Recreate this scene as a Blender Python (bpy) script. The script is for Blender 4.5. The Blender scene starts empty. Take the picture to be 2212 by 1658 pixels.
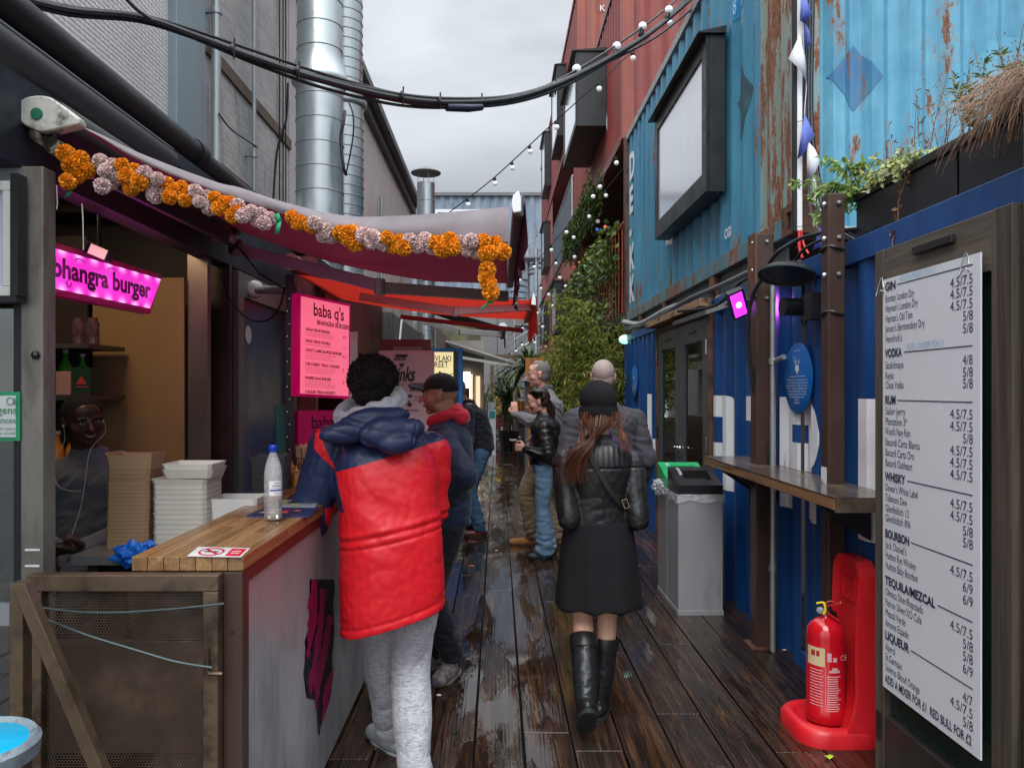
import bpy,bmesh,math,random
import numpy as np
from mathutils import Vector,Matrix,noise
R=math.radians
rng=random.Random(7)
SC=bpy.context.scene
COL=SC.collection

# ---------------------------------------------------------------- camera, sky, sun, exposure
cd=bpy.data.cameras.new('camera')
cd.sensor_width=36.0
cd.lens=36.0*1660/2212
cd.shift_x=31/2212
cd.shift_y=14/2212
cd.clip_start=0.05
cd.clip_end=500
cam=bpy.data.objects.new('camera',cd)
cam.location=(0,0,1.6)
cam.rotation_euler=(R(90),0,0)
COL.objects.link(cam)
SC.camera=cam

SUN_EL,SUN_AZ=R(52),R(196)
w=bpy.data.worlds.new('World');SC.world=w;w.use_nodes=True
nt=w.node_tree;nt.nodes.clear()
def N(nt,typ,**kw):
	n=nt.nodes.new(typ)
	for k,v in kw.items():
		if k.startswith('i_'):
			n.inputs[k[2:].replace('_',' ')].default_value=v
		elif k.startswith('n_'):
			n.inputs[int(k[2:])].default_value=v
		else:setattr(n,k,v)
	return n
L=lambda nt,a,b:nt.links.new(a,b)
out=N(nt,'ShaderNodeOutputWorld');bg=N(nt,'ShaderNodeBackground')
sky=N(nt,'ShaderNodeTexSky');sky.sky_type='NISHITA';sky.sun_disc=False
sky.sun_elevation=SUN_EL;sky.sun_rotation=SUN_AZ
tc=N(nt,'ShaderNodeTexCoord')
mp=N(nt,'ShaderNodeMapping');mp.inputs['Scale'].default_value=(1,1,2.2);L(nt,tc.outputs['Generated'],mp.inputs['Vector'])
ns=N(nt,'ShaderNodeTexNoise',i_Scale=2.3,i_Detail=6,i_Roughness=.55,i_Distortion=.4);L(nt,mp.outputs[0],ns.inputs['Vector'])
sep=N(nt,'ShaderNodeSeparateXYZ');L(nt,tc.outputs['Generated'],sep.inputs[0])
# overcast: brighter towards the zenith, cloud texture over it
mr=N(nt,'ShaderNodeMapRange');mr.inputs['From Min'].default_value=0.1;mr.inputs['From Max'].default_value=.62
mr.inputs['To Min'].default_value=.30;mr.inputs['To Max'].default_value=.86;L(nt,sep.outputs['Z'],mr.inputs['Value'])
mz=N(nt,'ShaderNodeMapRange');mz.inputs['From Min'].default_value=.5;mz.inputs['From Max'].default_value=1;mz.inputs['To Min'].default_value=0;mz.inputs['To Max'].default_value=1.7;L(nt,sep.outputs['Z'],mz.inputs['Value'])
# brighter cloud towards the hidden sun, behind the viewer
dp_=N(nt,'ShaderNodeVectorMath',operation='DOT_PRODUCT');dp_.inputs[1].default_value=(math.sin(SUN_AZ)*math.cos(SUN_EL),math.cos(SUN_AZ)*math.cos(SUN_EL),math.sin(SUN_EL));L(nt,tc.outputs['Generated'],dp_.inputs[0])
ms_=N(nt,'ShaderNodeMapRange');ms_.inputs['From Min'].default_value=.2;ms_.inputs['From Max'].default_value=1;ms_.inputs['To Max'].default_value=1.3;L(nt,dp_.outputs['Value'],ms_.inputs['Value'])
ad_=N(nt,'ShaderNodeMath',operation='ADD');L(nt,mz.outputs[0],ad_.inputs[0]);L(nt,ms_.outputs[0],ad_.inputs[1])
ad2=N(nt,'ShaderNodeMath',operation='ADD');L(nt,mr.outputs[0],ad2.inputs[0]);L(nt,ad_.outputs[0],ad2.inputs[1]);mr=ad2
nr=N(nt,'ShaderNodeMapRange');nr.inputs['From Min'].default_value=.3;nr.inputs['From Max'].default_value=.7
nr.inputs['To Min'].default_value=.66;nr.inputs['To Max'].default_value=1.30;L(nt,ns.outputs[0],nr.inputs['Value'])
mu=N(nt,'ShaderNodeMath',operation='MULTIPLY');L(nt,mr.outputs[0],mu.inputs[0]);L(nt,nr.outputs[0],mu.inputs[1])
cc=N(nt,'ShaderNodeCombineColor')
for k,f in enumerate((.95,1.0,1.06)):
	m_=N(nt,'ShaderNodeMath',operation='MULTIPLY');m_.inputs[1].default_value=f;L(nt,mu.outputs[0],m_.inputs[0]);L(nt,m_.outputs[0],cc.inputs[k])
sm=N(nt,'ShaderNodeVectorMath',operation='SCALE');sm.inputs['Scale'].default_value=.1;L(nt,sky.outputs[0],sm.inputs[0])
mx=N(nt,'ShaderNodeMix',data_type='RGBA');mx.inputs[0].default_value=.9
L(nt,sm.outputs[0],mx.inputs[6]);L(nt,cc.outputs[0],mx.inputs[7])
L(nt,mx.outputs[2],bg.inputs[0]);bg.inputs[1].default_value=1.0;L(nt,bg.outputs[0],out.inputs[0])

sl=bpy.data.lights.new('sun','SUN');sl.energy=1.5;sl.angle=R(35);sl.color=(1,.97,.93)
so=bpy.data.objects.new('sun',sl);COL.objects.link(so)
_d=Vector((math.sin(SUN_AZ)*math.cos(SUN_EL),math.cos(SUN_AZ)*math.cos(SUN_EL),math.sin(SUN_EL)))
so.rotation_euler=_d.to_track_quat('Z','Y').to_euler();so.location=_d*50
SC.view_settings.view_transform='Standard';SC.view_settings.look='None'
SC.view_settings.exposure=0.35;SC.view_settings.gamma=1
SC.render.engine='CYCLES'
SC.cycles.max_bounces=7;SC.cycles.diffuse_bounces=3;SC.cycles.glossy_bounces=4
SC.cycles.transparent_max_bounces=12;SC.cycles.transmission_bounces=6
SC.cycles.use_denoising=True
SC.cycles.sample_clamp_indirect=4

# ---------------------------------------------------------------- photo geometry (2212 x 1658 px)
def P(u,v,Y):return Vector(((u-1075)/1660*Y,Y,1.6+(843-v)/1660*Y))
def PX(u,v,X):return P(u,v,X*1660/(u-1075))
def PZ(u,v,Z):return P(u,v,(Z-1.6)*1660/(843-v))
def YX(u,X):return X*1660/(u-1075)

# ---------------------------------------------------------------- tags
def tag(o,label=None,cat=None,group=None,kind=None,category=None):
	cat=cat or category
	if label:o['label']=label
	if cat:o['category']=cat
	if group:o['group']=group
	if kind:o['kind']=kind
	return o
def empty(name,loc=(0,0,0),label=None,cat=None,group=None,rz=0):
	o=bpy.data.objects.new(name,None);o.empty_display_size=.1
	o.location=loc;o.rotation_euler=(0,0,rz);COL.objects.link(o)
	return tag(o,label,cat,group)
def kids(o):return[c for c in bpy.data.objects if c.parent==o]
def copy_tree(o,parent=None,ch=None):
	c=o.copy();COL.objects.link(c);c.parent=parent
	for k in kids(o):copy_tree(k,c)
	return c
def abs_loc(o):
	v=Vector((0,0,0))
	while o:v+=o.location;o=o.parent
	return v

# ---------------------------------------------------------------- mesh builder
def smooth_path(pts,n=6):
	pts=[Vector(p)for p in pts]
	if len(pts)<3:return pts
	o=[]
	for i in range(len(pts)-1):
		p0=pts[max(i-1,0)];p1=pts[i];p2=pts[i+1];p3=pts[min(i+2,len(pts)-1)]
		for k in range(n):
			t=k/n
			o.append(.5*((2*p1)+(p2-p0)*t+(2*p0-5*p1+4*p2-p3)*t*t+(3*p1-p0-3*p2+p3)*t**3))
	o.append(pts[-1]);return o

class MB:
	def __init__(s):s.v=[];s.f=[];s.mi=[];s.r=[];s.cur=0;s.rnd=0.0
	def add(s,vs,fs,m=None,r=None):
		b=len(s.v);s.v+=[Vector(x)for x in vs]
		for f in fs:
			s.f.append(tuple(b+i for i in f));s.mi.append(s.cur if m is None else m);s.r.append(s.rnd if r is None else r)
		return s
	def box(s,a,b,m=None,r=None):
		x0,y0,z0=(min(a[i],b[i])for i in range(3));x1,y1,z1=(max(a[i],b[i])for i in range(3))
		s.add([(x0,y0,z0),(x1,y0,z0),(x1,y1,z0),(x0,y1,z0),(x0,y0,z1),(x1,y0,z1),(x1,y1,z1),(x0,y1,z1)],
			  [(0,3,2,1),(4,5,6,7),(0,1,5,4),(1,2,6,5),(2,3,7,6),(3,0,4,7)],m,r);return s
	def obox(s,c,size,M,m=None,r=None):
		c=Vector(c);h=Vector(size)*.5
		vs=[c+M@Vector((sx*h.x,sy*h.y,sz*h.z))for sz in(-1,1)for sx,sy in((-1,-1),(1,-1),(1,1),(-1,1))]
		s.add(vs,[(0,3,2,1),(4,5,6,7),(0,1,5,4),(1,2,6,5),(2,3,7,6),(3,0,4,7)],m,r);return s
	def bar(s,a,b,w_,h_,up=(0,0,1),m=None):
		a=Vector(a);b=Vector(b);y=(b-a).normalized();x=y.cross(Vector(up))
		if x.length<1e-4:x=y.cross(Vector((1,0,0)))
		x.normalize();z=x.cross(y)
		M=Matrix((x,y,z)).transposed()
		return s.obox((a+b)/2,(w_,(b-a).length,h_),M,m)
	def quad(s,a,b,c,d,m=None,r=None):s.add([a,b,c,d],[(0,1,2,3)],m,r);return s
	def tube(s,pts,r,n=8,m=None,cap=True):
		pts=[Vector(p)for p in pts];rs=r if isinstance(r,(list,tuple))else[r]*len(pts)
		t=(pts[1]-pts[0]).normalized();ref=Vector((0,0,1))if abs(t.z)<.9 else Vector((1,0,0))
		x=t.cross(ref).normalized();vs=[]
		for i,p in enumerate(pts):
			t=(pts[min(i+1,len(pts)-1)]-pts[max(i-1,0)])
			if t.length<1e-9:t=Vector((0,0,1))
			t.normalize();x=(x-t*x.dot(t))
			if x.length<1e-6:x=t.orthogonal()
			x.normalize();y=t.cross(x)
			for k in range(n):
				a=2*math.pi*k/n;vs.append(p+(x*math.cos(a)+y*math.sin(a))*rs[i])
		fs=[(i*n+k,i*n+(k+1)%n,(i+1)*n+(k+1)%n,(i+1)*n+k)for i in range(len(pts)-1)for k in range(n)]
		if cap:fs+=[tuple(range(n-1,-1,-1)),tuple((len(pts)-1)*n+k for k in range(n))]
		s.add(vs,fs,m);return s
	def lathe(s,c,prof,n=24,axis=None,m=None):
		"""prof: (radius, height) along +Z (or axis) from c"""
		c=Vector(c);M=(Vector(axis).to_track_quat('Z','Y').to_matrix()if axis is not None else Matrix.Identity(3))
		vs=[];
		for r_,h in prof:
			for k in range(n):
				a=2*math.pi*k/n;vs.append(c+M@Vector((r_*math.cos(a),r_*math.sin(a),h)))
		q=len(prof)
		fs=[(i*n+k,i*n+(k+1)%n,(i+1)*n+(k+1)%n,(i+1)*n+k)for i in range(q-1)for k in range(n)]
		fs+=[tuple(range(n-1,-1,-1)),tuple((q-1)*n+k for k in range(n))]
		s.add(vs,fs,m);return s
	def ball(s,c,r,n=12,m=None,sc=(1,1,1),M=None):
		c=Vector(c);vs=[];M=M or Matrix.Identity(3);q=max(n//2,3)
		for i in range(1,q):
			th=math.pi*i/q
			for k in range(n):
				a=2*math.pi*k/n
				vs.append(c+M@Vector((r*sc[0]*math.sin(th)*math.cos(a),r*sc[1]*math.sin(th)*math.sin(a),r*sc[2]*math.cos(th))))
		vs+=[c+M@Vector((0,0,r*sc[2])),c+M@Vector((0,0,-r*sc[2]))]
		T=len(vs)-2;B=T+1
		fs=[(i*n+k,(i+1)*n+k,(i+1)*n+(k+1)%n,i*n+(k+1)%n)for i in range(q-2)for k in range(n)]
		fs+=[(T,k,(k+1)%n)for k in range(n)]+[((q-2)*n+k,B,(q-2)*n+(k+1)%n)for k in range(n)]
		s.add(vs,fs,m);return s
	def prism(s,poly,ax_o,ax_u,ax_v,thick,m=None):
		"""poly of (a,b) in plane (o,u,v), extruded by vector thick"""
		o=Vector(ax_o);u=Vector(ax_u);v=Vector(ax_v);t=Vector(thick);n=len(poly)
		vs=[o+u*a+v*b for a,b in poly]+[o+u*a+v*b+t for a,b in poly]
		fs=[tuple(range(n))[::-1],tuple(range(n,2*n))]+[(k,(k+1)%n,n+(k+1)%n,n+k)for k in range(n)]
		s.add(vs,fs,m);return s
	def ring(s,c,ro,ri,h,n=32,axis=None,m=None):
		return s.lathe_open(c,[(ri,0),(ro,0),(ro,h),(ri,h),(ri,0)],n,axis,m)
	def lathe_open(s,c,prof,n=24,axis=None,m=None):
		c=Vector(c);M=(Vector(axis).to_track_quat('Z','Y').to_matrix()if axis is not None else Matrix.Identity(3))
		vs=[c+M@Vector((r_*math.cos(2*math.pi*k/n),r_*math.sin(2*math.pi*k/n),h))for r_,h in prof for k in range(n)]
		s.add(vs,[(i*n+k,i*n+(k+1)%n,(i+1)*n+(k+1)%n,(i+1)*n+k)for i in range(len(prof)-1)for k in range(n)],m);return s
	def grid(s,fn,nu,nv,m=None,close_u=False):
		vs=[fn(i/nu,j/nv)for j in range(nv+1)for i in range(nu+1)]
		s.add(vs,[(j*(nu+1)+i,j*(nu+1)+i+1,(j+1)*(nu+1)+i+1,(j+1)*(nu+1)+i)for j in range(nv)for i in range(nu)],m);return s
	def build(s,name,mats,parent=None,loc=None,bevel=0,sub=0,smooth=40,solid=0,**tags):
		me=bpy.data.meshes.new(name)
		if parent is not None:off=abs_loc(parent)if loc is None else Vector(loc)
		else:off=Vector(loc)if loc is not None and loc!='base' else Vector((0,0,0))
		if isinstance(loc,str):
			xs=[v.x for v in s.v];ys=[v.y for v in s.v];zs=[v.z for v in s.v]
			off=Vector(((min(xs)+max(xs))/2,(min(ys)+max(ys))/2,min(zs)))
		me.from_pydata([v-off for v in s.v],[],s.f)
		mats=mats if isinstance(mats,(list,tuple))else[mats]
		for m in mats:me.materials.append(m)
		me.polygons.foreach_set('material_index',s.mi)
		if any(s.r):
			at=me.attributes.new('rnd','FLOAT','FACE');at.data.foreach_set('value',s.r)
		if smooth:
			me.shade_smooth();me.set_sharp_from_angle(angle=R(smooth))
		me.validate();me.update()
		o=bpy.data.objects.new(name,me);COL.objects.link(o)
		if parent is not None:o.parent=parent
		else:o.location=off
		if bevel:
			b=o.modifiers.new('Bevel','BEVEL');b.width=bevel;b.segments=2;b.limit_method='ANGLE';b.angle_limit=R(50)
			b.harden_normals=True
		if solid:
			b=o.modifiers.new('Solidify','SOLIDIFY');b.thickness=solid;b.offset=0
		if sub:
			b=o.modifiers.new('Subdivision','SUBSURF');b.levels=sub;b.render_levels=sub
		return tag(o,**tags)

# local-coordinate build under an empty at loc: use loc=(0,0,0)
def LB(mb,name,mats,parent,**k):return mb.build(name,mats,parent,loc=(0,0,0),**k)

_fc={}
def text_mesh(txt,size=1.0,sx=1.0,bold=0.0,align='LEFT',extrude=0.0,shear=0,spacing=1.0):
	"""verts, faces of a text laid in the XY plane"""
	key=(txt,size,sx,bold,align,extrude,shear,spacing)
	if key in _fc:return _fc[key]
	cu=bpy.data.curves.new('lettering','FONT');cu.body=txt;cu.size=size;cu.offset=bold;cu.align_x=align
	cu.extrude=extrude;cu.resolution_u=3;cu.shear=shear;cu.space_character=spacing;cu.fill_mode='FRONT' if not extrude else 'BOTH'
	ob=bpy.data.objects.new('lettering',cu);COL.objects.link(ob)
	dg=bpy.context.evaluated_depsgraph_get();me=bpy.data.meshes.new_from_object(ob.evaluated_get(dg))
	vs=[Vector((v.co.x*sx,v.co.y,v.co.z))for v in me.vertices];fs=[tuple(p.vertices)for p in me.polygons]
	bpy.data.objects.remove(ob);bpy.data.curves.remove(cu);bpy.data.meshes.remove(me)
	_fc[key]=(vs,fs);return vs,fs
def put_text(mb,txt,o,u,v,size,m=None,off=.002,fit=None,**k):
	"""lay text in plane with origin o, unit right u, unit up v"""
	vs,fs=text_mesh(txt,size,**k)
	if not vs:return
	if fit:
		wd=max(p.x for p in vs)-min(p.x for p in vs)
		if wd>0:vs=[Vector((p.x*fit/wd,p.y,p.z))for p in vs]
	o=Vector(o);u=Vector(u);v=Vector(v);n=u.cross(v).normalized()
	mb.add([o+u*p.x+v*p.y+n*(off+p.z)for p in vs],fs,m)

# ---------------------------------------------------------------- materials
def newmat(name):
	m=bpy.data.materials.new(name);m.use_nodes=True;nt=m.node_tree;nt.nodes.clear()
	o=N(nt,'ShaderNodeOutputMaterial');b=N(nt,'ShaderNodeBsdfPrincipled');L(nt,b.outputs[0],o.inputs[0])
	return m,nt,b
def ramp(nt,src,stops,interp='LINEAR'):
	r=N(nt,'ShaderNodeValToRGB');L(nt,src,r.inputs[0]);e=r.color_ramp.elements;r.color_ramp.interpolation=interp
	while len(e)<len(stops):e.new(.5)
	for k,(p,c)in enumerate(stops):e[k].position=p;e[k].color=(c if len(c)==4 else(*c,1))if hasattr(c,'__len__')else(c,c,c,1)
	return r
def coords(nt,scale=(1,1,1),rot=(0,0,0),world=False):
	if world:
		t=N(nt,'ShaderNodeNewGeometry');src=t.outputs['Position']
	else:
		t=N(nt,'ShaderNodeTexCoord');src=t.outputs['Object']
	mpp=N(nt,'ShaderNodeMapping');mpp.inputs['Scale'].default_value=scale;mpp.inputs['Rotation'].default_value=rot
	L(nt,src,mpp.inputs['Vector']);return mpp.outputs[0]
def mixc(nt,f,a,b,mode='MIX'):
	m=N(nt,'ShaderNodeMix',data_type='RGBA',blend_type=mode)
	for i,x in((0,f),(6,a),(7,b)):
		if hasattr(x,'is_output'):L(nt,x,m.inputs[i])
		elif i==0:m.inputs[0].default_value=x
		else:m.inputs[i].default_value=(*x[:3],1)
	return m.outputs[2]
def math_(nt,op,a,b=None):
	m=N(nt,'ShaderNodeMath',operation=op)
	for i,x in enumerate((a,b)):
		if x is None:continue
		if hasattr(x,'is_output'):L(nt,x,m.inputs[i])
		else:m.inputs[i].default_value=x
	return m.outputs[0]
def mrange(nt,s,a,b,c,d):
	m=N(nt,'ShaderNodeMapRange');L(nt,s,m.inputs[0])
	for i,x in enumerate((a,b,c,d)):m.inputs[i+1].default_value=x
	return m.outputs[0]
def bump(nt,b,h,strength=.3,dist=.01):
	bp=N(nt,'ShaderNodeBump');bp.inputs['Strength'].default_value=strength;bp.inputs['Distance'].default_value=dist
	L(nt,h,bp.inputs['Height']);L(nt,bp.outputs[0],b.inputs['Normal'])
_mc={}
def M(name,c=(.5,.5,.5),rough=.5,metal=0.0,var=.15,vs=4.0,bmp=.1,bs=60.0,bd=.004,stretch=(1,1,1),dirt=None,dirt_s=2.0,dirt_lo=.55,dirt_hi=.7,
	  spec=.5,coat=0,sheen=0,rvar=.1,emit=None,es=0,trans=0,alpha=1,world=False,ior=1.45,sss=0,rnd=0):
	if name in _mc:return _mc[name]
	m,nt,b=newmat(name);co=coords(nt,stretch,world=world)
	n1=N(nt,'ShaderNodeTexNoise',i_Scale=vs,i_Detail=5,i_Roughness=.6);L(nt,co,n1.inputs['Vector'])
	f=mrange(nt,n1.outputs[0],.3,.7,1-var,1+var)
	if rnd:
		a=N(nt,'ShaderNodeAttribute',attribute_name='rnd');f=math_(nt,'MULTIPLY',f,mrange(nt,a.outputs['Fac'],0,1,1-rnd,1+rnd))
	vm=N(nt,'ShaderNodeVectorMath',operation='SCALE');vm.inputs[0].default_value=c;L(nt,f,vm.inputs['Scale']);colr=vm.outputs[0]
	if dirt:
		n3=N(nt,'ShaderNodeTexNoise',i_Scale=dirt_s,i_Detail=8,i_Roughness=.68);L(nt,co,n3.inputs['Vector'])
		fac=mrange(nt,n3.outputs[0],dirt_lo,dirt_hi,0,1);colr=mixc(nt,fac,colr,dirt)
	L(nt,colr,b.inputs['Base Color'])
	n2=N(nt,'ShaderNodeTexNoise',i_Scale=bs,i_Detail=4);L(nt,co,n2.inputs['Vector'])
	L(nt,mrange(nt,n1.outputs[0],.3,.7,max(0,rough-rvar),min(1,rough+rvar)),b.inputs['Roughness'])
	if bmp:bump(nt,b,n2.outputs[0],bmp,bd)
	b.inputs['Metallic'].default_value=metal;b.inputs['Specular IOR Level'].default_value=spec;b.inputs['IOR'].default_value=ior
	b.inputs['Coat Weight'].default_value=coat;b.inputs['Coat Roughness'].default_value=.1
	b.inputs['Sheen Weight'].default_value=sheen;b.inputs['Transmission Weight'].default_value=trans;b.inputs['Alpha'].default_value=alpha
	if sss:b.inputs['Subsurface Weight'].default_value=sss;b.inputs['Subsurface Radius'].default_value=(.02,.008,.004)
	if emit:b.inputs['Emission Color'].default_value=(*emit,1);b.inputs['Emission Strength'].default_value=es
	_mc[name]=m;return m

def container_paint(name,c1,c2,c3=None,rust=.5,streak=1.0,rust_lo=.58,rough=.42,patch=0.3,world=True):
	"""painted corrugated steel: faded patches, vertical streaks, rust that runs down"""
	m,nt,b=newmat(name)
	co=coords(nt,(1,1,1),world=world);cs=coords(nt,(5,5,.5),world=world);cf=coords(nt,(1,1,.25),world=world)
	n1=N(nt,'ShaderNodeTexNoise',i_Scale=1.3,i_Detail=6,i_Roughness=.6);L(nt,co,n1.inputs['Vector'])
	n2=N(nt,'ShaderNodeTexNoise',i_Scale=2.2,i_Detail=5,i_Roughness=.65);L(nt,cs,n2.inputs['Vector'])
	col=mixc(nt,mrange(nt,n1.outputs[0],.4,.62,0,1),c1,c2)
	col=mixc(nt,mrange(nt,n2.outputs[0],.42,.7,0,.55*streak),col,c3 or tuple(x*.6 for x in c1))
	# square-ish repaint patches
	vo=N(nt,'ShaderNodeTexVoronoi',i_Scale=1.4,distance='CHEBYCHEV');L(nt,co,vo.inputs['Vector'])
	sx=N(nt,'ShaderNodeSeparateColor');L(nt,vo.outputs['Color'],sx.inputs[0])
	col=mixc(nt,mrange(nt,sx.outputs[0],.6,.62,0,patch),col,c2)
	# rust
	n3=N(nt,'ShaderNodeTexNoise',i_Scale=5,i_Detail=9,i_Roughness=.72);L(nt,cf,n3.inputs['Vector'])
	n4=N(nt,'ShaderNodeTexNoise',i_Scale=34,i_Detail=6,i_Roughness=.7);L(nt,co,n4.inputs['Vector'])
	rr=math_(nt,'ADD',n3.outputs[0],mrange(nt,n4.outputs[0],0,1,-.07,.07))
	rm=mrange(nt,rr,rust_lo,rust_lo+.02,0,1);rh=mrange(nt,rr,rust_lo-.05,rust_lo,0,.35)
	rc=ramp(nt,n4.outputs[0],[(.3,(.05,.02,.012)),(.5,(.16,.06,.025)),(.7,(.30,.13,.06))])
	col=mixc(nt,math_(nt,'MULTIPLY',rh,rust),col,(.22,.14,.07));col=mixc(nt,math_(nt,'MULTIPLY',rm,min(1,rust*1.6)),col,rc.outputs[0])
	L(nt,col,b.inputs['Base Color'])
	L(nt,math_(nt,'ADD',mrange(nt,rm,0,1,rough,.85),mrange(nt,n1.outputs[0],.3,.7,-.1,.1)),b.inputs['Roughness'])
	n5=N(nt,'ShaderNodeTexNoise',i_Scale=3,i_Detail=3);L(nt,co,n5.inputs['Vector'])
	bump(nt,b,math_(nt,'ADD',math_(nt,'MULTIPLY',n4.outputs[0],.12),math_(nt,'ADD',n5.outputs[0],math_(nt,'MULTIPLY',rm,-.06))),.45,.015)
	_mc[name]=m;return m

def foliage(name,c1,c2,c3=None):
	m,nt,b=newmat(name);a=N(nt,'ShaderNodeAttribute',attribute_name='rnd')
	r=ramp(nt,a.outputs['Fac'],[(0,c1),(.6,c2),(1,c3 or c2)]);L(nt,r.outputs[0],b.inputs['Base Color'])
	b.inputs['Roughness'].default_value=.45;b.inputs['Subsurface Weight'].default_value=0
	tr=N(nt,'ShaderNodeBsdfTranslucent');L(nt,r.outputs[0],tr.inputs[0]);ms=N(nt,'ShaderNodeMixShader');ms.inputs[0].default_value=.3
	o=[n for n in nt.nodes if n.type=='OUTPUT_MATERIAL'][0];L(nt,b.outputs[0],ms.inputs[1]);L(nt,tr.outputs[0],ms.inputs[2]);L(nt,ms.outputs[0],o.inputs[0])
	_mc[name]=m;return m

def glass(name,tint=(.8,.85,.85),rough=.02,mixf=.25,base=(.02,.025,.03)):
	"""window pane: clear transmission with mirror reflection"""
	m,nt,b=newmat(name);o=[n for n in nt.nodes if n.type=='OUTPUT_MATERIAL'][0];nt.nodes.remove(b)
	t=N(nt,'ShaderNodeBsdfTransparent');t.inputs[0].default_value=(*tint,1);g=N(nt,'ShaderNodeBsdfGlossy');g.inputs['Roughness'].default_value=rough
	fr=N(nt,'ShaderNodeFresnel');fr.inputs[0].default_value=1.5;f=math_(nt,'ADD',fr.outputs[0],mixf-.04)
	ms=N(nt,'ShaderNodeMixShader');L(nt,f,ms.inputs[0]);L(nt,t.outputs[0],ms.inputs[1]);L(nt,g.outputs[0],ms.inputs[2]);L(nt,ms.outputs[0],o.inputs[0])
	_mc[name]=m;return m

def wood(name,c1,c2,c3,axis='Y',sc=1.0,rough=.5,wet=0,rnd=.25,world=False,scr=.5,spec=.5):
	"""grain runs along axis; rnd = per-board variation from face attribute"""
	m,nt,b=newmat(name);st={'X':(.35,9,9),'Y':(9,.35,9),'Z':(9,9,.35)}[axis];st=tuple(x*sc for x in st)
	a=N(nt,'ShaderNodeAttribute',attribute_name='rnd')
	co0=coords(nt,st,world=world);ad=N(nt,'ShaderNodeVectorMath',operation='ADD');L(nt,co0,ad.inputs[0])
	sc_=N(nt,'ShaderNodeVectorMath',operation='SCALE');sc_.inputs[0].default_value=(37,53,71);L(nt,a.outputs['Fac'],sc_.inputs['Scale']);L(nt,sc_.outputs[0],ad.inputs[1])
	co=ad.outputs[0]
	n1=N(nt,'ShaderNodeTexNoise',i_Scale=3.2,i_Detail=8,i_Roughness=.7,i_Distortion=.6);L(nt,co,n1.inputs['Vector'])
	n2=N(nt,'ShaderNodeTexNoise',i_Scale=14,i_Detail=4,i_Roughness=.6);L(nt,co,n2.inputs['Vector'])
	r=ramp(nt,n1.outputs[0],[(.3,c1),(.5,c2),(.72,c3)])
	f=math_(nt,'MULTIPLY',mrange(nt,a.outputs['Fac'],0,1,1-rnd,1+rnd),mrange(nt,n2.outputs[0],.3,.7,.8,1.15))
	vm=N(nt,'ShaderNodeVectorMath',operation='SCALE');L(nt,r.outputs[0],vm.inputs[0]);L(nt,f,vm.inputs['Scale'])
	L(nt,vm.outputs[0],b.inputs['Base Color']);b.inputs['Specular IOR Level'].default_value=spec
	L(nt,mrange(nt,n1.outputs[0],.3,.7,rough-.12,rough+.12),b.inputs['Roughness'])
	bump(nt,b,math_(nt,'ADD',n1.outputs[0],math_(nt,'MULTIPLY',n2.outputs[0],.4)),.35,.004)
	_mc[name]=m;return m

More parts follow.
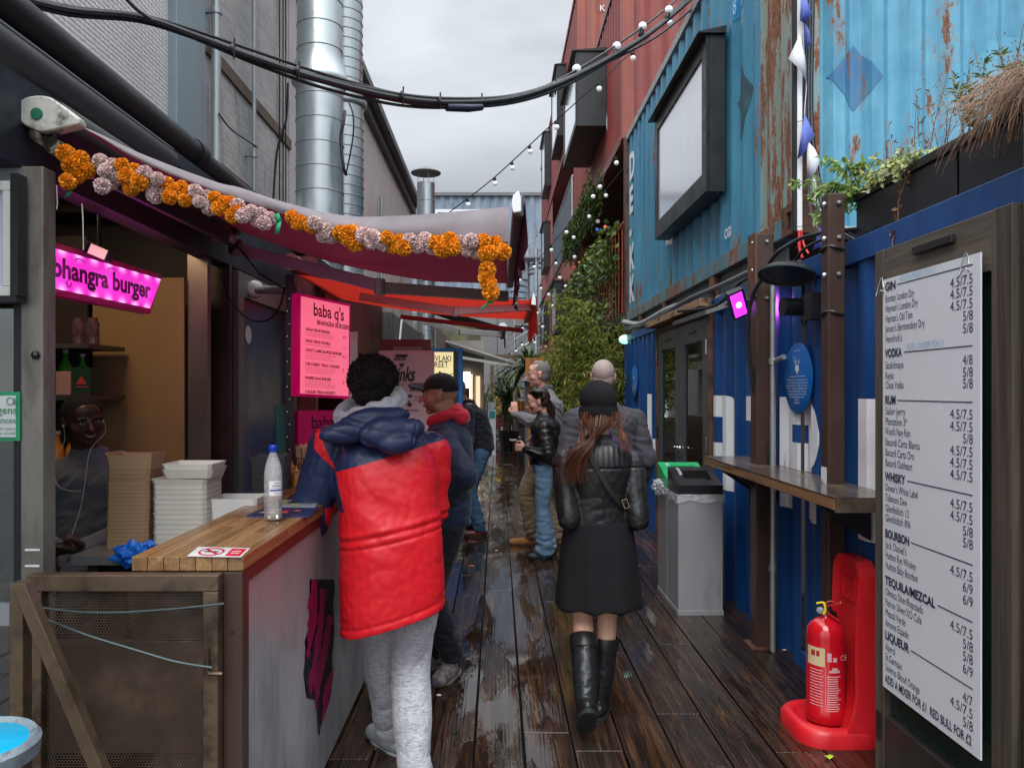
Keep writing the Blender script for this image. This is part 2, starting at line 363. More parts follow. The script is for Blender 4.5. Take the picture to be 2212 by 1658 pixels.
def deck_material():
	"""old scaffold boards, soaked: worn grain, dark stains, puddles that mirror the sky"""
	m,nt,b=newmat('wet deck boards');a=N(nt,'ShaderNodeAttribute',attribute_name='rnd')
	co0=coords(nt,(11,.55,1),world=True);ad=N(nt,'ShaderNodeVectorMath',operation='ADD');L(nt,co0,ad.inputs[0])
	sc_=N(nt,'ShaderNodeVectorMath',operation='SCALE');sc_.inputs[0].default_value=(37,53,71);L(nt,a.outputs['Fac'],sc_.inputs['Scale']);L(nt,sc_.outputs[0],ad.inputs[1]);co=ad.outputs[0]
	cw=coords(nt,(1,.55,1),world=True);cl=coords(nt,(2.6,.62,1),world=True)
	g1=N(nt,'ShaderNodeTexNoise',i_Scale=2.6,i_Detail=9,i_Roughness=.72,i_Distortion=1.0);L(nt,co,g1.inputs['Vector'])
	g2=N(nt,'ShaderNodeTexWave',i_Scale=1.6,i_Distortion=7,i_Detail=4,i_Detail_Scale=1.2);L(nt,co,g2.inputs['Vector'])
	st=N(nt,'ShaderNodeTexNoise',i_Scale=1.5,i_Detail=8,i_Roughness=.62);L(nt,cl,st.inputs['Vector'])
	pu=N(nt,'ShaderNodeTexNoise',i_Scale=2.0,i_Detail=6,i_Roughness=.55,i_Distortion=.3);L(nt,cl,pu.inputs['Vector'])
	pu2=N(nt,'ShaderNodeTexNoise',i_Scale=26,i_Detail=3);L(nt,cw,pu2.inputs['Vector'])
	r=ramp(nt,g1.outputs[0],[(.30,(.006,.004,.003)),(.47,(.020,.011,.007)),(.62,(.085,.038,.016)),(.80,(.21,.09,.03))])
	col=mixc(nt,mrange(nt,g2.outputs[0],0,1,0,.45),r.outputs[0],(.012,.009,.008))
	col=mixc(nt,mrange(nt,st.outputs[0],.48,.66,0,.5),col,(.034,.028,.024)) # grey film of dirt
	s2=N(nt,'ShaderNodeTexNoise',i_Scale=.9,i_Detail=5);L(nt,cw,s2.inputs['Vector'])
	col=mixc(nt,mrange(nt,s2.outputs[0],.55,.68,0,.6),col,(.016,.014,.014))
	gx=N(nt,'ShaderNodeNewGeometry');gs=N(nt,'ShaderNodeSeparateXYZ');L(nt,gx.outputs['Position'],gs.inputs[0])
	f=mrange(nt,a.outputs['Fac'],0,1,.75,1.6)
	vm=N(nt,'ShaderNodeVectorMath',operation='SCALE');L(nt,col,vm.inputs[0]);L(nt,f,vm.inputs['Scale']);L(nt,vm.outputs[0],b.inputs['Base Color'])
	cx=math_(nt,'SUBTRACT',gs.outputs['X'],.12);wear=mrange(nt,math_(nt,'ABSOLUTE',cx),0,.7,.05,-.015)
	pud=math_(nt,'ADD',math_(nt,'ADD',pu.outputs[0],wear),math_(nt,'ADD',mrange(nt,pu2.outputs[0],0,1,-.03,.03),mrange(nt,a.outputs['Fac'],0,1,-.035,.035)))
	wet=mrange(nt,pud,.43,.53,0,1)
	rg=math_(nt,'MAXIMUM',math_(nt,'SUBTRACT',mrange(nt,g1.outputs[0],.3,.7,.13,.34),math_(nt,'MULTIPLY',wet,.5)),.03)
	L(nt,rg,b.inputs['Roughness']);b.inputs['Specular IOR Level'].default_value=.62
	hgt=math_(nt,'MULTIPLY',math_(nt,'ADD',g1.outputs[0],math_(nt,'ADD',math_(nt,'MULTIPLY',g2.outputs[0],.35),math_(nt,'MULTIPLY',pu2.outputs[0],.25))),math_(nt,'SUBTRACT',1.05,wet))
	bump(nt,b,hgt,.5,.006)
	return m

# shared materials
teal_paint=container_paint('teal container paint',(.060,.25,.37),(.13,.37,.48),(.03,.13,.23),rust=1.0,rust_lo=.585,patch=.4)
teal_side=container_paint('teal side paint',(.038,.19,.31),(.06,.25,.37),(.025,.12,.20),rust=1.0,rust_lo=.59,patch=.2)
blue_paint=container_paint('blue container paint',(.005,.052,.19),(.008,.066,.23),(.003,.030,.11),rust=.5,rust_lo=.70,patch=.2,rough=.45)
red_paint=container_paint('red container paint',(.17,.022,.018),(.21,.030,.022),(.085,.015,.013),rust=.4,rust_lo=.68,patch=.2,rough=.5)
orange_paint=container_paint('orange red paint',(.20,.038,.023),(.25,.052,.030),(.13,.025,.016),rust=.5,rust_lo=.66,patch=.2,rough=.5)
rust_post=container_paint('rusty post paint',(.20,.30,.27),(.16,.28,.29),(.26,.16,.08),rust=1.0,rust_lo=.49,streak=1.3,patch=.3)
rust_steel=M('rusted steel',(.13,.06,.035),.65,.3,.35,6,.4,70,dirt=(.035,.022,.018),dirt_s=5,dirt_lo=.5,dirt_hi=.65)
brown_steel=M('brown painted steel',(.055,.030,.022),.42,.2,.3,5,.25,50,stretch=(1,1,.3),dirt=(.10,.045,.025),dirt_s=7,dirt_lo=.6,dirt_hi=.75)
galv=M('galvanised steel',(.42,.46,.47),.34,.85,.14,5,.12,8,bd=.01,stretch=(1,1,.5),dirt=(.26,.27,.26),dirt_s=2.5,dirt_lo=.55,dirt_hi=.8)
galv_dull=M('dull zinc',(.36,.38,.38),.42,.6,.12,6,.1,40)
black_paint=M('black paint',(.012,.012,.014),.42,0,.2,6,.1,60,dirt=(.035,.033,.032),dirt_s=4,dirt_lo=.6,dirt_hi=.8)
black_matt=M('black matt',(.01,.01,.012),.7,0,.2)
charcoal=M('charcoal steel',(.022,.024,.027),.4,.1,.15,4,.1)
rubber=M('black rubber',(.012,.012,.013),.45,0,.1,20,.05)
white_plastic=M('white plastic',(.72,.73,.74),.35,0,.05,8,.03)
grey_metal=M('grey sheet metal',(.30,.31,.32),.38,.25,.08,3,.08,dirt=(.20,.20,.195),dirt_s=4,dirt_lo=.55,dirt_hi=.75,stretch=(1,1,.4))
grey_dark=M('dark grey sheet metal',(.12,.11,.105),.45,.3,.1,3,.05)
bulb_mat=M('opal glass bulb',(.85,.86,.88),.15,0,.02,5,0,emit=(1,.98,.95),es=.12)
white_ink=M('white paint',(.62,.64,.66),.5,0,.08,12,.1,40)
black_ink=M('black print',(.015,.015,.02),.6,0,0,5,0)
navy_ink=M('navy print',(.02,.025,.06),.6,0,.1,30,0)
chrome=M('bright steel',(.6,.6,.6),.2,1,.05,5,0)

# ================================================================ GROUND AND DECK
mb=MB();mb.box((-60,-30,-.62),(60,120,-.60));mb.build('ground',M('wet tarmac',(.03,.03,.032),.35,0,.3,1,.3,30),kind='structure',smooth=0)
deck=MB();x=-4.1;k=0;r2=random.Random(3)
while x<4.4:
	wd=.222;y=-4-r2.random()*3
	while y<37:
		ln=r2.uniform(2.4,4.2);dz=r2.uniform(-.0025,.0025);g=.004
		deck.box((x+g,y+.003,-.035),(x+wd-g*r2.uniform(.6,1.5),y+ln-.003,dz),r=.02+.98*r2.random())
		y+=ln
	x+=wd
deck.build('deck',deck_material(),kind='structure',smooth=0,bevel=.003)
mb=MB();mb.box((-4.2,-6,-.6),(4.5,37,-.05));mb.build('ground_under_deck',black_matt,kind='structure',smooth=0)

# ================================================================ RIGHT SIDE: CONTAINERS
def prof(s,per,dep):
	t=(s/per)%1.0
	if t<.30:return 0.0
	if t<.5:return-dep*(t-.30)/.2
	if t<.8:return-dep
	return-dep*(1-(t-.8)/.2)
def corr(mb,o,d,n,s0,s1,z0,z1,per=.28,dep=.036,m=None,nz=1):
	"""corrugated sheet; s measured from o along d, outward normal n"""
	o=Vector(o);d=Vector(d);n=Vector(n);ss=[s0]
	k=math.floor(s0/per)-1
	while k*per<s1:
		for t in(0,.30,.5,.8):
			q=(k+t)*per
			if s0<q<s1:ss.append(q)
		k+=1
	ss.append(s1)
	cols=[o+d*s+n*prof(s,per,dep)for s in ss]
	zs=[z0+(z1-z0)*j/nz for j in range(nz+1)]
	vs=[Vector((c.x,c.y,z))for z in zs for c in cols];q=len(cols)
	flip=d.cross(Vector((0,0,1))).dot(n)<0
	fs=[]
	for j in range(nz):
		for i in range(q-1):
			f=(j*q+i,j*q+i+1,(j+1)*q+i+1,(j+1)*q+i);fs.append(f[::-1]if flip else f)
	mb.add(vs,fs,m);return mb
def stencil(mb,o,d,n,s0,s1,fn,per=.28,dep=.036,step=.012,off=.003,m=None):
	"""paint sheet that follows the corrugation: fn(s) -> list of (z0, z1)"""
	o=Vector(o);d=Vector(d);n=Vector(n);ss=set()
	q=s0
	while q<s1:ss.add(round(q,5));q+=step
	k=math.floor(s0/per)-1
	while k*per<s1:
		for t in(0,.30,.5,.8):
			q=(k+t)*per
			if s0<q<s1:ss.add(round(q,5))
		k+=1
	ss.add(s1);ss=sorted(ss);flip=d.cross(Vector((0,0,1))).dot(n)<0
	for a,b in zip(ss,ss[1:]):
		if b-a<1e-4:continue
		A=fn(a+1e-4);B=fn(b-1e-4)
		if len(A)!=len(B):A=B=fn((a+b)/2)
		pa=o+d*a+n*(prof(a,per,dep)+off);pb=o+d*b+n*(prof(b,per,dep)+off)
		for(l0,h0),(l1,h1)in zip(A,B):
			if h0-l0<.002 and h1-l1<.002:continue
			f=[(pa.x,pa.y,l0),(pb.x,pb.y,l1),(pb.x,pb.y,h1),(pa.x,pa.y,h0)]
			mb.add(f[::-1]if flip else f,[(0,1,2,3)],m)
XL=1.75 # face of the lower blue containers
XU=1.80 # face of the upper ones
D,NW=(0,1,0),(-1,0,0)
O=(XL,0,0)
ZT=2.34
# near blue container
bc=empty('shipping_container',(XL,4.42,0),'dark blue corrugated container wall behind the drinks menu with a planter on its roof edge','shipping container')
mb=MB();corr(mb,O,D,NW,-3.0,4.44,0.0,2.24);mb.build('side_panel',blue_paint,bc)
mb=MB();mb.box((XL-.012,-3,2.22),(XL+.06,4.44,ZT));mb.box((XL-.004,-3,-.05),(XL+.05,4.44,.10));mb.build('rail',blue_paint,bc,bevel=.006)
mb=MB();mb.box((XL+.065,-3,2.28),(4.2,4.44,2.32));mb.build('roof',blue_paint,bc)
# far blue container with the door opening
b2=empty('shipping_container',(XL,7.5,0),'dark blue corrugated container with the glazed double door and white block capitals','shipping container')
mb=MB();corr(mb,O,D,NW,4.46,6.25,0,2.30);corr(mb,O,D,NW,8.38,10.6,0,2.30);corr(mb,O,D,NW,6.25,8.38,2.27,2.30)
mb.build('side_panel',blue_paint,b2)
mb=MB();corr(mb,(XL,10.6,0),(1,0,0),(0,1,0),0,2.4,0,2.3);mb.build('end_panel',blue_paint,b2)
mb=MB();mb.box((XL-.01,4.46,2.26),(XL+.06,10.6,ZT));mb.build('rail',blue_paint,b2,bevel=.005)
mb=MB();mb.box((XL+.05,6.0,0.0),(3.6,6.05,2.3));mb.box((XL+.05,8.6,0),(3.6,8.65,2.3));mb.box((3.6,6.0,0),(3.65,8.65,2.3));mb.box((XL+.05,6,2.27),(3.6,8.6,2.31));mb.box((XL+.05,6,.01),(3.6,8.6,.02))
mb.build('room_lining',M('dim bar lining',(.10,.06,.04),.6),b2,smooth=0)
mb=MB();mb.box((2.2,6.3,0),(2.6,8.4,1.08));mb.build('bar_counter',M('red brown bar front',(.16,.045,.02),.4),b2)
mb=MB();mb.lathe((2.0,7.5,1.95),[(.02,0),(.10,.01),(.12,.08),(.06,.14),(.01,.15)],20,(-1,-.2,0));mb.build('lamp',M('warm lamp',(1,.6,.2),.4,emit=(1,.5,.12),es=5),b2)

# white block capitals (L A T R I B E) painted over the ribs; each is a patch of paint of its own
Z0,Z1=.885,1.56
def wl(name,s0,s1,fn,par):
	m=MB();stencil(m,O,D,NW,s0,s1,fn);return m.build(name,chipped,par,label=None)
chipped,_nt,_b=newmat('chipped white paint')
_co=coords(_nt,(6,6,.5),world=True);_n=N(_nt,'ShaderNodeTexNoise',i_Scale=6,i_Detail=6,i_Roughness=.7);L(_nt,_co,_n.inputs['Vector'])
_n2=N(_nt,'ShaderNodeTexNoise',i_Scale=3,i_Detail=4);L(_nt,coords(_nt,world=True),_n2.inputs['Vector'])
L(_nt,mixc(_nt,mrange(_nt,_n.outputs[0],.68,.69,0,1),mixc(_nt,mrange(_nt,_n2.outputs[0],.4,.7,0,1),(.74,.75,.77),(.62,.62,.64)),(.03,.045,.10)),_b.inputs['Base Color']);_b.inputs['Roughness'].default_value=.45
wl('letter',8.44,8.97,lambda s:[(Z0,Z1)]if s>8.70 else[(Z0,Z0+.17)],b2)
def fA(s):
	t=(s-5.78)
	if t<.12:return[(Z0-.05,Z1-.07*(1-math.sqrt(max(0,1-((.12-t)/.12)**2))))]
	if t<.22:return[(Z0-.05,Z1)]
	return[(Z0+.18,Z0+.30),(Z1-.17,Z1)]
wl('letter',5.78,6.22,fA,b2)
wl('letter',4.88,5.50,lambda s:[(Z0,Z1)]if 5.10<s<5.27 else[(Z1-.17,Z1)],b2)
def fR(s):
	t=4.76-s
	if t<.17:return[(Z0,Z1)]
	zm=Z0+.33
	if t<.36:return[(zm-.08,zm+.08),(Z1-.16,Z1)]
	if t>.57:return[]
	q=(t-.36)/.21;e=.20*(1-math.sqrt(max(0,1-q*q)))
	a=[(zm-.08+e*.9,Z1-e)]
	return[(Z0-.02,zm-.12-.02*0-q*.03)]+a if t<.54 else a
m_=MB();stencil(m_,O,D,NW,4.46,4.76,fR);m_.build('letter',chipped,b2)
m_=MB();stencil(m_,O,D,NW,4.19,4.44,fR);stencil(m_,O,D,NW,3.90,4.06,lambda s:[(Z0,Z1)])
def fB(s):
	t=3.80-s
	if t<.20:return[(Z0,Z1)]
	return[(Z0,Z0+.17),(Z0+.25,Z0+.42),(Z1-.17,Z1)]
stencil(m_,O,D,NW,3.2,3.80,fB);m_.build('lettering',chipped,bc)

# teal upper container
tc_=empty('shipping_container',(XU,4.65,2.55),'faded turquoise container with rusted corner post and diamond patch, above the blue ones','shipping container')
OU=(XU,0,0)
mb=MB();corr(mb,OU,D,NW,5.30,10.62,2.66,5.06);mb.build('side_panel',teal_side,tc_)
mb=MB();corr(mb,OU,D,NW,4.86,5.30,2.66,5.06);mb.build('side_panel',rust_post,tc_,label='rust streaked end of the turquoise side')
OE=(XU,4.65,0)
mb=MB();corr(mb,OE,(1,0,0),(0,-1,0),.14,2.3,2.6,5.06,per=.232,dep=.04);mb.build('end_panel',teal_paint,tc_)
mb=MB();mb.box((XU-.012,4.64,2.73),(XU+.15,4.86,5.0));mb.build('corner_post',rust_post,tc_,bevel=.012)
# corner casting with its oval hole: a plate round a dark recess
mb=MB()
for y0,y1,z0,z1 in((4.63,4.66,2.55,2.73),(4.74,4.82,2.55,2.73),(4.66,4.74,2.55,2.585),(4.66,4.74,2.69,2.73)):mb.box((XU-.02,y0,z0),(XU,y1,z1))
mb.box((XU,4.63,2.55),(XU+.16,4.82,2.73));mb.build('corner_casting',rust_steel,tc_)
mb=MB();mb.box((XU-.006,4.661,2.586),(XU-.004,4.739,2.689));mb.build('casting_hole',black_matt,tc_)
mb=MB();mb.box((XU-.02,4.82,2.55),(XU+.1,10.66,2.675));mb.build('bottom_rail',container_paint('teal rail',(.05,.17,.22),(.07,.20,.24),(.05,.05,.04),rust=.9,rust_lo=.52),tc_,bevel=.005)
mb=MB();mb.box((XU-.02,4.66,5.05),(XU+.08,10.66,5.14));mb.box((XU+.0801,4.64,5.05),(4.2,4.75,5.14));mb.build('top_rail',M('weathered rail',(.28,.30,.30),.6,.1,.3,3,.3,dirt=(.13,.07,.05),dirt_s=3,dirt_lo=.5),tc_,bevel=.005)
mb=MB();mb.box((XU-.02,10.62,2.55),(XU+.12,10.70,5.1));mb.box((XU+.081,4.76,5.06),(4.2,10.7,5.1));mb.box((XU+.1,4.9,2.56),(4.2,10.7,2.62));mb.build('frame',rust_steel,tc_)
# paint marks on the turquoise container
mb=MB();stencil(mb,OE,(1,0,0),(0,-1,0),.20,.54,lambda s:[(3.50-.20*(1-abs(s-.37)/.165),3.50+.20*(1-abs(s-.37)/.165))],per=.232,dep=.04)
mb.build('diamond_patch',container_paint('diamond paint',(.02,.13,.29),(.05,.20,.31),(.01,.08,.18),rust=.8,rust_lo=.54),tc_)
mb=MB();stencil(mb,OU,D,NW,5.52,5.84,lambda s:[(3.45+.34*max(0,abs(s-5.68)/.16)**1.5-.0,4.02-.25*max(0,abs(s-5.68)/.16))]);mb.build('diamond_patch',M('dark slate paint',(.03,.07,.09),.5,0,.3,8),tc_)
mb=MB()
def ragged(a,b,seed):
	return lambda s:[(a+.10*noise.noise((s*9,seed,0)),b+.12*noise.noise((s*7,seed+9,0)))]
stencil(mb,OU,D,NW,7.96,8.30,ragged(3.14,4.0,2));mb.build('white_patch',chipped,tc_)
mb=MB()
for ch,z in(('D',4.45),('E',4.0),('-',3.62),('K',3.22),('K',2.80)):
	put_text(mb,ch,(XU,10.48,z),(0,-1,0),(0,0,1),.48,off=.004,bold=.02,sx=1.1)
mb.build('lettering',white_ink,tc_)
mb=MB();put_text(mb,'CGI',PX(1566,517,XU),(0,-1,0),(0,0,1),.105,off=.004,bold=.004);mb.build('lettering',white_ink,tc_)
mb=MB()
stencil(mb,OU,D,NW,5.62,5.90,lambda s:[(4.42,4.58),(4.60,4.98)]);mb.build('number_patch',M('sky blue paint',(.02,.20,.42),.5),tc_)
mb=MB()
for t_,z in(('22',4.78),('U1',4.61),('8',4.45)):put_text(mb,t_,(XU,5.86,z),(0,-1,0),(0,0,1),.17,off=.006)
mb.build('lettering',M('pale blue print',(.35,.6,.7),.5),tc_)

# steel beam under the turquoise container
sb=empty('steel_beam',(XL,7.5,2.34),'grey green steel beam between the blue and turquoise containers','beam')
mb=MB();mb.box((XU+.04,4.9,2.345),(XU+.06,10.6,2.545));mb.build('web',M('grey green steel',(.10,.13,.125),.5,.1,.2,5,dirt=(.06,.04,.03)),sb)
for y in(5.2,6.35,8.2,9.6):mb=MB();mb.box((XU-.02,y,2.345),(XU+.038,y+.12,2.545));mb.build('spacer',rust_steel,sb)

# black bay window on the turquoise container
def bay(loc_y0,loc_y1,xo,xw,z0,z1,label,fw=.07,pane=None,hood=True,name='bay_window',slope=0):
	t=empty(name,(xw,loc_y0,z0),label,'window')
	mb=MB();e=.0
	mb.box((xo+.03,loc_y0,z0),(xw,loc_y0+.03,z1));mb.box((xo+.03,loc_y1-.03,z0),(xw,loc_y1,z1))
	mb.box((xo+.03,loc_y0+.03,z0),(xw,loc_y1-.03,z0+.03));mb.box((xo+.03,loc_y0+.03,z1-.03),(xw,loc_y1-.03,z1));mb.build('box',charcoal,t,bevel=.004)
	mb=MB();w_=fw
	mb.box((xo,loc_y0,z0),(xo+.03,loc_y0+w_,z1));mb.box((xo,loc_y1-w_,z0),(xo+.03,loc_y1,z1))
	mb.box((xo,loc_y0+w_,z0),(xo+.03,loc_y1-w_,z0+w_*1.3));mb.box((xo,loc_y0+w_,z1-w_),(xo+.03,loc_y1-w_,z1));f=mb.build('frame',black_paint,t,bevel=.004)
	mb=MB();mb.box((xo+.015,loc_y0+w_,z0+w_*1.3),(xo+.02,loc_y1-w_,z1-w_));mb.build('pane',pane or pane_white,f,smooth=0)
	if hood:
		mb=MB();mb.prism([(xw,z1+.002),(xo-.07,z1+.002),(xo-.07,z1+.012),(xw,z1+.06)],(0,loc_y0-.03,0),(1,0,0),(0,0,1),(0,loc_y1-loc_y0+.06,0));mb.build('hood',charcoal,t)
	return t
pane_white=M('pane with painted sky sheen',(.66,.69,.74),.12,0,.10,.9,0,coat=1,stretch=(1,1,.5))  # pale uneven colour stands in for bright sky reflected in the panes
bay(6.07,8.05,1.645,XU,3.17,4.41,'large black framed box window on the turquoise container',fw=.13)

# ---- red containers beyond
r3=empty('shipping_container',(XU,11,5.2),'brick red container stacked on the third level with a long box window','shipping container')
mb=MB();corr(mb,OU,D,NW,11.2,18.2,5.3,7.78,nz=1);mb.build('side_panel',red_paint,r3)
mb=MB();corr(mb,(XU,11.02,0),(1,0,0),(0,-1,0),.16,2.4,5.3,7.78,per=.25);mb.build('end_panel',red_paint,r3)
mb=MB();mb.box((XU-.02,11.0,5.2),(XU+.16,11.2,7.85));mb.build('corner_post',orange_paint,r3,bevel=.01)
mb=MB();mb.box((XU-.02,11.2,5.18),(XU+.1,18.2,5.32));mb.box((XU-.02,11.2,7.76),(XU+.1,18.2,7.86));mb.box((XU+.16,11.0,7.76),(4.2,11.1,7.86));mb.build('rail',container_paint('dark red rail',(.13,.03,.025),(.16,.04,.03),rust=.6),r3)
mb=MB();mb.box((XU+.1,11.1,5.2),(4.2,18.2,5.28));mb.box((XU+.1,11.1,7.78),(4.2,18.2,7.82));mb.box((XU+.1,18.15,5.28),(4.2,18.2,7.8));mb.build('floor_pan',rust_steel,r3)
for y,z,h in((16.6,5.6,.5),(16.9,5.5,.35),(12.6,5.9,.25)):
	mb=MB();stencil(mb,OU,D,NW,y,y+.12,ragged(z,z+h,y),off=.004);mb.build('white_mark',chipped,r3)
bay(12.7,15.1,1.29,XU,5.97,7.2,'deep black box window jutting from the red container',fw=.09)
r4=empty('shipping_container',(XU,17,7.87),'faded red container on the fourth level against the sky','shipping container')
mb=MB();corr(mb,OU,D,NW,17.1,31.6,7.95,10.65);mb.build('side_panel',red_paint,r4)
mb=MB();corr(mb,(XU,17.0,0),(1,0,0),(0,-1,0),0.05,2.4,7.95,10.65,per=.3);mb.box((XU-.03,16.98,7.87),(XU+.14,17.1,10.7));mb.build('end_panel',orange_paint,r4)
mb=MB();mb.box((XU-.03,17,10.64),(4.2,31.7,10.75));mb.box((XU-.03,17.1,7.87),(4.2,31.7,7.97));mb.build('rail',red_paint,r4)
mb=MB();put_text(mb,'K',(2.25,17.0,9.98),(1,0,0),(0,0,1),.2,off=.006);mb.build('lettering',white_ink,r4)
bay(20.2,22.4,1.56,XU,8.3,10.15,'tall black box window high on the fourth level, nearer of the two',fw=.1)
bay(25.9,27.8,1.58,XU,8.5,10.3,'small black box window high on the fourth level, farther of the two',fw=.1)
# orange red block at levels 1-3 beyond the green gallery
ob=empty('container_block',(XU,18.2,0),'orange red container block at the far end of the right side','building')
mb=MB();corr(mb,OU,D,NW,18.25,31.7,0,5.2,per=.45,dep=.03);corr(mb,OU,D,NW,25.2,31.7,5.2,7.86,per=.45,dep=.03);mb.build('wall',orange_paint,ob)
mb=MB();mb.box((XU,18.2,0),(4.2,18.3,5.2));mb.box((XU+.04,18.3,5.1),(4.2,25.2,5.2));mb.box((3.2,18.3,5.2),(3.3,25.2,7.86));mb.box((XU+.04,31.6,0),(4.2,31.7,7.86));mb.build('gallery',M('dull orange wall',(.20,.06,.035),.6),ob)
mb=MB();mb.box((XU-.03,18.25,5.15),(XU+.03,31.7,5.27));mb.build('ledge',M('dark red ledge',(.08,.025,.02),.6),ob)
mb=MB();mb.box((XU-.02,18.3,5.28),(XU+.02,24.9,6.66));mb.build('balustrade',charcoal,ob)
mb=MB();mb.tube([(XU-.02,18.25,6.70),(XU-.02,24.95,6.70)],.03);mb.tube([(XU-.02,18.3,5.3),(XU-.02,18.3,6.7)],.025);mb.build('handrail',galv_dull,ob)
bay(20.9,22.9,1.58,XU,3.19,4.57,'black box window low on the orange wall, right one',fw=.1,pane=M('dark reflecting glass',(.05,.06,.07),.08,0,.1,2,0,coat=1))
bay(26.7,28.6,1.60,XU,3.3,4.67,'black box window low on the orange wall, left one',fw=.1,pane=_mc['dark reflecting glass'])
bay(26.5,28.4,1.60,XU,5.86,7.4,'black box window above the handrail end on the orange wall',fw=.1,pane=_mc['dark reflecting glass'])
# dark recess with galleries (the green corner)
gl=empty('gallery',(XU,14.5,0),'dark open walkway under the red container, hung with greenery','walkway')
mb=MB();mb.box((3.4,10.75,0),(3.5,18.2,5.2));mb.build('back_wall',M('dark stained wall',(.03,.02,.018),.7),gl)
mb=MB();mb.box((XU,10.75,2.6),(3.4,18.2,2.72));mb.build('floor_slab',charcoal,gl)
for yy in(10.76,17.4):mb=MB();mb.box((XU-.02,yy,0),(XU+.09,yy+.1,5.15));mb.build('post',M('maroon post',(.06,.02,.022),.5),gl)
mb=MB();mb.tube([(XU,10.86,3.98),(XU,18.2,4.05)],.028);
for y in np.arange(11.1,18.2,.32):mb.tube([(XU,y,2.72),(XU,y,3.98)],.009,5)
mb.build('railing',M('orange red rail',(.35,.08,.04),.5),gl)

def leaf(mb,c,d,up,ln,wd,m=None,bend=.25,r=None):
	d=d.normalized();s=d.cross(up)
	if s.length<1e-3:s=d.orthogonal()
	s.normalize();u=s.cross(d);r=rng.random()*.98+.01 if r is None else r
	a=c;b=c+d*ln*.5+s*wd*.5+u*ln*bend*.3;e=c+d*ln-u*ln*bend*.4;f=c+d*ln*.5-s*wd*.5+u*ln*bend*.3
	mb.add([a,b,e,f],[(0,1,2),(0,2,3)],m,r)
def rv(a=1.0):return Vector((rng.uniform(-a,a),rng.uniform(-a,a),rng.uniform(-a,a)))
green_ivy=foliage('ivy leaves',(.012,.035,.006),(.05,.12,.015),(.16,.24,.03))
green_bamboo=foliage('bamboo leaves',(.06,.09,.014),(.24,.27,.05),(.48,.46,.13))
green_dark=foliage('dark leaves',(.01,.025,.008),(.03,.065,.015),(.09,.13,.03))
stem_mat=M('plant stems',(.10,.075,.035),.7)
# ivy curtain hanging from the red container's underside, in strands
iv=empty('ivy',(1.72,14.5,4.3),'curtain of hanging ivy strands under the red container with small coloured bulbs','plant')
mb=MB();ms=MB()
for k in range(120):
	y=12.4+5.4*rng.random()**.8;x0=XU-.08-rng.random()*.22
	ln=rng.uniform(.18,.70)*(1.25 if rng.random()<.25 else 1)
	z=5.2+rng.uniform(-.05,.05);p=Vector((x0,y,z));pts=[p.copy()]
	while z>5.2-ln:
		z-=.06;p=Vector((x0+.05*noise.noise((y*3,z*2,k)),y+.08*noise.noise((z*2,k,3)),z));pts.append(p.copy())
		for j in range(3):leaf(mb,p+rv(.03),Vector((rng.uniform(-1,.3),rng.uniform(-1,1),-.8)),Vector((-1,0,.2)),rng.uniform(.05,.13),rng.uniform(.04,.09))
	ms.tube(pts,.004,4)
mb.build('leaves',green_ivy,iv);ms.build('stem',stem_mat,iv)
cols=[(.9,.1,.05),(.05,.15,.9),(.9,.6,.05),(.1,.6,.2),(.9,.25,.05)]
for k in range(6):
	mb=MB();mb.ball((XU-.12,12.0+k*.95,4.15+.16*math.sin(k*1.7)),.030,8);n_=('red','blue','yellow','green','orange')[k%5]
	mb.build('bulb',M('coloured bulb '+n_,cols[k%5],.3,emit=cols[k%5],es=.25),iv,label=n_+' bulb')
# ivy over the gallery railing
iv2=empty('ivy',(1.72,14.5,2.7),'bank of yellow green ivy growing over the walkway railing','plant')
mb=MB()
for k in range(3000):
	y=rng.uniform(10.95,18.3);h=rng.random()**.7;z=2.5+1.5*h;
	if noise.noise((y*1.2,z*1.5,3))<-.05-.1*h and h<.93:continue
	c=Vector((XU-.03-rng.random()*.22,y,z));leaf(mb,c,Vector((-.6,rng.uniform(-1,1),rng.uniform(-1,.4))),Vector((-1,0,.4)),rng.uniform(.07,.13),rng.uniform(.06,.10))
mb.build('leaves',foliage('railing ivy',(.02,.04,.008),(.07,.12,.02),(.22,.25,.04)),iv2)
mb=MB()
for k in range(30):
	y=rng.uniform(11,18);mb.tube([(XU-.05,y+.2*j,2.1+j*.4+rng.random()*.1)for j in range(5)],.006,4)
mb.build('stem',stem_mat,iv2)

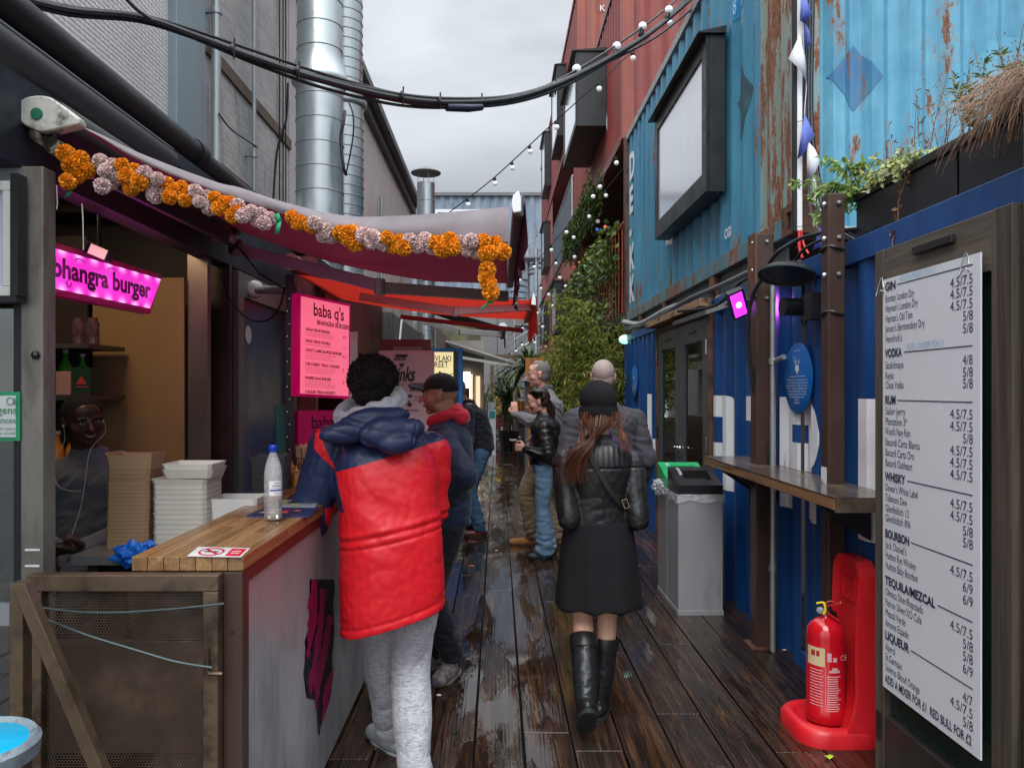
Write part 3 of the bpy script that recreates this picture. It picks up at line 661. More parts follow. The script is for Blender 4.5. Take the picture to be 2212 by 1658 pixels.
# bamboo clumps in front of the gallery
def bamboo(cx,cy,h,spread,ncane,nleaf,label,seed,lean=0.3,zl=.42):
	r_=random.Random(seed);t=empty('bamboo_plant',(cx,cy,0),label,'plant','bamboo clumps by the walkway')
	mp_=MB();mp_.lathe((cx,cy,0),[(.20,0),(.24,.05),(.26,.42),(.23,.42),(.22,.38)],20);mp_.build('pot',charcoal,t)
	ms=MB();ml=MB()
	for k in range(ncane):
		a=r_.uniform(0,6.283);q=spread*math.sqrt(r_.random());hh=h*r_.uniform(.6,1.05)
		top=Vector((cx+q*math.cos(a),cy+q*math.sin(a)*1.3,hh));b=Vector((cx+.12*math.cos(a),cy+.12*math.sin(a),.35))
		pts=[b.lerp(top,j/9)+Vector((math.cos(a),math.sin(a),0))*lean*((j/9)**3)*r_.random()-Vector((0,0,.28*(j/9)**4))for j in range(10)]
		ms.tube(pts,[.011-.0009*j for j in range(10)],5)
		for j in range(nleaf//ncane):
			u=zl+(1-zl)*r_.random()**.8;i=min(int(u*9),8);p=pts[i].lerp(pts[i+1],u*9-i)
			off=Vector((r_.uniform(-1,1),r_.uniform(-1,1),r_.uniform(-.5,.6)))*.26*r_.random();tw=p+off
			for q2 in range(4):
				leaf(ml,tw,Vector((r_.uniform(-1,1),r_.uniform(-1,1),r_.uniform(-.9,.15))),Vector((0,0,1)),r_.uniform(.09,.17),r_.uniform(.014,.022),r=.01+.98*r_.random())
	ms.build('cane',stem_mat,t);ml.build('leaves',green_bamboo,t)
	return t
bamboo(1.42,10.95,3.15,.40,22,1300,'tall feathery bamboo against the end of the turquoise container',11)
bamboo(1.30,12.6,2.7,.42,20,1000,'loose olive bamboo left of the tallest one, beside the bald man in grey',12)
bamboo(1.25,14.6,2.1,.4,14,700,'small distant bamboo beside the orange kiosk',13)

# ---- glazed double door
dr=empty('double_door',(XL,7.3,0),'grey framed double door with tall dark glass in the blue container','door')
YD0,YD1,ZD=6.25,8.38,2.27
mb=MB();mb.box((XL-.03,YD0,0),(XL+.05,YD0+.07,ZD));mb.box((XL-.03,YD1-.07,0),(XL+.05,YD1,ZD));mb.box((XL-.03,YD0+.07,ZD-.06),(XL+.05,YD1-.07,ZD));mb.build('door_frame',rust_steel,dr,bevel=.003)
door_grey=M('slate grey door paint',(.045,.052,.058),.35,0,.08,4,.05)
ym=(YD0+YD1)/2
for y0,y1 in((YD0+.073,ym-.003),(ym+.003,YD1-.073)):
	mb=MB();a,b=XL-.02,XL+.03;fw=.17
	mb.box((a,y0,.02),(b,y0+fw,ZD-.063));mb.box((a,y1-fw,.02),(b,y1,ZD-.063));mb.box((a,y0+fw,.02),(b,y1-fw,.30));mb.box((a,y0+fw,ZD-.25),(b,y1-fw,ZD-.063))
	lf=mb.build('door_leaf',door_grey,dr,bevel=.004)
	mb=MB();mb.box((XL,y0+fw,.30),(XL+.008,y1-fw,ZD-.25));mb.build('pane',glass('door glass',(.75,.78,.78),.03,.12),lf,smooth=0)
	mb=MB();mb.box((a-.012,(y0+y1)/2-.12,ZD-.165),(a-.001,(y0+y1)/2+.12,ZD-.145));mb.build('vent',black_paint,lf)
	mb=MB();yy=y1-.05 if y0<ym-.5 else y0+.05;mb.box((a-.008,yy-.02,.98),(a-.001,yy+.02,1.16));mb.tube([(a-.04,yy,1.06),(a-.04,yy+(-.1 if y0<ym-.5 else.1),1.06)],.008);mb.tube([(a,yy,1.06),(a-.04,yy,1.06)],.007);mb.build('handle',chrome,lf)
	mb=MB();yh=y0+.01 if y0<ym-.5 else y1-.01
	for z in(.35,1.1,1.9):mb.tube([(a-.012,yh,z),(a-.012,yh,z+.12)],.009)
	mb.build('hinge',chrome,lf)
# rotten timber over the door
mb=MB();mb.box((XL-.12,YD0-.05,2.28),(XL-.016,YD1+.12,2.345));mb.build('timber_lintel',M('peeling plywood',(.28,.17,.09),.75,0,.3,5,.6,40,bd=.01,stretch=(1,.4,1),dirt=(.05,.03,.02),dirt_s=4,dirt_lo=.5,dirt_hi=.56),loc='base',label='split and peeling timber strip over the glazed double door',category='timber',bevel=.006)

# ---- posts, conduit, shelf
def post(u,Xc,label,h,w_=.085,plate=False):
	Y=YX(u,Xc);t=empty('steel_post',(Xc,Y,0),label,'post')
	mb=MB();mb.box((Xc-w_/2,Y-w_/2,.0),(Xc+w_/2,Y+w_/2,h));mb.build('column',brown_steel,t,bevel=.006)
	mb=MB();mb.box((Xc-.09,Y-.09,.002),(Xc+.055,Y+.09,.014));mb.build('base_plate',rust_steel,t)
	mb=MB()
	for z in(h-.05,h-.22,h-.40):mb.lathe((Xc-w_/2-.001,Y-.012,z),[(.013,0),(.013,.008),(.008,.014),(.001,.015)],6,(-1,0,0));mb.lathe((Xc+.01,Y-w_/2-.001,z),[(.013,0),(.013,.008),(.008,.014),(.001,.015)],6,(0,-1,0))
	mb.build('bolt',galv,t);return t,Y
pA,YA=post(1646,1.655,'brown steel post between the floodlight and the grey conduit, rusted plate at its top',2.57,.11)
mb=MB();mb.box((1.655-.066,YA-.075,2.18),(1.655-.056,YA+.075,2.575));mb.build('top_plate',rust_steel,pA)
pB,YB=post(1799,1.665,'brown steel post by the drinks menu with bolts and a dangling strap at its top',2.57,.085)
mb=MB();mb.box((1.665-.085/2-.003,YB-.03,1.08),(1.665-.085/2-.001,YB+.03,1.22));put_text(mb,'TUF',(1.665-.0455,YB-.0,1.095),(0,0,1),(0,1,0),.035,m=1);mb.build('sticker',[white_ink,black_ink],pB)
cn=empty('conduit',(1.69,4.72,0),'grey vertical pipe on the blue wall right of the rusted post','pipe')
mb=MB();yc=4.72;mb.tube([(1.69,yc,0),(1.69,yc,2.26)],.017,12);mb.build('pipe',galv_dull,cn)
for z in(.49,1.76):mb=MB();mb.tube([(1.69,yc,z),(1.69,yc,z+.04)],.024,12);mb.build('clip',galv_dull,cn)
mb=MB();mb.tube([(1.70,yc-.02,1.78),(1.70,yc-.16,1.80)],.016,10);mb.build('stub',galv_dull,cn)

sh=empty('wall_shelf',(1.6,4.4,1.08),'long timber drinking shelf fixed along the blue wall','shelf')
mb=MB();mb.box((1.45,3.31,1.083),(1.60,5.40,1.135),r=.4);mb.box((1.602,3.31,1.083),(1.74,5.38,1.135),r=.8);mb.build('plank',wood('shelf timber',(.09,.045,.02),(.24,.125,.055),(.38,.22,.10),'Y',.8,.35),sh,bevel=.004)
mb=MB();mb.box((1.447,3.30,1.137),(1.745,5.40,1.140));mb.box((1.452,3.300,1.075),(1.742,3.309,1.136));mb.build('wet_top',M('soaked dark timber top',(.085,.066,.050),.2,0,.5,7,.15,60,stretch=(1,.3,1),rvar=.1,dirt=(.11,.075,.05),dirt_s=5),sh)
for y in(3.6,YA,5.15):
	mb=MB();mb.prism([(1.74,.90),(1.74,1.082),(1.50,1.082),(1.50,1.06)],(0,y-.02,0),(1,0,0),(0,0,1),(0,.04,0));mb.build('bracket',black_paint,sh)

# ================================================================ LEFT BUILDING AND DUCTS
XB=-2.6
def bumpy():
	m,nt,b=newmat('studded pale cladding');co=coords(nt,world=True)
	v=N(nt,'ShaderNodeTexVoronoi',i_Scale=1.0,i_Randomness=.12);L(nt,coords(nt,(1,17,30),world=True),v.inputs['Vector'])
	n=N(nt,'ShaderNodeTexNoise',i_Scale=1.2,i_Detail=6);L(nt,co,n.inputs['Vector'])
	c=mixc(nt,mrange(nt,n.outputs[0],.35,.7,0,1),(.58,.54,.53),(.44,.43,.43))
	c=mixc(nt,mrange(nt,v.outputs['Distance'],.18,.34,.30,0),c,(.20,.20,.23));L(nt,c,b.inputs['Base Color'])
	b.inputs['Roughness'].default_value=.5;bump(nt,b,math_(nt,'SUBTRACT',1.0,v.outputs['Distance']),.7,.02);return m
def slab_mat():
	m,nt,b=newmat('weathered fibre panel');co=coords(nt,world=True)
	n=N(nt,'ShaderNodeTexNoise',i_Scale=1.1,i_Detail=8,i_Roughness=.65);L(nt,co,n.inputs['Vector'])
	g=N(nt,'ShaderNodeTexNoise',i_Scale=3,i_Detail=8,i_Roughness=.7);L(nt,coords(nt,(1,1.2,10),(R(24),0,0),world=True),g.inputs['Vector'])
	s=N(nt,'ShaderNodeTexNoise',i_Scale=2,i_Detail=6,i_Roughness=.7);L(nt,coords(nt,(1,3,.5),world=True),s.inputs['Vector'])
	c=mixc(nt,mrange(nt,n.outputs[0],.38,.62,0,1),(.50,.47,.45),(.36,.35,.345));c=mixc(nt,mrange(nt,g.outputs[0],.45,.65,0,.55),c,(.19,.19,.19))
	c=mixc(nt,mrange(nt,s.outputs[0],.55,.68,0,.6),c,(.12,.12,.12));L(nt,c,b.inputs['Base Color'])
	b.inputs['Roughness'].default_value=.6;bump(nt,b,g.outputs[0],.4,.015);return m
bumpy_m,slab_m=bumpy(),slab_mat()
trim_m=wood('old trim timber',(.05,.03,.018),(.14,.085,.045),(.24,.16,.09),'Y',1,.6,rnd=.1,world=True)
lb=empty('building',(XB,8,3.6),'large grey panelled building rising over the food stalls on the left','building')
mb=MB();mb.box((XB-.3,-1,3.72),(XB,6.06,7.2));mb.build('cladding',bumpy_m,lb,smooth=0,label='studded pale cladding near the black gutter')
mb=MB();mb.box((XB-.3,6.66,3.72),(XB,9.55,7.2));mb.build('cladding',slab_m,lb,smooth=0)
mb=MB()
for y0 in(9.6,11.9,14.2,16.5,18.8,21.1):mb.box((XB-.3,y0,2.2),(XB,y0+2.26,7.14))
mb.build('cladding',M('pinkish grey panel',(.44,.40,.39),.55,0,.15,1.5,.15,world=True),lb,bevel=.01)
mb=MB();mb.box((XB-.2,6.06,3.0),(XB+.07,6.66,9.0));mb.build('pilaster',M('blue grey steel cladding',(.22,.28,.31),.45,.2,.08,3),lb,bevel=.01)
mb=MB();mb.box((XB-.28,-1,3.6),(XB+.03,9.6,3.718));mb.box((XB+.032,-1,3.60),(XB+.05,9.6,3.66));mb.build('timber_trim',trim_m,lb,bevel=.004)
mb=MB();mb.box((XB-.02,6.7,4.60),(XB+.025,9.6,4.72));mb.build('seam_board',M('brown seam',(.12,.085,.06),.7,0,.3,5,.3,world=True),lb)
mb=MB();mb.box((XB-1,-1,7.15),(XB+.28,23.4,7.32));mb.box((XB-.02,9,6.95),(XB+.12,23.4,7.15));mb.build('roof_edge',M('dark roof edging',(.055,.055,.06),.5),lb,bevel=.01)
mb=MB();mb.box((XB-1,9.56,2.2),(XB-.31,23.4,7.14));mb.box((XB-3,23.3,0),(XB,23.4,7.2));mb.box((XB-.6,-1,3.7),(XB-.31,9.55,7.14));mb.build('structure_wall',M('grey render',(.2,.2,.2),.7),lb)
for y,r_,z0,z1,nm in((6.85,.042,2.75,9,0),(7.92,.022,3.65,7.1,0),(13.3,.04,3,6.4,1),(16.6,.04,3,5.8,1),(20.4,.04,3,5.4,1)):
	mb=MB();mb.tube([(XB+.09,y,z0),(XB+.09,y,z1)],r_,14)
	for z in(z0+.35,z0+2.2):mb.tube([(XB+.09,y,z),(XB+.09,y,z+.05)],r_+.012,14);mb.box((XB,y-.02,z+.01),(XB+.06,y+.02,z+.04))
	mb.build('downpipe',M('zinc downpipe',(.36,.39,.40),.4,.5,.08,3,.05),lb)
for y in(9.05,9.2,9.32):mb=MB();mb.tube([(XB+.03,y,3.0),(XB+.03,y,7.1)],.008,5);mb.build('wire',rubber,lb)
mb=MB();mb.tube(smooth_path([P(622,180,8.3),P(618,260,8.3),P(598,330,8.3),P(590,440,8.3)]),.012,6);mb.build('wire',rubber,lb)
mb=MB();mb.tube(smooth_path([(XB+.13,6.8,4.05),(XB+.2,6.95,3.95),(XB+.3,7.3,3.92),(XB+.22,7.5,3.98)]),.008,5);mb.build('cable_tie',rubber,lb)

def duct(X,Y,r,z0,z1,seam,label,cone=None,name='ventilation_duct',seamr=.006):
	t=empty(name,(X,Y,z0),label,'duct')
	prof_=[(r,0),(r,z1-z0)]
	if cone:
		zc,rc,h,r2=cone;prof_=[(r,0),(r,zc-z0-.02),(rc,zc-z0-.01),(rc+.008,zc-z0),(rc+.008,zc-z0+.05),(rc,zc-z0+.06),(r2,zc-z0+h),(r2,z1-z0)]
	mb=MB();mb.lathe((X,Y,z0),prof_,40);mb.build('tube',galv,t)
	mb=MB();z=z0+.1
	while z<z1-.05:
		rr=r
		if cone and z>cone[0]-.05:rr=cone[3]
		if not(cone and cone[0]-.06<z<cone[0]+cone[2]+.03):
			mb.lathe_open((X,Y,z),[(rr,-seamr),(rr+seamr,-seamr*.4),(rr+seamr,seamr*.4),(rr,seamr)],40)
		z+=seam
	mb.build('seam',galv_dull,t);return t
duct(-1.62,7.0,.213,2.0,9.5,.215,'wide silver ventilation duct with flared collar, nearer of the pair',(4.38,.245,.26,.203))
duct(-1.60,8.0,.20,1.9,10,.10,'ribbed silver duct standing just behind the wide one',(4.55,.225,.05,.19),seamr=.007)
ch=duct(-1.12,12.0,.138,2.2,4.83,.25,'silver chimney pipe with conical rain cap further down the alley',name='chimney_pipe')
mb=MB();mb.lathe((-1.12,12,4.98),[(.23,0),(.235,.015),(.02,.11),(.004,.115)],36);mb.build('rain_cap',M('dull grey cap',(.14,.14,.14),.5,.5),ch)
for a in range(4):
	mb=MB();c,s=math.cos(a*1.571+.4),math.sin(a*1.571+.4);mb.bar((-1.12+.13*c,12+.13*s,4.8),(-1.12+.13*c,12+.13*s,5.0),.03,.006);mb.build('stay',galv_dull,ch)
# bracket loops on the ducts
mb=MB();mb.tube(smooth_path([P(745,240,6.85),P(742,265,6.8),P(736,300,6.8),P(742,360,6.8),P(748,378,6.85)]),.014,8);mb.tube(smooth_path([P(754,222,6.85),P(763,250,6.8),P(762,300,6.8),P(748,375,6.85)]),.008,6)
mb.build('cable_loop',rubber,loc='base',label='black cable and bracket looped between the two ducts',cat='cable')

# ================================================================ FIRST STALL
navy=M('near black navy steel',(.012,.016,.026),.45,.1,.3,4,.15,dirt=(.03,.025,.02),dirt_s=4)
XS=-1.5
st=empty('food_stall',(XS,3.4,0),'dark container food stall with pink lit sign and open serving side','market stall')
mb=MB();mb.box((XS-.1,.2,2.30),(XS,5.7,2.62));mb.build('fascia',navy,st,bevel=.006)
mb=MB();mb.box((-3.2,.2,2.64),(XS+.02,9.0,2.70));mb.box((-3.2,.2,2.56),(XS-.1,5.7,2.60));mb.build('roof',navy,st)
inner=M('dark stall lining',(.035,.028,.028),.6,0,.3,3)
mb=MB();mb.box((-3.2,.2,0),(-3.15,5.7,2.56));mb.box((-3.15,4.36,0),(-1.62,4.42,2.56));mb.build('wall',inner,st)
mb=MB();mb.box((XS-.06,4.30,0),(XS+.0,4.34,2.3));mb.box((XS-.12,4.30,0),(XS-.061,4.36,2.3));mb.build('door_post',M('dark rust post',(.06,.028,.02),.5,0,.3,6),st)
mb=MB();mb.box((-1.635,4.05,0),(-1.53,4.10,2.32));mb.build('steel_strip',M('tarnished steel strip',(.17,.13,.12),.35,.5,.3,3,.1,stretch=(1,1,.5)),st)
mb=MB()
for k in range(4):mb.box((-2.9,2.7+k*.42,2.52),(-1.62,2.78+k*.42,2.559))
mb.build('ceiling_batten',inner,st)
# ply board facing the alley
mb=MB();mb.box((-2.12,4.02,.1),(-1.64,4.04,2.19));mb.build('plywood_board',M('plain plywood',(.30,.185,.085),.6,0,.10,1.5,.05,30,stretch=(1,1,.4),dirt=(.22,.13,.06),dirt_s=2.5),label='tall bare plywood board standing inside the pink lit stall',cat='board',loc='base',bevel=.002)
# blue glazed door panel of the stall
dp=empty('stall_door',(XS,5.0,0),'dark blue glazed door with grey frame and round sticker behind the pink menu','door')
fr_m=M('grey brown door frame',(.085,.08,.08),.45,.1,.15,4)
mb=MB();mb.box((XS-.02,4.36,0),(XS+.03,4.46,2.28));mb.box((XS-.02,5.5,0),(XS+.03,5.6,2.28));mb.box((XS-.02,4.46,2.14),(XS+.03,5.5,2.28));mb.build('frame',fr_m,dp,bevel=.004)
mb=MB();mb.box((XS-.01,4.46,0),(XS+.005,5.5,2.14));mb.build('panel',M('deep blue glazed panel',(.010,.025,.065),.32,0,.3,2,.02),dp)
mb=MB();c=PX(536,723,XS+.007);mb.lathe(c,[(.055,0),(.055,.002),(.001,.003)],28,(1,0,0));mb.build('round_sticker',M('grey round sticker',(.30,.28,.27),.6,0,.3,30),dp)
mb=MB();mb.box((XS+.006,5.18,.9),(XS+.009,5.48,1.5));mb.build('teal_notice',M('teal paper',(.02,.12,.12),.6),dp)
mb=MB();mb.box((-1.62,4.42,0),(XS-.02,5.7,2.3));mb.build('door_lining',inner,dp)
# gutter, cassette pipe
mb=MB();mb.tube([(-1.6,.4,2.84),(-1.6,4.0,2.84),(-1.6,4.02,2.84),(-1.6,5.25,2.82)],[.07,.07,.058,.058],20);mb.tube([(-1.6,4.0,2.84),(-1.6,4.08,2.84)],.078,20)
mb.build('gutter_pipe',M('black gloss plastic',(.006,.006,.008),.5,0,.1,5,.02,spec=.3),loc='base',label='thick black drainpipe running above the stall awning',cat='pipe')
mb=MB();mb.tube([(-1.56,.4,2.655),(-1.56,3.55,2.655)],.088,24);mb.build('roller_tube',M('grey black roller',(.022,.022,.024),.5,.1,.1,5,.03),loc='base',label='dark grey roller tube under the black drainpipe',cat='tube')
# shelving with bottles
sv=empty('shelving',(-2.35,3.9,0),'dark shelving at the back of the pink lit stall','shelf')
shelf_m=M('dim steel shelf',(.10,.095,.10),.35,.5,.1,4)
for z in(1.16,1.555,1.80):
	mb=MB();mb.box((-2.8,3.62,z),(-1.93,3.98,z+.022));mb.build('shelf',shelf_m,sv)
mb=MB();mb.box((-3.05,3.985,.3),(-2.13,4.005,2.4));mb.build('back_panel',inner,sv)
bottle_prof=[(.001,0),(.036,.002),(.038,.02),(.038,.15),(.034,.18),(.014,.215),(.013,.255),(.016,.258),(.016,.275),(.001,.276)]
def shelf_bottle(x,y,z,m,s,label,cat='bottle',group=None,cap=None):
	t=empty('bottle',(x,y,z),label,cat,group);mb=MB();mb.lathe((x,y,z),[(a*s,b*s)for a,b in bottle_prof],16);mb.build('body',m,t)
	mb=MB();mb.lathe((x,y,z+.257*s),[(.017*s,0),(.017*s,.02*s),(.001,.021*s)],12);mb.build('cap',cap or white_plastic,t);return t
gb=M('green bottle',(.07,.42,.03),.2,0,.1,5,0,emit=(.02,.12,.01),es=0)
shelf_bottle(-2.185,3.75,1.578,gb,.78,'leftmost green squeezy bottle on the shelf under the pink sign')
shelf_bottle(-2.125,3.78,1.578,gb,.80,'middle green squeezy bottle on the shelf under the pink sign')
shelf_bottle(-2.075,3.84,1.578,gb,.74,'rightmost green bottle, half hidden by the pale carton')
mb=MB();mb.box((-2.105,3.66,1.578),(-2.035,3.72,1.69));mb.build('carton',M('dusty pink carton',(.42,.24,.24),.6),loc='base',label='plain dusty pink carton beside the green bottles',cat='carton',bevel=.003)
tb=empty('snack_box',(-1.98,3.7,1.578),'dark green box with red triangle print on the stall shelf','box')
mb=MB();mb.box((-2.025,3.66,1.578),(-1.94,3.76,1.71));mb.build('carton',M('dark green carton',(.01,.05,.025),.5),tb)
mb=MB();mb.prism([(-.025,0),(.025,0),(0,.04)],(-1.982,3.659,1.63),(1,0,0),(0,0,1),(0,-.001,0));mb.box((-2.01,3.6585,1.615),(-1.95,3.6595,1.62));mb.build('print',M('red print',(.5,.05,.06),.5),tb)
for k,(x,s)in enumerate(((-2.20,.75),(-2.13,.8),(-2.06,.78),(-1.99,.72))):
	shelf_bottle(x,3.72,1.183,M('amber jar',(.75,.32,.04),.2,0,.2,9),s,'amber sauce jar on the low shelf behind the seated man, number %s from the left'%('one','two','three','four')[k]if 0 else['outermost amber jar at the left of the low shelf','second amber jar from the left on the low shelf','third amber jar on the low shelf behind the seated man','amber jar nearest the plywood on the low shelf'][k],'jar','amber jars on the low stall shelf')
for k,x in enumerate((-2.19,-2.04,-1.97)):
	t=empty('glass_jar',(x,3.74,1.823),['clear jar catching pink light at the left of the top shelf','clear jar in the middle of the top stall shelf','clear jar at the right of the top stall shelf'][k],'jar','clear jars on the top stall shelf')
	mb=MB();mb.lathe((x,3.74,1.823),[(.001,0),(.03,.002),(.03,.10),(.022,.12),(.022,.13),(.001,.131)],14);mb.build('body',M('glass tinted with pink light',(.12,.07,.10),.08,.3,.6,30),t)  # pink light of the sign is put into the jar colour

# pink light box sign
def lit(name,c,e,s):return M(name,c,.3,emit=e,es=s)
def pink_panel():
	m,nt,b=newmat('pink light box');co=coords(nt)
	v=N(nt,'ShaderNodeSeparateXYZ');L(nt,co,v.inputs[0])
	# rows of lamps along the top and bottom edges behind the acrylic
	w_=N(nt,'ShaderNodeMath',operation='MULTIPLY');w_.inputs[1].default_value=2*math.pi/.105;L(nt,v.outputs['Y'],w_.inputs[0])
	sn=mrange(nt,math_(nt,'COSINE',w_.outputs[0]),-1,1,0,1);ez=mrange(nt,math_(nt,'ABSOLUTE',v.outputs['Z']),.035,.075,0,1)
	f=math_(nt,'MULTIPLY',math_(nt,'POWER',sn,1.5),math_(nt,'POWER',ez,2))
	L(nt,mixc(nt,f,(.72,.028,.50),(1,.42,.85)),b.inputs['Emission Color']);L(nt,mrange(nt,f,0,1,.85,1.5),b.inputs['Emission Strength'])
	b.inputs['Base Color'].default_value=(.3,.02,.2,1);b.inputs['Roughness'].default_value=.3;return m
ps=empty('lit_sign',(-1.66,3.15,2.06),'glowing pink stall sign with dark curly lettering','sign')
pz=2.06;A_=Vector((-1.70,2.45,pz));B_=Vector((-1.625,3.70,pz));dn=(B_-A_).normalized();up=Vector((0,0,1));nn=dn.cross(up)
def para(mb,e,t,slant=.10,off=0):
	h=.075+e;ln=(B_-A_).length
	poly=[(0-e,-h),(ln-slant+e*.6,-h),(ln+e,h),(0-e,h)]
	mb.prism(poly,A_+nn*off,dn,up,nn*t)
mb=MB();para(mb,.025,-.05,off=-.004);mb.build('case',M('crimson sign case',(.22,.004,.06),.4,emit=(.5,.0,.12),es=.06),ps,smooth=0)
mb=MB();para(mb,0,.004,off=0);mb.build('face',pink_panel(),ps,smooth=0)
mb=MB();o_=P(107,590,2.86);o_=A_+dn*.43+up*-.028;
put_text(mb,'bhangra burger',o_,dn,up,.105,fit=.72,off=.006,bold=.0035)
for a in(.17,.40):
	o2=A_+dn*(.43+a)+up*.05;mb.tube([o2+dn*(.03*math.cos(q))+up*.010*math.sin(q)+nn*.007 for q in np.linspace(0,3.3,10)],.002,4)
for a in(.10,.26,.57):
	o2=A_+dn*(.43+a)+up*-.045;mb.tube([o2+dn*(.014*math.cos(q))+up*.014*math.sin(q)+nn*.007 for q in np.linspace(2.5,6.6,10)],.002,4)
mb.build('lettering',M('plum lettering',(.03,.0,.02),.6),ps)
for y in(2.7,3.0,3.3,3.6):
	l=bpy.data.lights.new('sign_glow','POINT');l.energy=.3;l.color=(1,.12,.7);l.shadow_soft_size=.06;o=bpy.data.objects.new('sign_glow',l);o.location=(-1.60,y,2.06);COL.objects.link(o)
# warm stall lamp
sp=empty('spot_lamp',PZ(205,545,2.28)*1,'small spotlight clamped under the stall ceiling above the pink sign','lamp');q=P(215,545,3.1);sp.location=q
mb=MB();mb.obox(q,(.09,.07,.05),Matrix.Rotation(.4,3,'Y'));mb.tube([q+Vector((0,0,.02)),q+Vector((0,0,.22))],.01,6);mb.build('housing',black_paint,sp,bevel=.004)
mb=MB();mb.obox(q+Vector((.012,-.037,-.004)),(.07,.006,.04),Matrix.Rotation(.4,3,'Y'));mb.build('lens',lit('warm lens',(1,.8,.6),(1,.75,.5),.35),sp)
l=bpy.data.lights.new('stall_lamp','AREA');l.energy=4.0;l.size=.35;l.color=(1,.72,.42);o=bpy.data.objects.new('stall_lamp',l);o.location=(-1.95,3.2,2.5);o.rotation_euler=(R(22),0,0);COL.objects.link(o)

# ---- glazed end panel on the far left, posters
gp=empty('glazed_screen',(-1.45,2.4,0),'tall glazed screen with tarnished steel post at the left edge','screen')
tarn=M('tarnished steel',(.20,.19,.165),.4,.35,.3,4,.15,stretch=(1,1,.35),dirt=(.08,.065,.05),dirt_s=6,dirt_lo=.5)
mb=MB();mb.box((-1.49,2.40,0),(-1.42,2.47,2.30));mb.build('post',tarn,gp,bevel=.003)
mb=MB();mb.box((-2.6,2.42,.86),(-1.492,2.455,.93));mb.box((-2.6,2.42,0),(-1.492,2.455,.08));mb.box((-2.6,2.42,2.2),(-1.492,2.455,2.3));mb.build('rail',grey_metal,gp)
mb=MB();mb.box((-2.6,2.435,.08),(-1.492,2.441,.859));mb.box((-2.6,2.435,.931),(-1.492,2.441,2.199));mb.build('pane',glass('screen glass',(.42,.50,.48),.03,.12),gp,smooth=0)
mb=MB();mb.box((-1.515,2.405,.0),(-1.491,2.46,2.25));mb.build('edge_strip',black_paint,gp)
for z in(.965,1.05,1.10):
	mb=MB();mb.box((-1.475,2.397,z),(-1.43,2.3995,z+.006));mb.build('tape',white_plastic,gp)
mb=MB();mb.ball((-1.44,2.395,1.71),.014,8);mb.build('latch',rubber,gp)
pf=empty('framed_poster',(-1.6,2.38,1.9),'blank sheet in a white frame on the glazed screen','poster')
p0,p1=P(-90,640,2.36),P(30,392,2.36)
mb=MB()
for a,b in(((p0.x,p0.z),(p1.x,p0.z+.03)),((p0.x,p1.z-.03),(p1.x,p1.z)),((p1.x-.03,p0.z+.03),(p1.x,p1.z-.03)),((p0.x,p0.z+.03),(p0.x+.03,p1.z-.03))):mb.box((a[0],2.35,a[1]),(b[0],2.38,b[1]))
mb.build('frame',M('off white frame',(.66,.66,.62),.4),pf,bevel=.003)
mb=MB();mb.box((p0.x+.03,2.368,p0.z+.03),(p1.x-.03,2.372,p1.z-.03));mb.build('sheet',M('pale blue sheet',(.60,.66,.76),.25),pf)
mb=MB();mb.box((p0.x,2.34,p0.z-.02),(p1.x+.02,2.385,p0.z-.001));mb.box((p1.x+.001,2.34,p0.z),(p1.x+.025,2.385,p1.z+.02));mb.build('edge',black_paint,pf)
nc=empty('notice',(-1.6,2.395,1.45),'green bordered allergens notice taped to the glazed screen','notice')
a,b=P(-95,952,2.39),P(42,846,2.39)
mb=MB();mb.box((a.x,2.392,a.z),(b.x,2.395,b.z));mb.build('border',M('green print',(.02,.30,.12),.5),nc)
mb=MB();mb.box((a.x+.012,2.389,a.z+.012),(b.x-.012,2.3915,b.z-.012));mb.build('card',M('white card',(.66,.69,.68),.5),nc)
mb=MB();gi=0
def rtext(t_,u,v,s):
	vs,fs=text_mesh(t_,s);wd=max(p.x for p in vs);o3=P(u,v,2.386);put_text(mb,t_,o3-Vector((wd,0,0)),(1,0,0),(0,0,1),s,off=.001)
rtext('Allergens',36,893,.034);rtext('& Intolerances',34,913,.026);rtext('For information please',33,928,.0125);rtext('ask a member of staff',33,938,.0125)
o3=P(22,866,2.386);mb.tube([o3+Vector((.011*math.cos(q),0,.011*math.sin(q)))for q in np.linspace(0,6.28,14)],.0012,4)
for k in range(5):mb.box(P(29,860+k*3,2.386),P(36,861.5+k*3,2.3855))
mb.build('lettering',M('green ink',(.02,.22,.09),.5),nc)

# ================================================================ AWNINGS
def cloth2(name,top,under,transl=.25):
	m,nt,b=newmat(name);g=N(nt,'ShaderNodeNewGeometry');co=coords(nt)
	n=N(nt,'ShaderNodeTexNoise',i_Scale=7,i_Detail=7,i_Roughness=.7);L(nt,co,n.inputs['Vector']);w2=N(nt,'ShaderNodeTexNoise',i_Scale=260,i_Detail=2);L(nt,co,w2.inputs['Vector'])
	t=mixc(nt,mrange(nt,n.outputs[0],.35,.7,0,1),top,tuple(x*.72 for x in top));u=mixc(nt,mrange(nt,n.outputs[0],.35,.7,0,1),under,tuple(x*.7 for x in under))
	c=mixc(nt,g.outputs['Backfacing'],t,u);L(nt,c,b.inputs['Base Color']);b.inputs['Roughness'].default_value=.7;b.inputs['Specular IOR Level'].default_value=.3
	bump(nt,b,w2.outputs[0],.2,.003)
	tr=N(nt,'ShaderNodeBsdfTranslucent');tr.inputs[0].default_value=(*under,1);ms=N(nt,'ShaderNodeMixShader');ms.inputs[0].default_value=transl
	o=[x for x in nt.nodes if x.type=='OUTPUT_MATERIAL'][0];L(nt,b.outputs[0],ms.inputs[1]);L(nt,tr.outputs[0],ms.inputs[2]);L(nt,ms.outputs[0],o.inputs[0]);return m
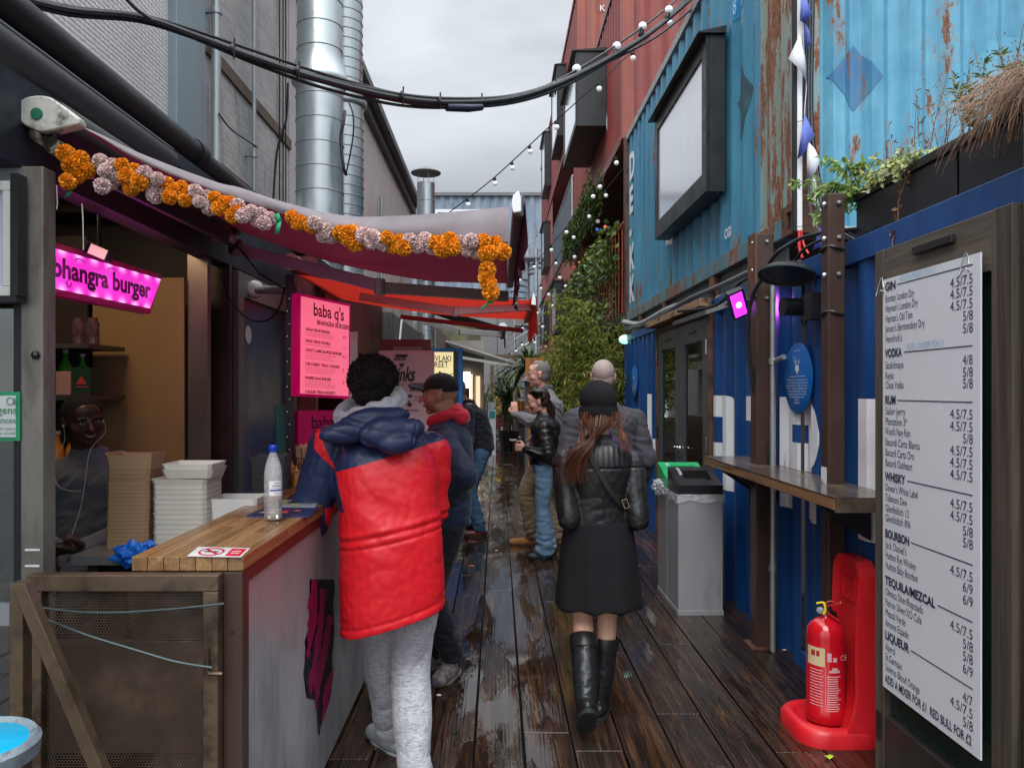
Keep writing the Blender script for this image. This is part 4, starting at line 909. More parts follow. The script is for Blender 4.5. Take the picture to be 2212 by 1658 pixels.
def lerp_curve(pts,t):
	xs=[p[0]for p in pts];x=xs[0]+(xs[-1]-xs[0])*t;z=float(np.interp(x,xs,[p[1]for p in pts]));return x,z
def cr(pts,n=40):
	sp_=smooth_path([(a,0,b)for a,b in pts],8);return[(p.x,p.z)for p in sp_]
grey_cloth=cloth2('mauve grey awning cloth',(.27,.235,.25),(.17,.018,.040),.16)
aw=empty('awning',(-.7,3.4,2.2),'mauve grey awning with crimson underside over the burger stall','awning')
near=cr([((u-1075)/1660*2.5,1.6+(843-v)/1660*2.5)for u,v in((150,262),(220,291),(309,334),(463,392),(518,405),(617,438),(744,466),(850,467),(941,461),(1099,447))])
far=cr([((u-1075)/1660*4.25,1.6+(843-v)/1660*4.25)for u,v in((520,500),(700,562),(900,603),(1000,610),(1095,612))])
flap=cr([((u-1075)/1660*2.5,1.6+(843-v)/1660*2.5)for u,v in((150,266),(220,300),(309,353),(463,416),(518,434),(617,465),(744,506),(850,518),(941,522),(1099,526))])
def canopy(i,j):
	a=lerp_curve(near,i);b=lerp_curve(far,i);x=a[0]+(b[0]-a[0])*j;z=a[1]+(b[1]-a[1])*j-.05*math.sin(math.pi*j)*math.sin(math.pi*min(1,i*1.05))*.6
	return Vector((x,2.5+1.75*j,z+.006*math.sin(i*23)*math.sin(math.pi*j)))
mb=MB();mb.grid(canopy,60,20);mb.build('canopy',grey_cloth,aw,smooth=180)
def flapf(i,j):
	a=lerp_curve(near,i);b=lerp_curve(flap,i);w_=.006*noise.noise((i*9,j*2,0))+.012*j*noise.noise((i*5,3,j))
	return Vector((a[0]+(b[0]-a[0])*j,2.497-.03*math.sin(j*2.2)+w_,a[1]+(b[1]-a[1])*j+.004*noise.noise((i*40,j,0))*(j>.9)))
mb=MB();mb.grid(flapf,80,8);o=mb.build('side_flap',grey_cloth,aw,smooth=180)
o.data.flip_normals()if hasattr(o.data,'flip_normals')else None
XF=.05
mb=MB();mb.box((XF-.0,2.50,2.165),(XF+.035,4.25,2.235));mb.build('front_bar',M('brown front bar',(.10,.075,.07),.4,.2,.2,8),aw,bevel=.006)
mb=MB();mb.prism([(0,.03),(.018,.045),(.026,.02),(.026,-.025),(.0,-.028),(-.006,0)],(XF,2.475,2.20),(1,0,0),(0,0,1),(0,.025,0));mb.build('end_cap',white_plastic,aw,bevel=.004)
def val(i,j):
	y=2.5+1.77*i;sc=.03*abs(math.sin(i*math.pi*9));d=.17+sc
	return Vector((XF+.04+.010*math.sin(i*40+j*2)*j+.02*j*noise.noise((i*6,0,1)),y,2.235-d*j))
mb=MB();mb.grid(val,110,8);mb.build('valance',cloth2('dark maroon valance',(.06,.012,.025),(.05,.01,.02),.1),aw,smooth=180)
mb=MB();mb.tube([val(i,1)+Vector((.001,0,0))for i in np.linspace(.80,1,22)],.005,5);mb.build('hem',M('pale hem',(.55,.45,.5),.6),aw)
mb=MB();mb.tube([(-1.47,2.52,2.50),(-1.47,4.25,2.50)],.06,20);mb.build('roller',M('dark roller',(.03,.027,.028),.6),aw)
# teardrop end cover of the cassette with a green dot
mb=MB();c=P(95,246,2.42);Rm=Matrix.Rotation(R(12),3,'Y')
tear=[(.095*math.cos(q)*(1 if math.cos(q)<0 else 1.0)+(.02 if math.cos(q)>0 else 0)*abs(math.cos(q))**3,.058*math.sin(q)*(1-.45*max(0,math.cos(q))))for q in np.linspace(0,6.283,30)[:-1]]
mb.prism(tear,c,Rm@Vector((1,0,0)),Rm@Vector((0,0,1)),(0,.05,0));mb.build('end_cover',M('grubby white cover',(.50,.49,.44),.35,0,.15,12,.1,dirt=(.12,.10,.08),dirt_s=14,dirt_lo=.55,dirt_hi=.68),aw,bevel=.018)
mb=MB();mb.lathe(c+Vector((-.022,-.001,0)),[(.019,0),(.018,.004),(.001,.005)],20,(0,-1,0));mb.build('cover_dot',M('green dot',(.02,.14,.08),.4),aw)
# knuckle and arms
grease=M('greasy cast metal',(.28,.24,.19),.35,.6,.3,15,.2,dirt=(.03,.025,.02),dirt_s=18,dirt_lo=.48,dirt_hi=.56)
mb=MB();q0,q1,q2=P(85,290,2.46),P(120,318,2.46),P(150,345,2.46)
mb.ball(q0,.030,12);mb.bar(q0,q1,.03,.045);mb.lathe(q1+Vector((0,-.02,0)),[(.026,0),(.026,.05),(.012,.055),(.012,.06)],16,(0,1,0));mb.bar(q1,q2,.028,.04);mb.lathe(q2+Vector((0,-.022,0)),[(.022,0),(.022,.05),(.001,.055)],16,(0,1,0));mb.ball(P(118,285,2.45),.022,10,sc=(.7,.6,1.6));mb.build('knuckle',grease,aw)
arm_m=M('taupe arm',(.36,.31,.28),.4,.2,.08,4)
mb=MB();mb.bar(P(165,350,2.56),P(490,512,3.3),.03,.055);mb.build('arm',M('dark tube',(.03,.03,.032),.5),aw,bevel=.006)
mb=MB();mb.bar(P(510,537,4.1),P(821,618,3.7),.035,.06);mb.build('arm',arm_m,aw,bevel=.006)
mb=MB();mb.bar(P(819,621,3.70),P(1096,640,4.05),.035,.055);mb.lathe(P(820,620,3.70)-Vector((0,0,.04)),[(.028,0),(.028,.08)],14);mb.build('arm',arm_m,aw,bevel=.006)
mb=MB();mb.lathe(P(510,537,4.1)-Vector((0,0,.03)),[(.04,0),(.04,.07),(.02,.08)],14);mb.lathe(P(480,505,3.9),[(.05,-.05),(.05,.06),(.03,.07)],16,(1,.6,-.2));mb.build('shoulder',grease,aw)
mb=MB();mb.tube([P(500,515,4.05),P(560,590,4.0),P(640,640,4.0)],.005,5);mb.build('wire',rubber,aw)

# garland of pompoms along the near edge
def pompom_mesh(mb,r,c=(0,0,0)):
	mb.ball(c,r*.80,10)
	rr=random.Random(5)
	for k in range(620):
		z=rr.uniform(-1,1);a=rr.uniform(0,6.283);q=math.sqrt(1-z*z);d=Vector((q*math.cos(a),q*math.sin(a),z));t1=d.orthogonal().normalized();t1=Matrix.Rotation(rr.uniform(0,6.28),3,d)@t1
		b=Vector(c)+d*r*.70;e=Vector(c)+(d+Vector((rr.uniform(-.25,.25),rr.uniform(-.25,.25),rr.uniform(-.25,.25)))).normalized()*r*rr.uniform(.94,1.14);t2=d.cross(t1);w_=r*.085
		mb.add([b-t1*w_,b+t1*w_,e+t1*w_*1.1+t2*r*.09,e-t1*w_*1.1-t2*r*.05],[(0,1,2,3)],None,rr.random()*.98+.01)
po=M('orange paper',(.84,.33,.010),.6,0,.2,30,.2,rnd=.35,sss=.0);pk=M('pale pink paper',(.74,.56,.53),.65,0,.2,24,.2,rnd=.3)
gd=empty('garland',(-.7,2.47,2.2),'garland of orange and pale pink paper pompoms along the awning edge','garland')
protos={}
def pom(p,r,m):
	key=m.name
	if key not in protos:
		mb=MB();pompom_mesh(mb,.03);ob_=LB(mb,'pompom',m,gd,smooth=0);protos[key]=ob_;first=True
	else:
		ob_=protos[key].copy();COL.objects.link(ob_);ob_.parent=gd
	ob_.location=p-gd.location;s=r/.03;ob_.scale=(s,s,s);ob_.rotation_euler=(rng.random()*6,rng.random()*6,rng.random()*6);return ob_
rp=random.Random(21);gi=[]
def gline(t):
	a,b=lerp_curve(flap,t);return a,b
clusters=[(150,'o',5,372),(205,'p',4,395),(255,'o',3,385)]
def blob(u0,u1,v0,v1,col_,n,r):
	for q in range(n):
		fu=(q+.5)/n;uu=u0+(u1-u0)*(.18+.64*((q*.618)%1));vv=v0+(v1-v0)*(.14+.72*fu)
		pom(P(uu,vv,2.455+rp.uniform(-.025,.02)),r*rp.uniform(.78,1.06),po if col_=='o' else pk)
for args in((128,208,312,412,'o',6,.028),(205,272,330,420,'p',6,.028),(252,318,338,425,'o',5,.026),(300,372,358,438,'p',5,.026),(352,398,385,440,'o',3,.025),(385,430,388,448,'o',3,.024),(412,468,398,462,'p',4,.024),(455,505,416,462,'o',3,.023),(490,530,425,480,'o',3,.023),(500,575,430,490,'p',4,.023),(555,602,452,492,'p',3,.021)):blob(*args)
u_=628;kk=0
while u_<1085:
	t=(u_-150)/(1099-150);x,z=gline(t);base_v=843-(z-1.6)*1660/2.5
	for q in range(2):
		uu=u_+rp.uniform(-5,5)+q*15;vv=base_v-2+q*17+rp.uniform(-4,6)
		if uu<1088:pom(P(uu,vv,2.455+rp.uniform(-.02,.03)),.0245*rp.uniform(.8,1.12),po if(kk//2)%2==0 else pk)
	u_+=26;kk+=1
for uu,vv in((1050,548),(1053,582),(1051,600),(1056,614),(1060,632)):pom(P(uu,vv,2.45),.026,po)
rib=M('green ribbon',(.005,.22,.09),.5)
for pts in([(1057,640),(1056,652),(1040,668)],[(1056,652),(1066,655)]):
	mb=MB();mb.tube([P(a,b,2.45)for a,b in pts],.0045,5);mb.build('ribbon',rib,gd)
for pts in([(157,398),(150,410),(145,425)],[(597,462),(603,480),(598,505)],[(690,480),(676,495),(672,480)]):
	mb=MB();pp=[P(a,b,2.44)for a,b in pts];w_=Vector((.008,0,.004))
	for p_,q_ in zip(pp,pp[1:]):mb.quad(p_-w_,p_+w_,q_+w_,q_-w_)
	mb.build('ribbon',rib,gd,solid=.001)
for pts in([(122,400),(124,440),(122,452)],[(177,440),(179,470),(180,540)]):
	mb=MB();mb.tube([P(a,b,2.43)for a,b in pts],.002,4);mb.build('string',M('grubby string',(.4,.36,.3),.7),gd)

# second awning, red
red_cloth=cloth2('scarlet awning cloth',(.45,.03,.02),(.62,.035,.02),.4)
a2=empty('awning',(-.5,5.5,2.2),'scarlet awning with pale folding arm beyond the mauve one','awning')
def can2(i,j):
	y=4.95+1.35*j;x=-1.30+(1.52+.0*j)*i;z=2.35-.17*i-.035*math.sin(math.pi*i)+.012*math.sin(i*14)*math.sin(math.pi*j);return Vector((x,y,z))
mb=MB();mb.grid(can2,40,14);mb.build('canopy',red_cloth,a2,smooth=180)
mb=MB();mb.box((.215,4.95,2.15),(.25,6.3,2.21));mb.build('front_bar',M('red bar',(.30,.03,.02),.4),a2,bevel=.005)
mb=MB();mb.prism([(0,-.03),(.03,-.035),(.028,.01),(.018,.05),(.006,.02)],(.215,4.925,2.18),(1,0,0),(0,0,1),(0,.024,0));mb.build('end_cap',white_plastic,a2,bevel=.003)
def val2(i,j):
	y=4.95+1.36*i;return Vector((.252+.012*math.sin(i*22)*j,y,2.21-(.20+.04*abs(math.sin(i*math.pi*5)))*j))
mb=MB();mb.grid(val2,60,6);mb.build('valance',red_cloth,a2,smooth=180)
palearm=M('pale pink arm',(.55,.45,.45),.35,.1,.05)
mb=MB();mb.bar(P(778,640,5.4),P(985,672,5.2),.035,.055);mb.build('arm',palearm,a2,bevel=.005)
mb=MB();mb.bar(P(985,672,5.2),P(1150,663,5.2),.035,.05);mb.lathe(P(985,672,5.2)-Vector((0,0,.035)),[(.026,0),(.026,.07)],12);mb.build('arm',palearm,a2,bevel=.005)
mb=MB();mb.bar(P(865,684,6.2),P(1130,714,6.2),.03,.035);mb.build('arm',M('dark red arm',(.20,.02,.025),.4),a2,bevel=.005)
mb=MB();mb.tube([(-1.32,4.9,2.42),(-1.32,6.4,2.42)],.055,16);mb.build('roller',M('dark red roller',(.12,.02,.02),.4),a2)
# third awning, black with bronze arms
a3=empty('awning',(-.5,8,2.2),'half open black awning with grey arms beyond the scarlet one','awning')
def can3(i,j):
	return Vector((-1.15+1.2*i,7.5+1.2*j,2.62-.40*i-.02*math.sin(math.pi*i)))
mb=MB();mb.grid(can3,20,8);mb.build('canopy',cloth2('black awning cloth',(.03,.03,.032),(.014,.013,.014),.03),a3,smooth=180)
mb=MB();mb.tube([(.05,7.45,2.215),(.05,8.75,2.215)],.035,12);mb.build('front_bar',black_paint,a3)
mb=MB();mb.lathe((.05,7.42,2.215),[(.04,0),(.04,.03),(.01,.035)],12,(0,1,0));mb.build('end_cap',white_plastic,a3)
mb=MB();mb.bar(P(902,690,7.5),P(993,716,7.4),.035,.06);mb.bar(P(993,716,7.4),P(1083,722,7.5),.035,.055);mb.build('arm',M('grey arm',(.22,.21,.20),.4,.3),a3,bevel=.004)
mb=MB();mb.tube([P(1090,728,7.5),P(1091,752,7.5)],.008,5);mb.build('strap',rubber,a3)
mb=MB();mb.tube([P(868,688,7.2),P(863,738,7.2)],.010,8);mb.build('rod',white_plastic,a3)
# fourth, far translucent awning
a4=empty('awning',(-.5,20.5,2.3),'far grey translucent awning sloping over the last stall','awning')
mb=MB();mb.grid(lambda i,j:Vector((-1.35+1.75*i,18+4.5*j,2.78-.55*i)),10,6);mb.build('canopy',cloth2('translucent grey sheet',(.16,.16,.155),(.14,.14,.13),.25),a4,smooth=180)
mb=MB();mb.bar((-1.35,17.98,2.80),(.4,17.98,2.25),.05,.04);mb.bar((-1.35,17.95,2.45),(.38,17.95,2.17),.05,.06);mb.bar((.4,17.98,2.24),(.4,22.5,2.24),.05,.08);mb.build('frame',M('pale aluminium',(.45,.44,.42),.35,.4),a4)
mb=MB();mb.bar((.38,18,1.0),(.38,18,2.2),.04,.04);mb.build('rod',M('pale rod',(.3,.29,.28),.4),a4)

# ================================================================ COUNTER, GATE AND WHAT STANDS ON THEM
ct=empty('serving_counter',(-.86,3.2,0),'food stall serving counter with wooden top, grey front and crimson painted claw mark','counter')
top_w=wood('oiled block top',(.12,.055,.02),(.25,.13,.05),(.38,.23,.11),'Y',.55,.25,rnd=.18,world=True)
mb=MB();r2=random.Random(9)
xs=np.linspace(-1.015,-.704,8)
for a,b in zip(xs,xs[1:]):
	y=2.13
	while y<4.3:
		ln=r2.uniform(.35,.9);e=min(y+ln,4.3);mb.box((a+.0006,y+(.0006 if y>2.2 else 0),1.10),(b-.0006,e-.0006,1.14),r=.02+.98*r2.random());y=e
mb.build('worktop',top_w,ct,bevel=.002)
def panel_mat():
	m,nt,b=newmat('scuffed grey panel');co=coords(nt,world=True)
	n=N(nt,'ShaderNodeTexNoise',i_Scale=3.5,i_Detail=9,i_Roughness=.68,i_Distortion=.5);L(nt,coords(nt,(1,1.5,.7),world=True),n.inputs['Vector'])
	n2=N(nt,'ShaderNodeTexNoise',i_Scale=11,i_Detail=7,i_Roughness=.7);L(nt,coords(nt,(1,2,.6),world=True),n2.inputs['Vector'])
	s=N(nt,'ShaderNodeSeparateXYZ');L(nt,co,s.inputs[0])
	c=mixc(nt,mrange(nt,n.outputs[0],.38,.64,0,1),(.23,.235,.24),(.42,.425,.43));c=mixc(nt,mrange(nt,n2.outputs[0],.6,.72,0,.6),c,(.52,.52,.53))
	zf=math_(nt,'ADD',s.outputs['Z'],mrange(nt,n.outputs[0],.3,.7,-.35,.35));c=mixc(nt,mrange(nt,zf,.78,1.2,0,.5),c,(.30,.07,.09));L(nt,c,b.inputs['Base Color'])
	b.inputs['Roughness'].default_value=.4;bump(nt,b,n2.outputs[0],.2,.004);return m
mb=MB();mb.box((-.74,2.19,.03),(-.722,4.28,1.055));mb.build('front_panel',panel_mat(),ct,smooth=0)
mb=MB();mb.box((-.745,2.185,1.057),(-.712,4.3,1.098));mb.box((-.7395,2.1855,.03),(-.714,2.1895,1.056));mb.build('red_trim',M('weathered red trim',(.11,.018,.014),.45,0,.3,6,.2),ct)
mb=MB();mb.box((-.762,2.13,0),(-.7065,2.185,1.097));mb.build('corner_post',brown_steel,ct,bevel=.003)
mb=MB();mb.lathe((-.735,2.1295,.93),[(.006,0),(.006,.0008),(.001,.001)],10,(0,-1,0));mb.build('bolt_hole',black_matt,ct)
mb=MB();mb.box((-.98,2.2,.02),(-.75,4.28,1.09));mb.build('carcass',inner,ct)
# claw mark: jagged crimson strokes over black ones
crim=M('crimson mural paint',(.34,.006,.09),.4,0,.15,8);blk=M('black mural paint',(.012,.012,.014),.45)
XP=-.7215
def stroke(pts_l,pts_r,m,off,name):
	mb=MB();L_=[]
	poly=[PX(u,v,XP+off)for u,v in pts_l]+[PX(u,v,XP+off)for u,v in reversed(pts_r)]
	n=len(poly);
	bm=bmesh.new();vs=[bm.verts.new(p)for p in poly];f=bm.faces.new(vs);bmesh.ops.triangulate(bm,faces=[f]);bm.verts.index_update()
	mb.add([v.co.copy()for v in bm.verts],[tuple(v.index for v in f.verts)for f in bm.faces]);bm.free();mb.build(name,m,ct,smooth=0)
def zz(u,v):return((u/2.155)/1.157,(1150+v/2.155)/1.157)
def jag(pts,amp,seed):
	r_=random.Random(seed);o=[]
	for(a,b),(c,d)in zip(pts,pts[1:]):
		for k in range(4):
			t=k/4;o.append((a+(c-a)*t+r_.uniform(-amp,amp)*(k>0),b+(d-b)*t))
	return o+[pts[-1]]
Z=lambda l:[zz(*p)for p in l]
stroke(Z(jag([(1668,640),(1690,760),(1650,940),(1640,1100),(1650,1280)],9,1)),Z(jag([(1800,640),(1800,850),(1790,1100),(1770,1300),(1700,1290)],5,2)),blk,.0,'mural_black')
stroke(Z(jag([(1700,1180),(1700,1320),(1715,1480)],4,21)),Z(jag([(1770,1180),(1750,1330),(1722,1478)],5,22)),blk,.0003,'mural_black')
stroke(Z(jag([(1680,640),(1672,720),(1662,860),(1652,960),(1655,1060)],12,3)),Z(jag([(1712,650),(1716,760),(1700,900),(1690,980),(1660,1070)],8,4)),crim,.001,'mural_stroke')
stroke(Z(jag([(1720,690),(1712,860),(1690,1040),(1662,1180),(1668,1250)],6,5)),Z(jag([(1758,690),(1750,820),(1730,980),(1700,1150),(1672,1270)],7,6)),crim,.001,'mural_stroke')
stroke(Z(jag([(1765,830),(1745,960),(1712,1100),(1690,1220),(1705,1340)],6,7)),Z(jag([(1795,840),(1780,980),(1750,1110),(1722,1230),(1712,1340)],6,8)),crim,.001,'mural_stroke')
stroke(Z(jag([(1762,1180),(1735,1260),(1735,1400)],5,9)),Z(jag([(1800,1100),(1785,1250),(1745,1395)],5,10)),crim,.001,'mural_stroke')
# tree-of-life style thin branches of the mark top
mb=MB()
for a,b in((1700,610),(1725,650),(1748,640)):pass
# back bench inside the stall
bb=empty('back_bench',(-1.32,3.4,0),'low back bench behind the serving counter carrying boxes','bench')
mb=MB();mb.box((-1.64,2.95,.93),(-1.02,4.28,.965));mb.build('top',M('scuffed steel bench',(.22,.21,.21),.35,.4,.2,5),bb)
mb=MB();mb.box((-1.60,3.0,0),(-1.56,3.04,.93));mb.box((-1.10,3.0,0),(-1.06,3.04,.93));mb.box((-1.56,4.2,0),(-1.06,4.24,.93));mb.build('frame',inner,bb)

# gate of perforated steel
def perf_mat():
	m,nt,b=newmat('perforated rusty sheet');o=[n for n in nt.nodes if n.type=='OUTPUT_MATERIAL'][0]
	g=N(nt,'ShaderNodeNewGeometry');s=N(nt,'ShaderNodeSeparateXYZ');L(nt,g.outputs['Position'],s.inputs[0]);p=.0088
	def lat(ox,oz):
		fx=math_(nt,'SUBTRACT',math_(nt,'FRACT',math_(nt,'ADD',math_(nt,'DIVIDE',s.outputs['X'],p),ox+400)),.5);fz=math_(nt,'SUBTRACT',math_(nt,'FRACT',math_(nt,'ADD',math_(nt,'DIVIDE',s.outputs['Z'],p*1.732),oz)),.5)
		return math_(nt,'SQRT',math_(nt,'ADD',math_(nt,'MULTIPLY',fx,fx),math_(nt,'MULTIPLY',math_(nt,'MULTIPLY',fz,fz),3.0)))
	dmin=math_(nt,'MINIMUM',lat(0,0),lat(.5,.5));hole=math_(nt,'LESS_THAN',dmin,.37)
	n=N(nt,'ShaderNodeTexNoise',i_Scale=6,i_Detail=8,i_Roughness=.7);L(nt,g.outputs['Position'],n.inputs['Vector'])
	L(nt,ramp(nt,n.outputs[0],[(.3,(.030,.020,.014)),(.5,(.085,.055,.036)),(.68,(.17,.115,.075))]).outputs[0],b.inputs['Base Color']);b.inputs['Roughness'].default_value=.45;b.inputs['Metallic'].default_value=.3
	t=N(nt,'ShaderNodeBsdfTransparent');ms=N(nt,'ShaderNodeMixShader');L(nt,hole,ms.inputs[0]);L(nt,b.outputs[0],ms.inputs[1]);L(nt,t.outputs[0],ms.inputs[2]);L(nt,ms.outputs[0],o.inputs[0]);return m
rs=M('bronze brown steel',(.115,.080,.052),.36,.45,.3,5,.2,50,dirt=(.05,.032,.02),dirt_s=6,dirt_lo=.5,dirt_hi=.62)
gt=empty('gate',(-1.02,2.1,0),'rusty gate of perforated steel in front of the stall','gate')
XG0,XG1,ZG=-1.284,-.815,1.098
mb=MB();mb.box((XG0,2.09,ZG-.045),(XG1+.055,2.13,ZG));mb.build('top_rail',rs,gt,bevel=.003)
for x0 in(XG0,XG1+.012):
	mb=MB();mb.box((x0,2.091,.04),(x0+.042,2.129,ZG-.046));mb.build('stile',rs,gt,bevel=.003)
mb=MB();mb.box((XG0+.043,2.112,.08),(XG1+.011,2.1135,ZG-.046));mb.build('perforated_sheet',perf_mat(),gt,smooth=0)
mb=MB();mb.box((XG0+.043,2.1275,.60),(XG1+.011,2.145,.905));mb.build('backing_plate',M('dull brown plate',(.085,.062,.045),.5,.2,.3,5),gt)
mb=MB();mb.tube([P(447,1400,2.08),P(447,1448,2.08),P(452,1454,2.08),P(480,1454,2.085)],.005,6);mb.build('latch',rs,gt)
gbr=empty('gate_brace',(-1.2,1.95,0),'rusty steel upright with diagonal strut standing before the gate','brace')
mb=MB();a=P(30,1250,1.95);b=P(60,1250,1.95);mb.box((a.x,1.93,0),(b.x,1.97,1.115));mb.build('upright',rs,gbr,bevel=.003)
mb=MB();mb.bar(P(48,1262,1.925),P(250,1740,1.925),.034,.034,up=(0,1,0));mb.build('strut',rs,gbr,bevel=.003)
wire_m=M('grey green wire',(.05,.075,.08),.35,.3)
for i,pts in enumerate(([(92,1312),(170,1321),(260,1322),(380,1314),(484,1303)],[(92,1333),(180,1368),(290,1402),(380,1428),(458,1441)])):
	mb=MB();mb.tube(smooth_path([P(u,v,2.075)for u,v in pts]),.0033,6);mb.build('wire',wire_m,loc='base',label=['upper thin wire strung almost level across the gate','lower thin wire sloping down across the gate'][i],cat='wire')
# round blue table, bottom left
rt=empty('round_table',(-1.08,1.45,0),'round bright blue table with grey rim at the bottom left corner','table')
c=PZ(-35,1612,.73);c=Vector((-1.07,1.57,.71));
tp=P(-62,1605,1.52);zc=tp.z
mb=MB();mb.lathe((tp.x,1.52,zc-.03),[(.001,0),(.10,.0),(.103,.026),(.098,.03),(.001,.031)],48);mb.build('top',M('bright cyan paint',(.0,.33,.55),.3,0,.1,4,.02),rt)
mb=MB();mb.lathe_open((tp.x,1.52,zc-.035),[(.100,0),(.118,.002),(.121,.03),(.112,.042),(.099,.034)],48);mb.build('rim',M('worn grey rim',(.22,.27,.30),.4,.2,.3,20,.1,dirt=(.06,.05,.05),dirt_s=20),rt)
mb=MB();mb.tube([(tp.x,1.52,0),(tp.x,1.52,zc-.03)],.03,14);mb.lathe((tp.x,1.52,0),[(.12,0),(.12,.01),(.03,.03)],24);mb.build('stem',charcoal,rt)

# stacks of takeaway boxes
SH={}
def shade(m):
	"""darker copy for every other tray: shade between rims put into colour"""
	if m.name not in SH:
		c=TC[m.name];SH[m.name]=M(m.name+' shaded copy',tuple(x*y for x,y in zip(c,(.84,.82,.78))),.75,0,.08,3,.1)  # darkened colour draws the shade lines between stacked rims
	return SH[m.name]
TC={'brown kraft card':(.42,.265,.15),'off white bagasse':(.76,.73,.65),'charcoal card':(.07,.075,.08),'white foam tray':(.78,.77,.77)}
def tray_stack(cx,cy,z,w_,d_,n,dz,m,label,flare=.035,rz=0,lean=0,top=None,hgt=.05,peak=0):
	t=empty('box_stack',(cx,cy,z),label,'takeaway boxes');Mz=Matrix.Rotation(rz,3,'Z');r_=random.Random(int(cx*1000))
	for k in range(n):
		zz0=dz*k;jx,jy=r_.uniform(-.0018,.0018),r_.uniform(-.0018,.0018);jx+=lean*k;hh=hgt if k==n-1 else dz*1.35
		mb=MB();sec=[]
		for sc_,h in((.90,0),(.90+(.1*hh/hgt),hh),(.90+(.1*hh/hgt)-.02,hh),(.88,.004)):
			rr=.012;a,b=w_/2*sc_,d_/2*sc_
			pts=[(-a+rr,-b),(a-rr,-b),(a,-b+rr),(a,b-rr),(a-rr,b),(-a+rr,b),(-a,b-rr),(-a,-b+rr)]
			for(x,y)in pts:
				pk_=peak*abs(x/a)**4*(h/hgt)if k==n-1 else 0
				sec.append(Mz@Vector((x+jx,y+jy,0))+Vector((0,0,h+zz0+pk_)))
		fs=[(r*8+i,r*8+(i+1)%8,(r+1)*8+(i+1)%8,(r+1)*8+i)for r in range(3)for i in range(8)]
		mb.add(sec,[(7,6,5,4,3,2,1,0)]+fs+[tuple(24+i for i in range(8))]);mb.build('tray',m if k%2 else shade(m),t,loc=(0,0,0),smooth=30)
	return t
kraft=M('brown kraft card',(.42,.265,.15),.7,0,.08,3,.1);foam=M('off white bagasse',(.76,.73,.65),.6,0,.05,5,.15,120);blackc=M('charcoal card',(.07,.075,.08),.5,0,.15,5);whitef=M('white foam tray',(.78,.77,.77),.45,0,.04,4,.08)
tray_stack(-1.475,3.12,.966,.185,.16,42,.0078,kraft,'tall stack of brown card food trays beside the seated man',peak=.022,hgt=.045,lean=.0002)
tray_stack(-1.255,3.12,.966,.225,.20,27,.0098,foam,'stack of off white lidded food boxes between brown trays and open box',hgt=.03)
t=tray_stack(-1.22,3.10,1.255,.20,.18,2,.026,foam,'two off white boxes lying on top of the tall white stack',hgt=.03)
tray_stack(-1.06,3.16,.966,.19,.17,1,.02,whitef,'open deep white foam box at the edge of the counter',hgt=.20)
tray_stack(-1.07,3.62,1.0,.18,.15,20,.0115,blackc,'stack of charcoal card trays behind the plastic bottle',peak=.03,hgt=.06,rz=.1)
mb=MB();mb.box((-1.17,3.54,.966),(-.99,3.7,.998));mb.build('spacer_box',blackc,loc='base',label='flat black carton under the charcoal tray stack',cat='box',bevel=.003)

# crumpled blue bag
bag=MB();
def bagf(i,j):
	a=i*2*math.pi;ph=j*math.pi;d=Vector((math.sin(ph)*math.cos(a),math.sin(ph)*math.sin(a),math.cos(ph)));q=.75+.45*noise.noise(d*2.2)+.22*abs(noise.noise(d*5))
	return Vector((-1.37+.10*d.x*q,2.92+.06*d.y*q,.98+.055*d.z*q))
bag.grid(bagf,48,24);bag.build('plastic_bag',M('thin blue plastic',(.01,.13,.55),.25,0,.3,20,.3,60,alpha=.9),loc='base',label='crumpled bright blue plastic bag behind the counter',cat='bag',smooth=25)
# no smoking sticker
nk=empty('sticker',(-.93,2.2,1.14),'white no smoking sticker with red ring on the counter end','sticker')
def WT(u,v):return PZ(u,v,1.1412)
mb=MB();c4=[WT(403,1201),WT(520,1203),WT(541,1183),WT(428,1180)];mb.quad(*c4);mb.build('card',M('glossy white vinyl',(.68,.66,.66),.2),nk,smooth=0)
def bil(a,b,z=.0005):
	p=c4[0].lerp(c4[1],a).lerp(c4[3].lerp(c4[2],a),b);return p+Vector((0,0,z))
mb=MB()
for k in range(28):
	a0,a1=k/28*6.283,(k+1)/28*6.283
	mb.quad(bil(.36+.24*math.cos(a0),.5+.40*math.sin(a0)),bil(.36+.24*math.cos(a1),.5+.40*math.sin(a1)),bil(.36+.20*math.cos(a1),.5+.31*math.sin(a1)),bil(.36+.20*math.cos(a0),.5+.31*math.sin(a0)))
mb.quad(bil(.20,.72),bil(.24,.80),bil(.54,.28),bil(.50,.22));mb.quad(bil(.68,.12),bil(.96,.12),bil(.96,.88),bil(.68,.88));mb.build('ring',M('sign red',(.55,.01,.03),.4),nk,smooth=0)
mb=MB();mb.quad(bil(.22,.46,.001),bil(.50,.46,.001),bil(.50,.54,.001),bil(.22,.54,.001));mb.build('cigarette',black_ink,nk,smooth=0)
mb=MB();mb.quad(bil(.74,.55,.001),bil(.90,.55,.001),bil(.90,.62,.001),bil(.74,.62,.001));mb.quad(bil(.74,.35,.001),bil(.90,.35,.001),bil(.90,.42,.001),bil(.74,.42,.001));mb.build('print',white_ink,nk,smooth=0)
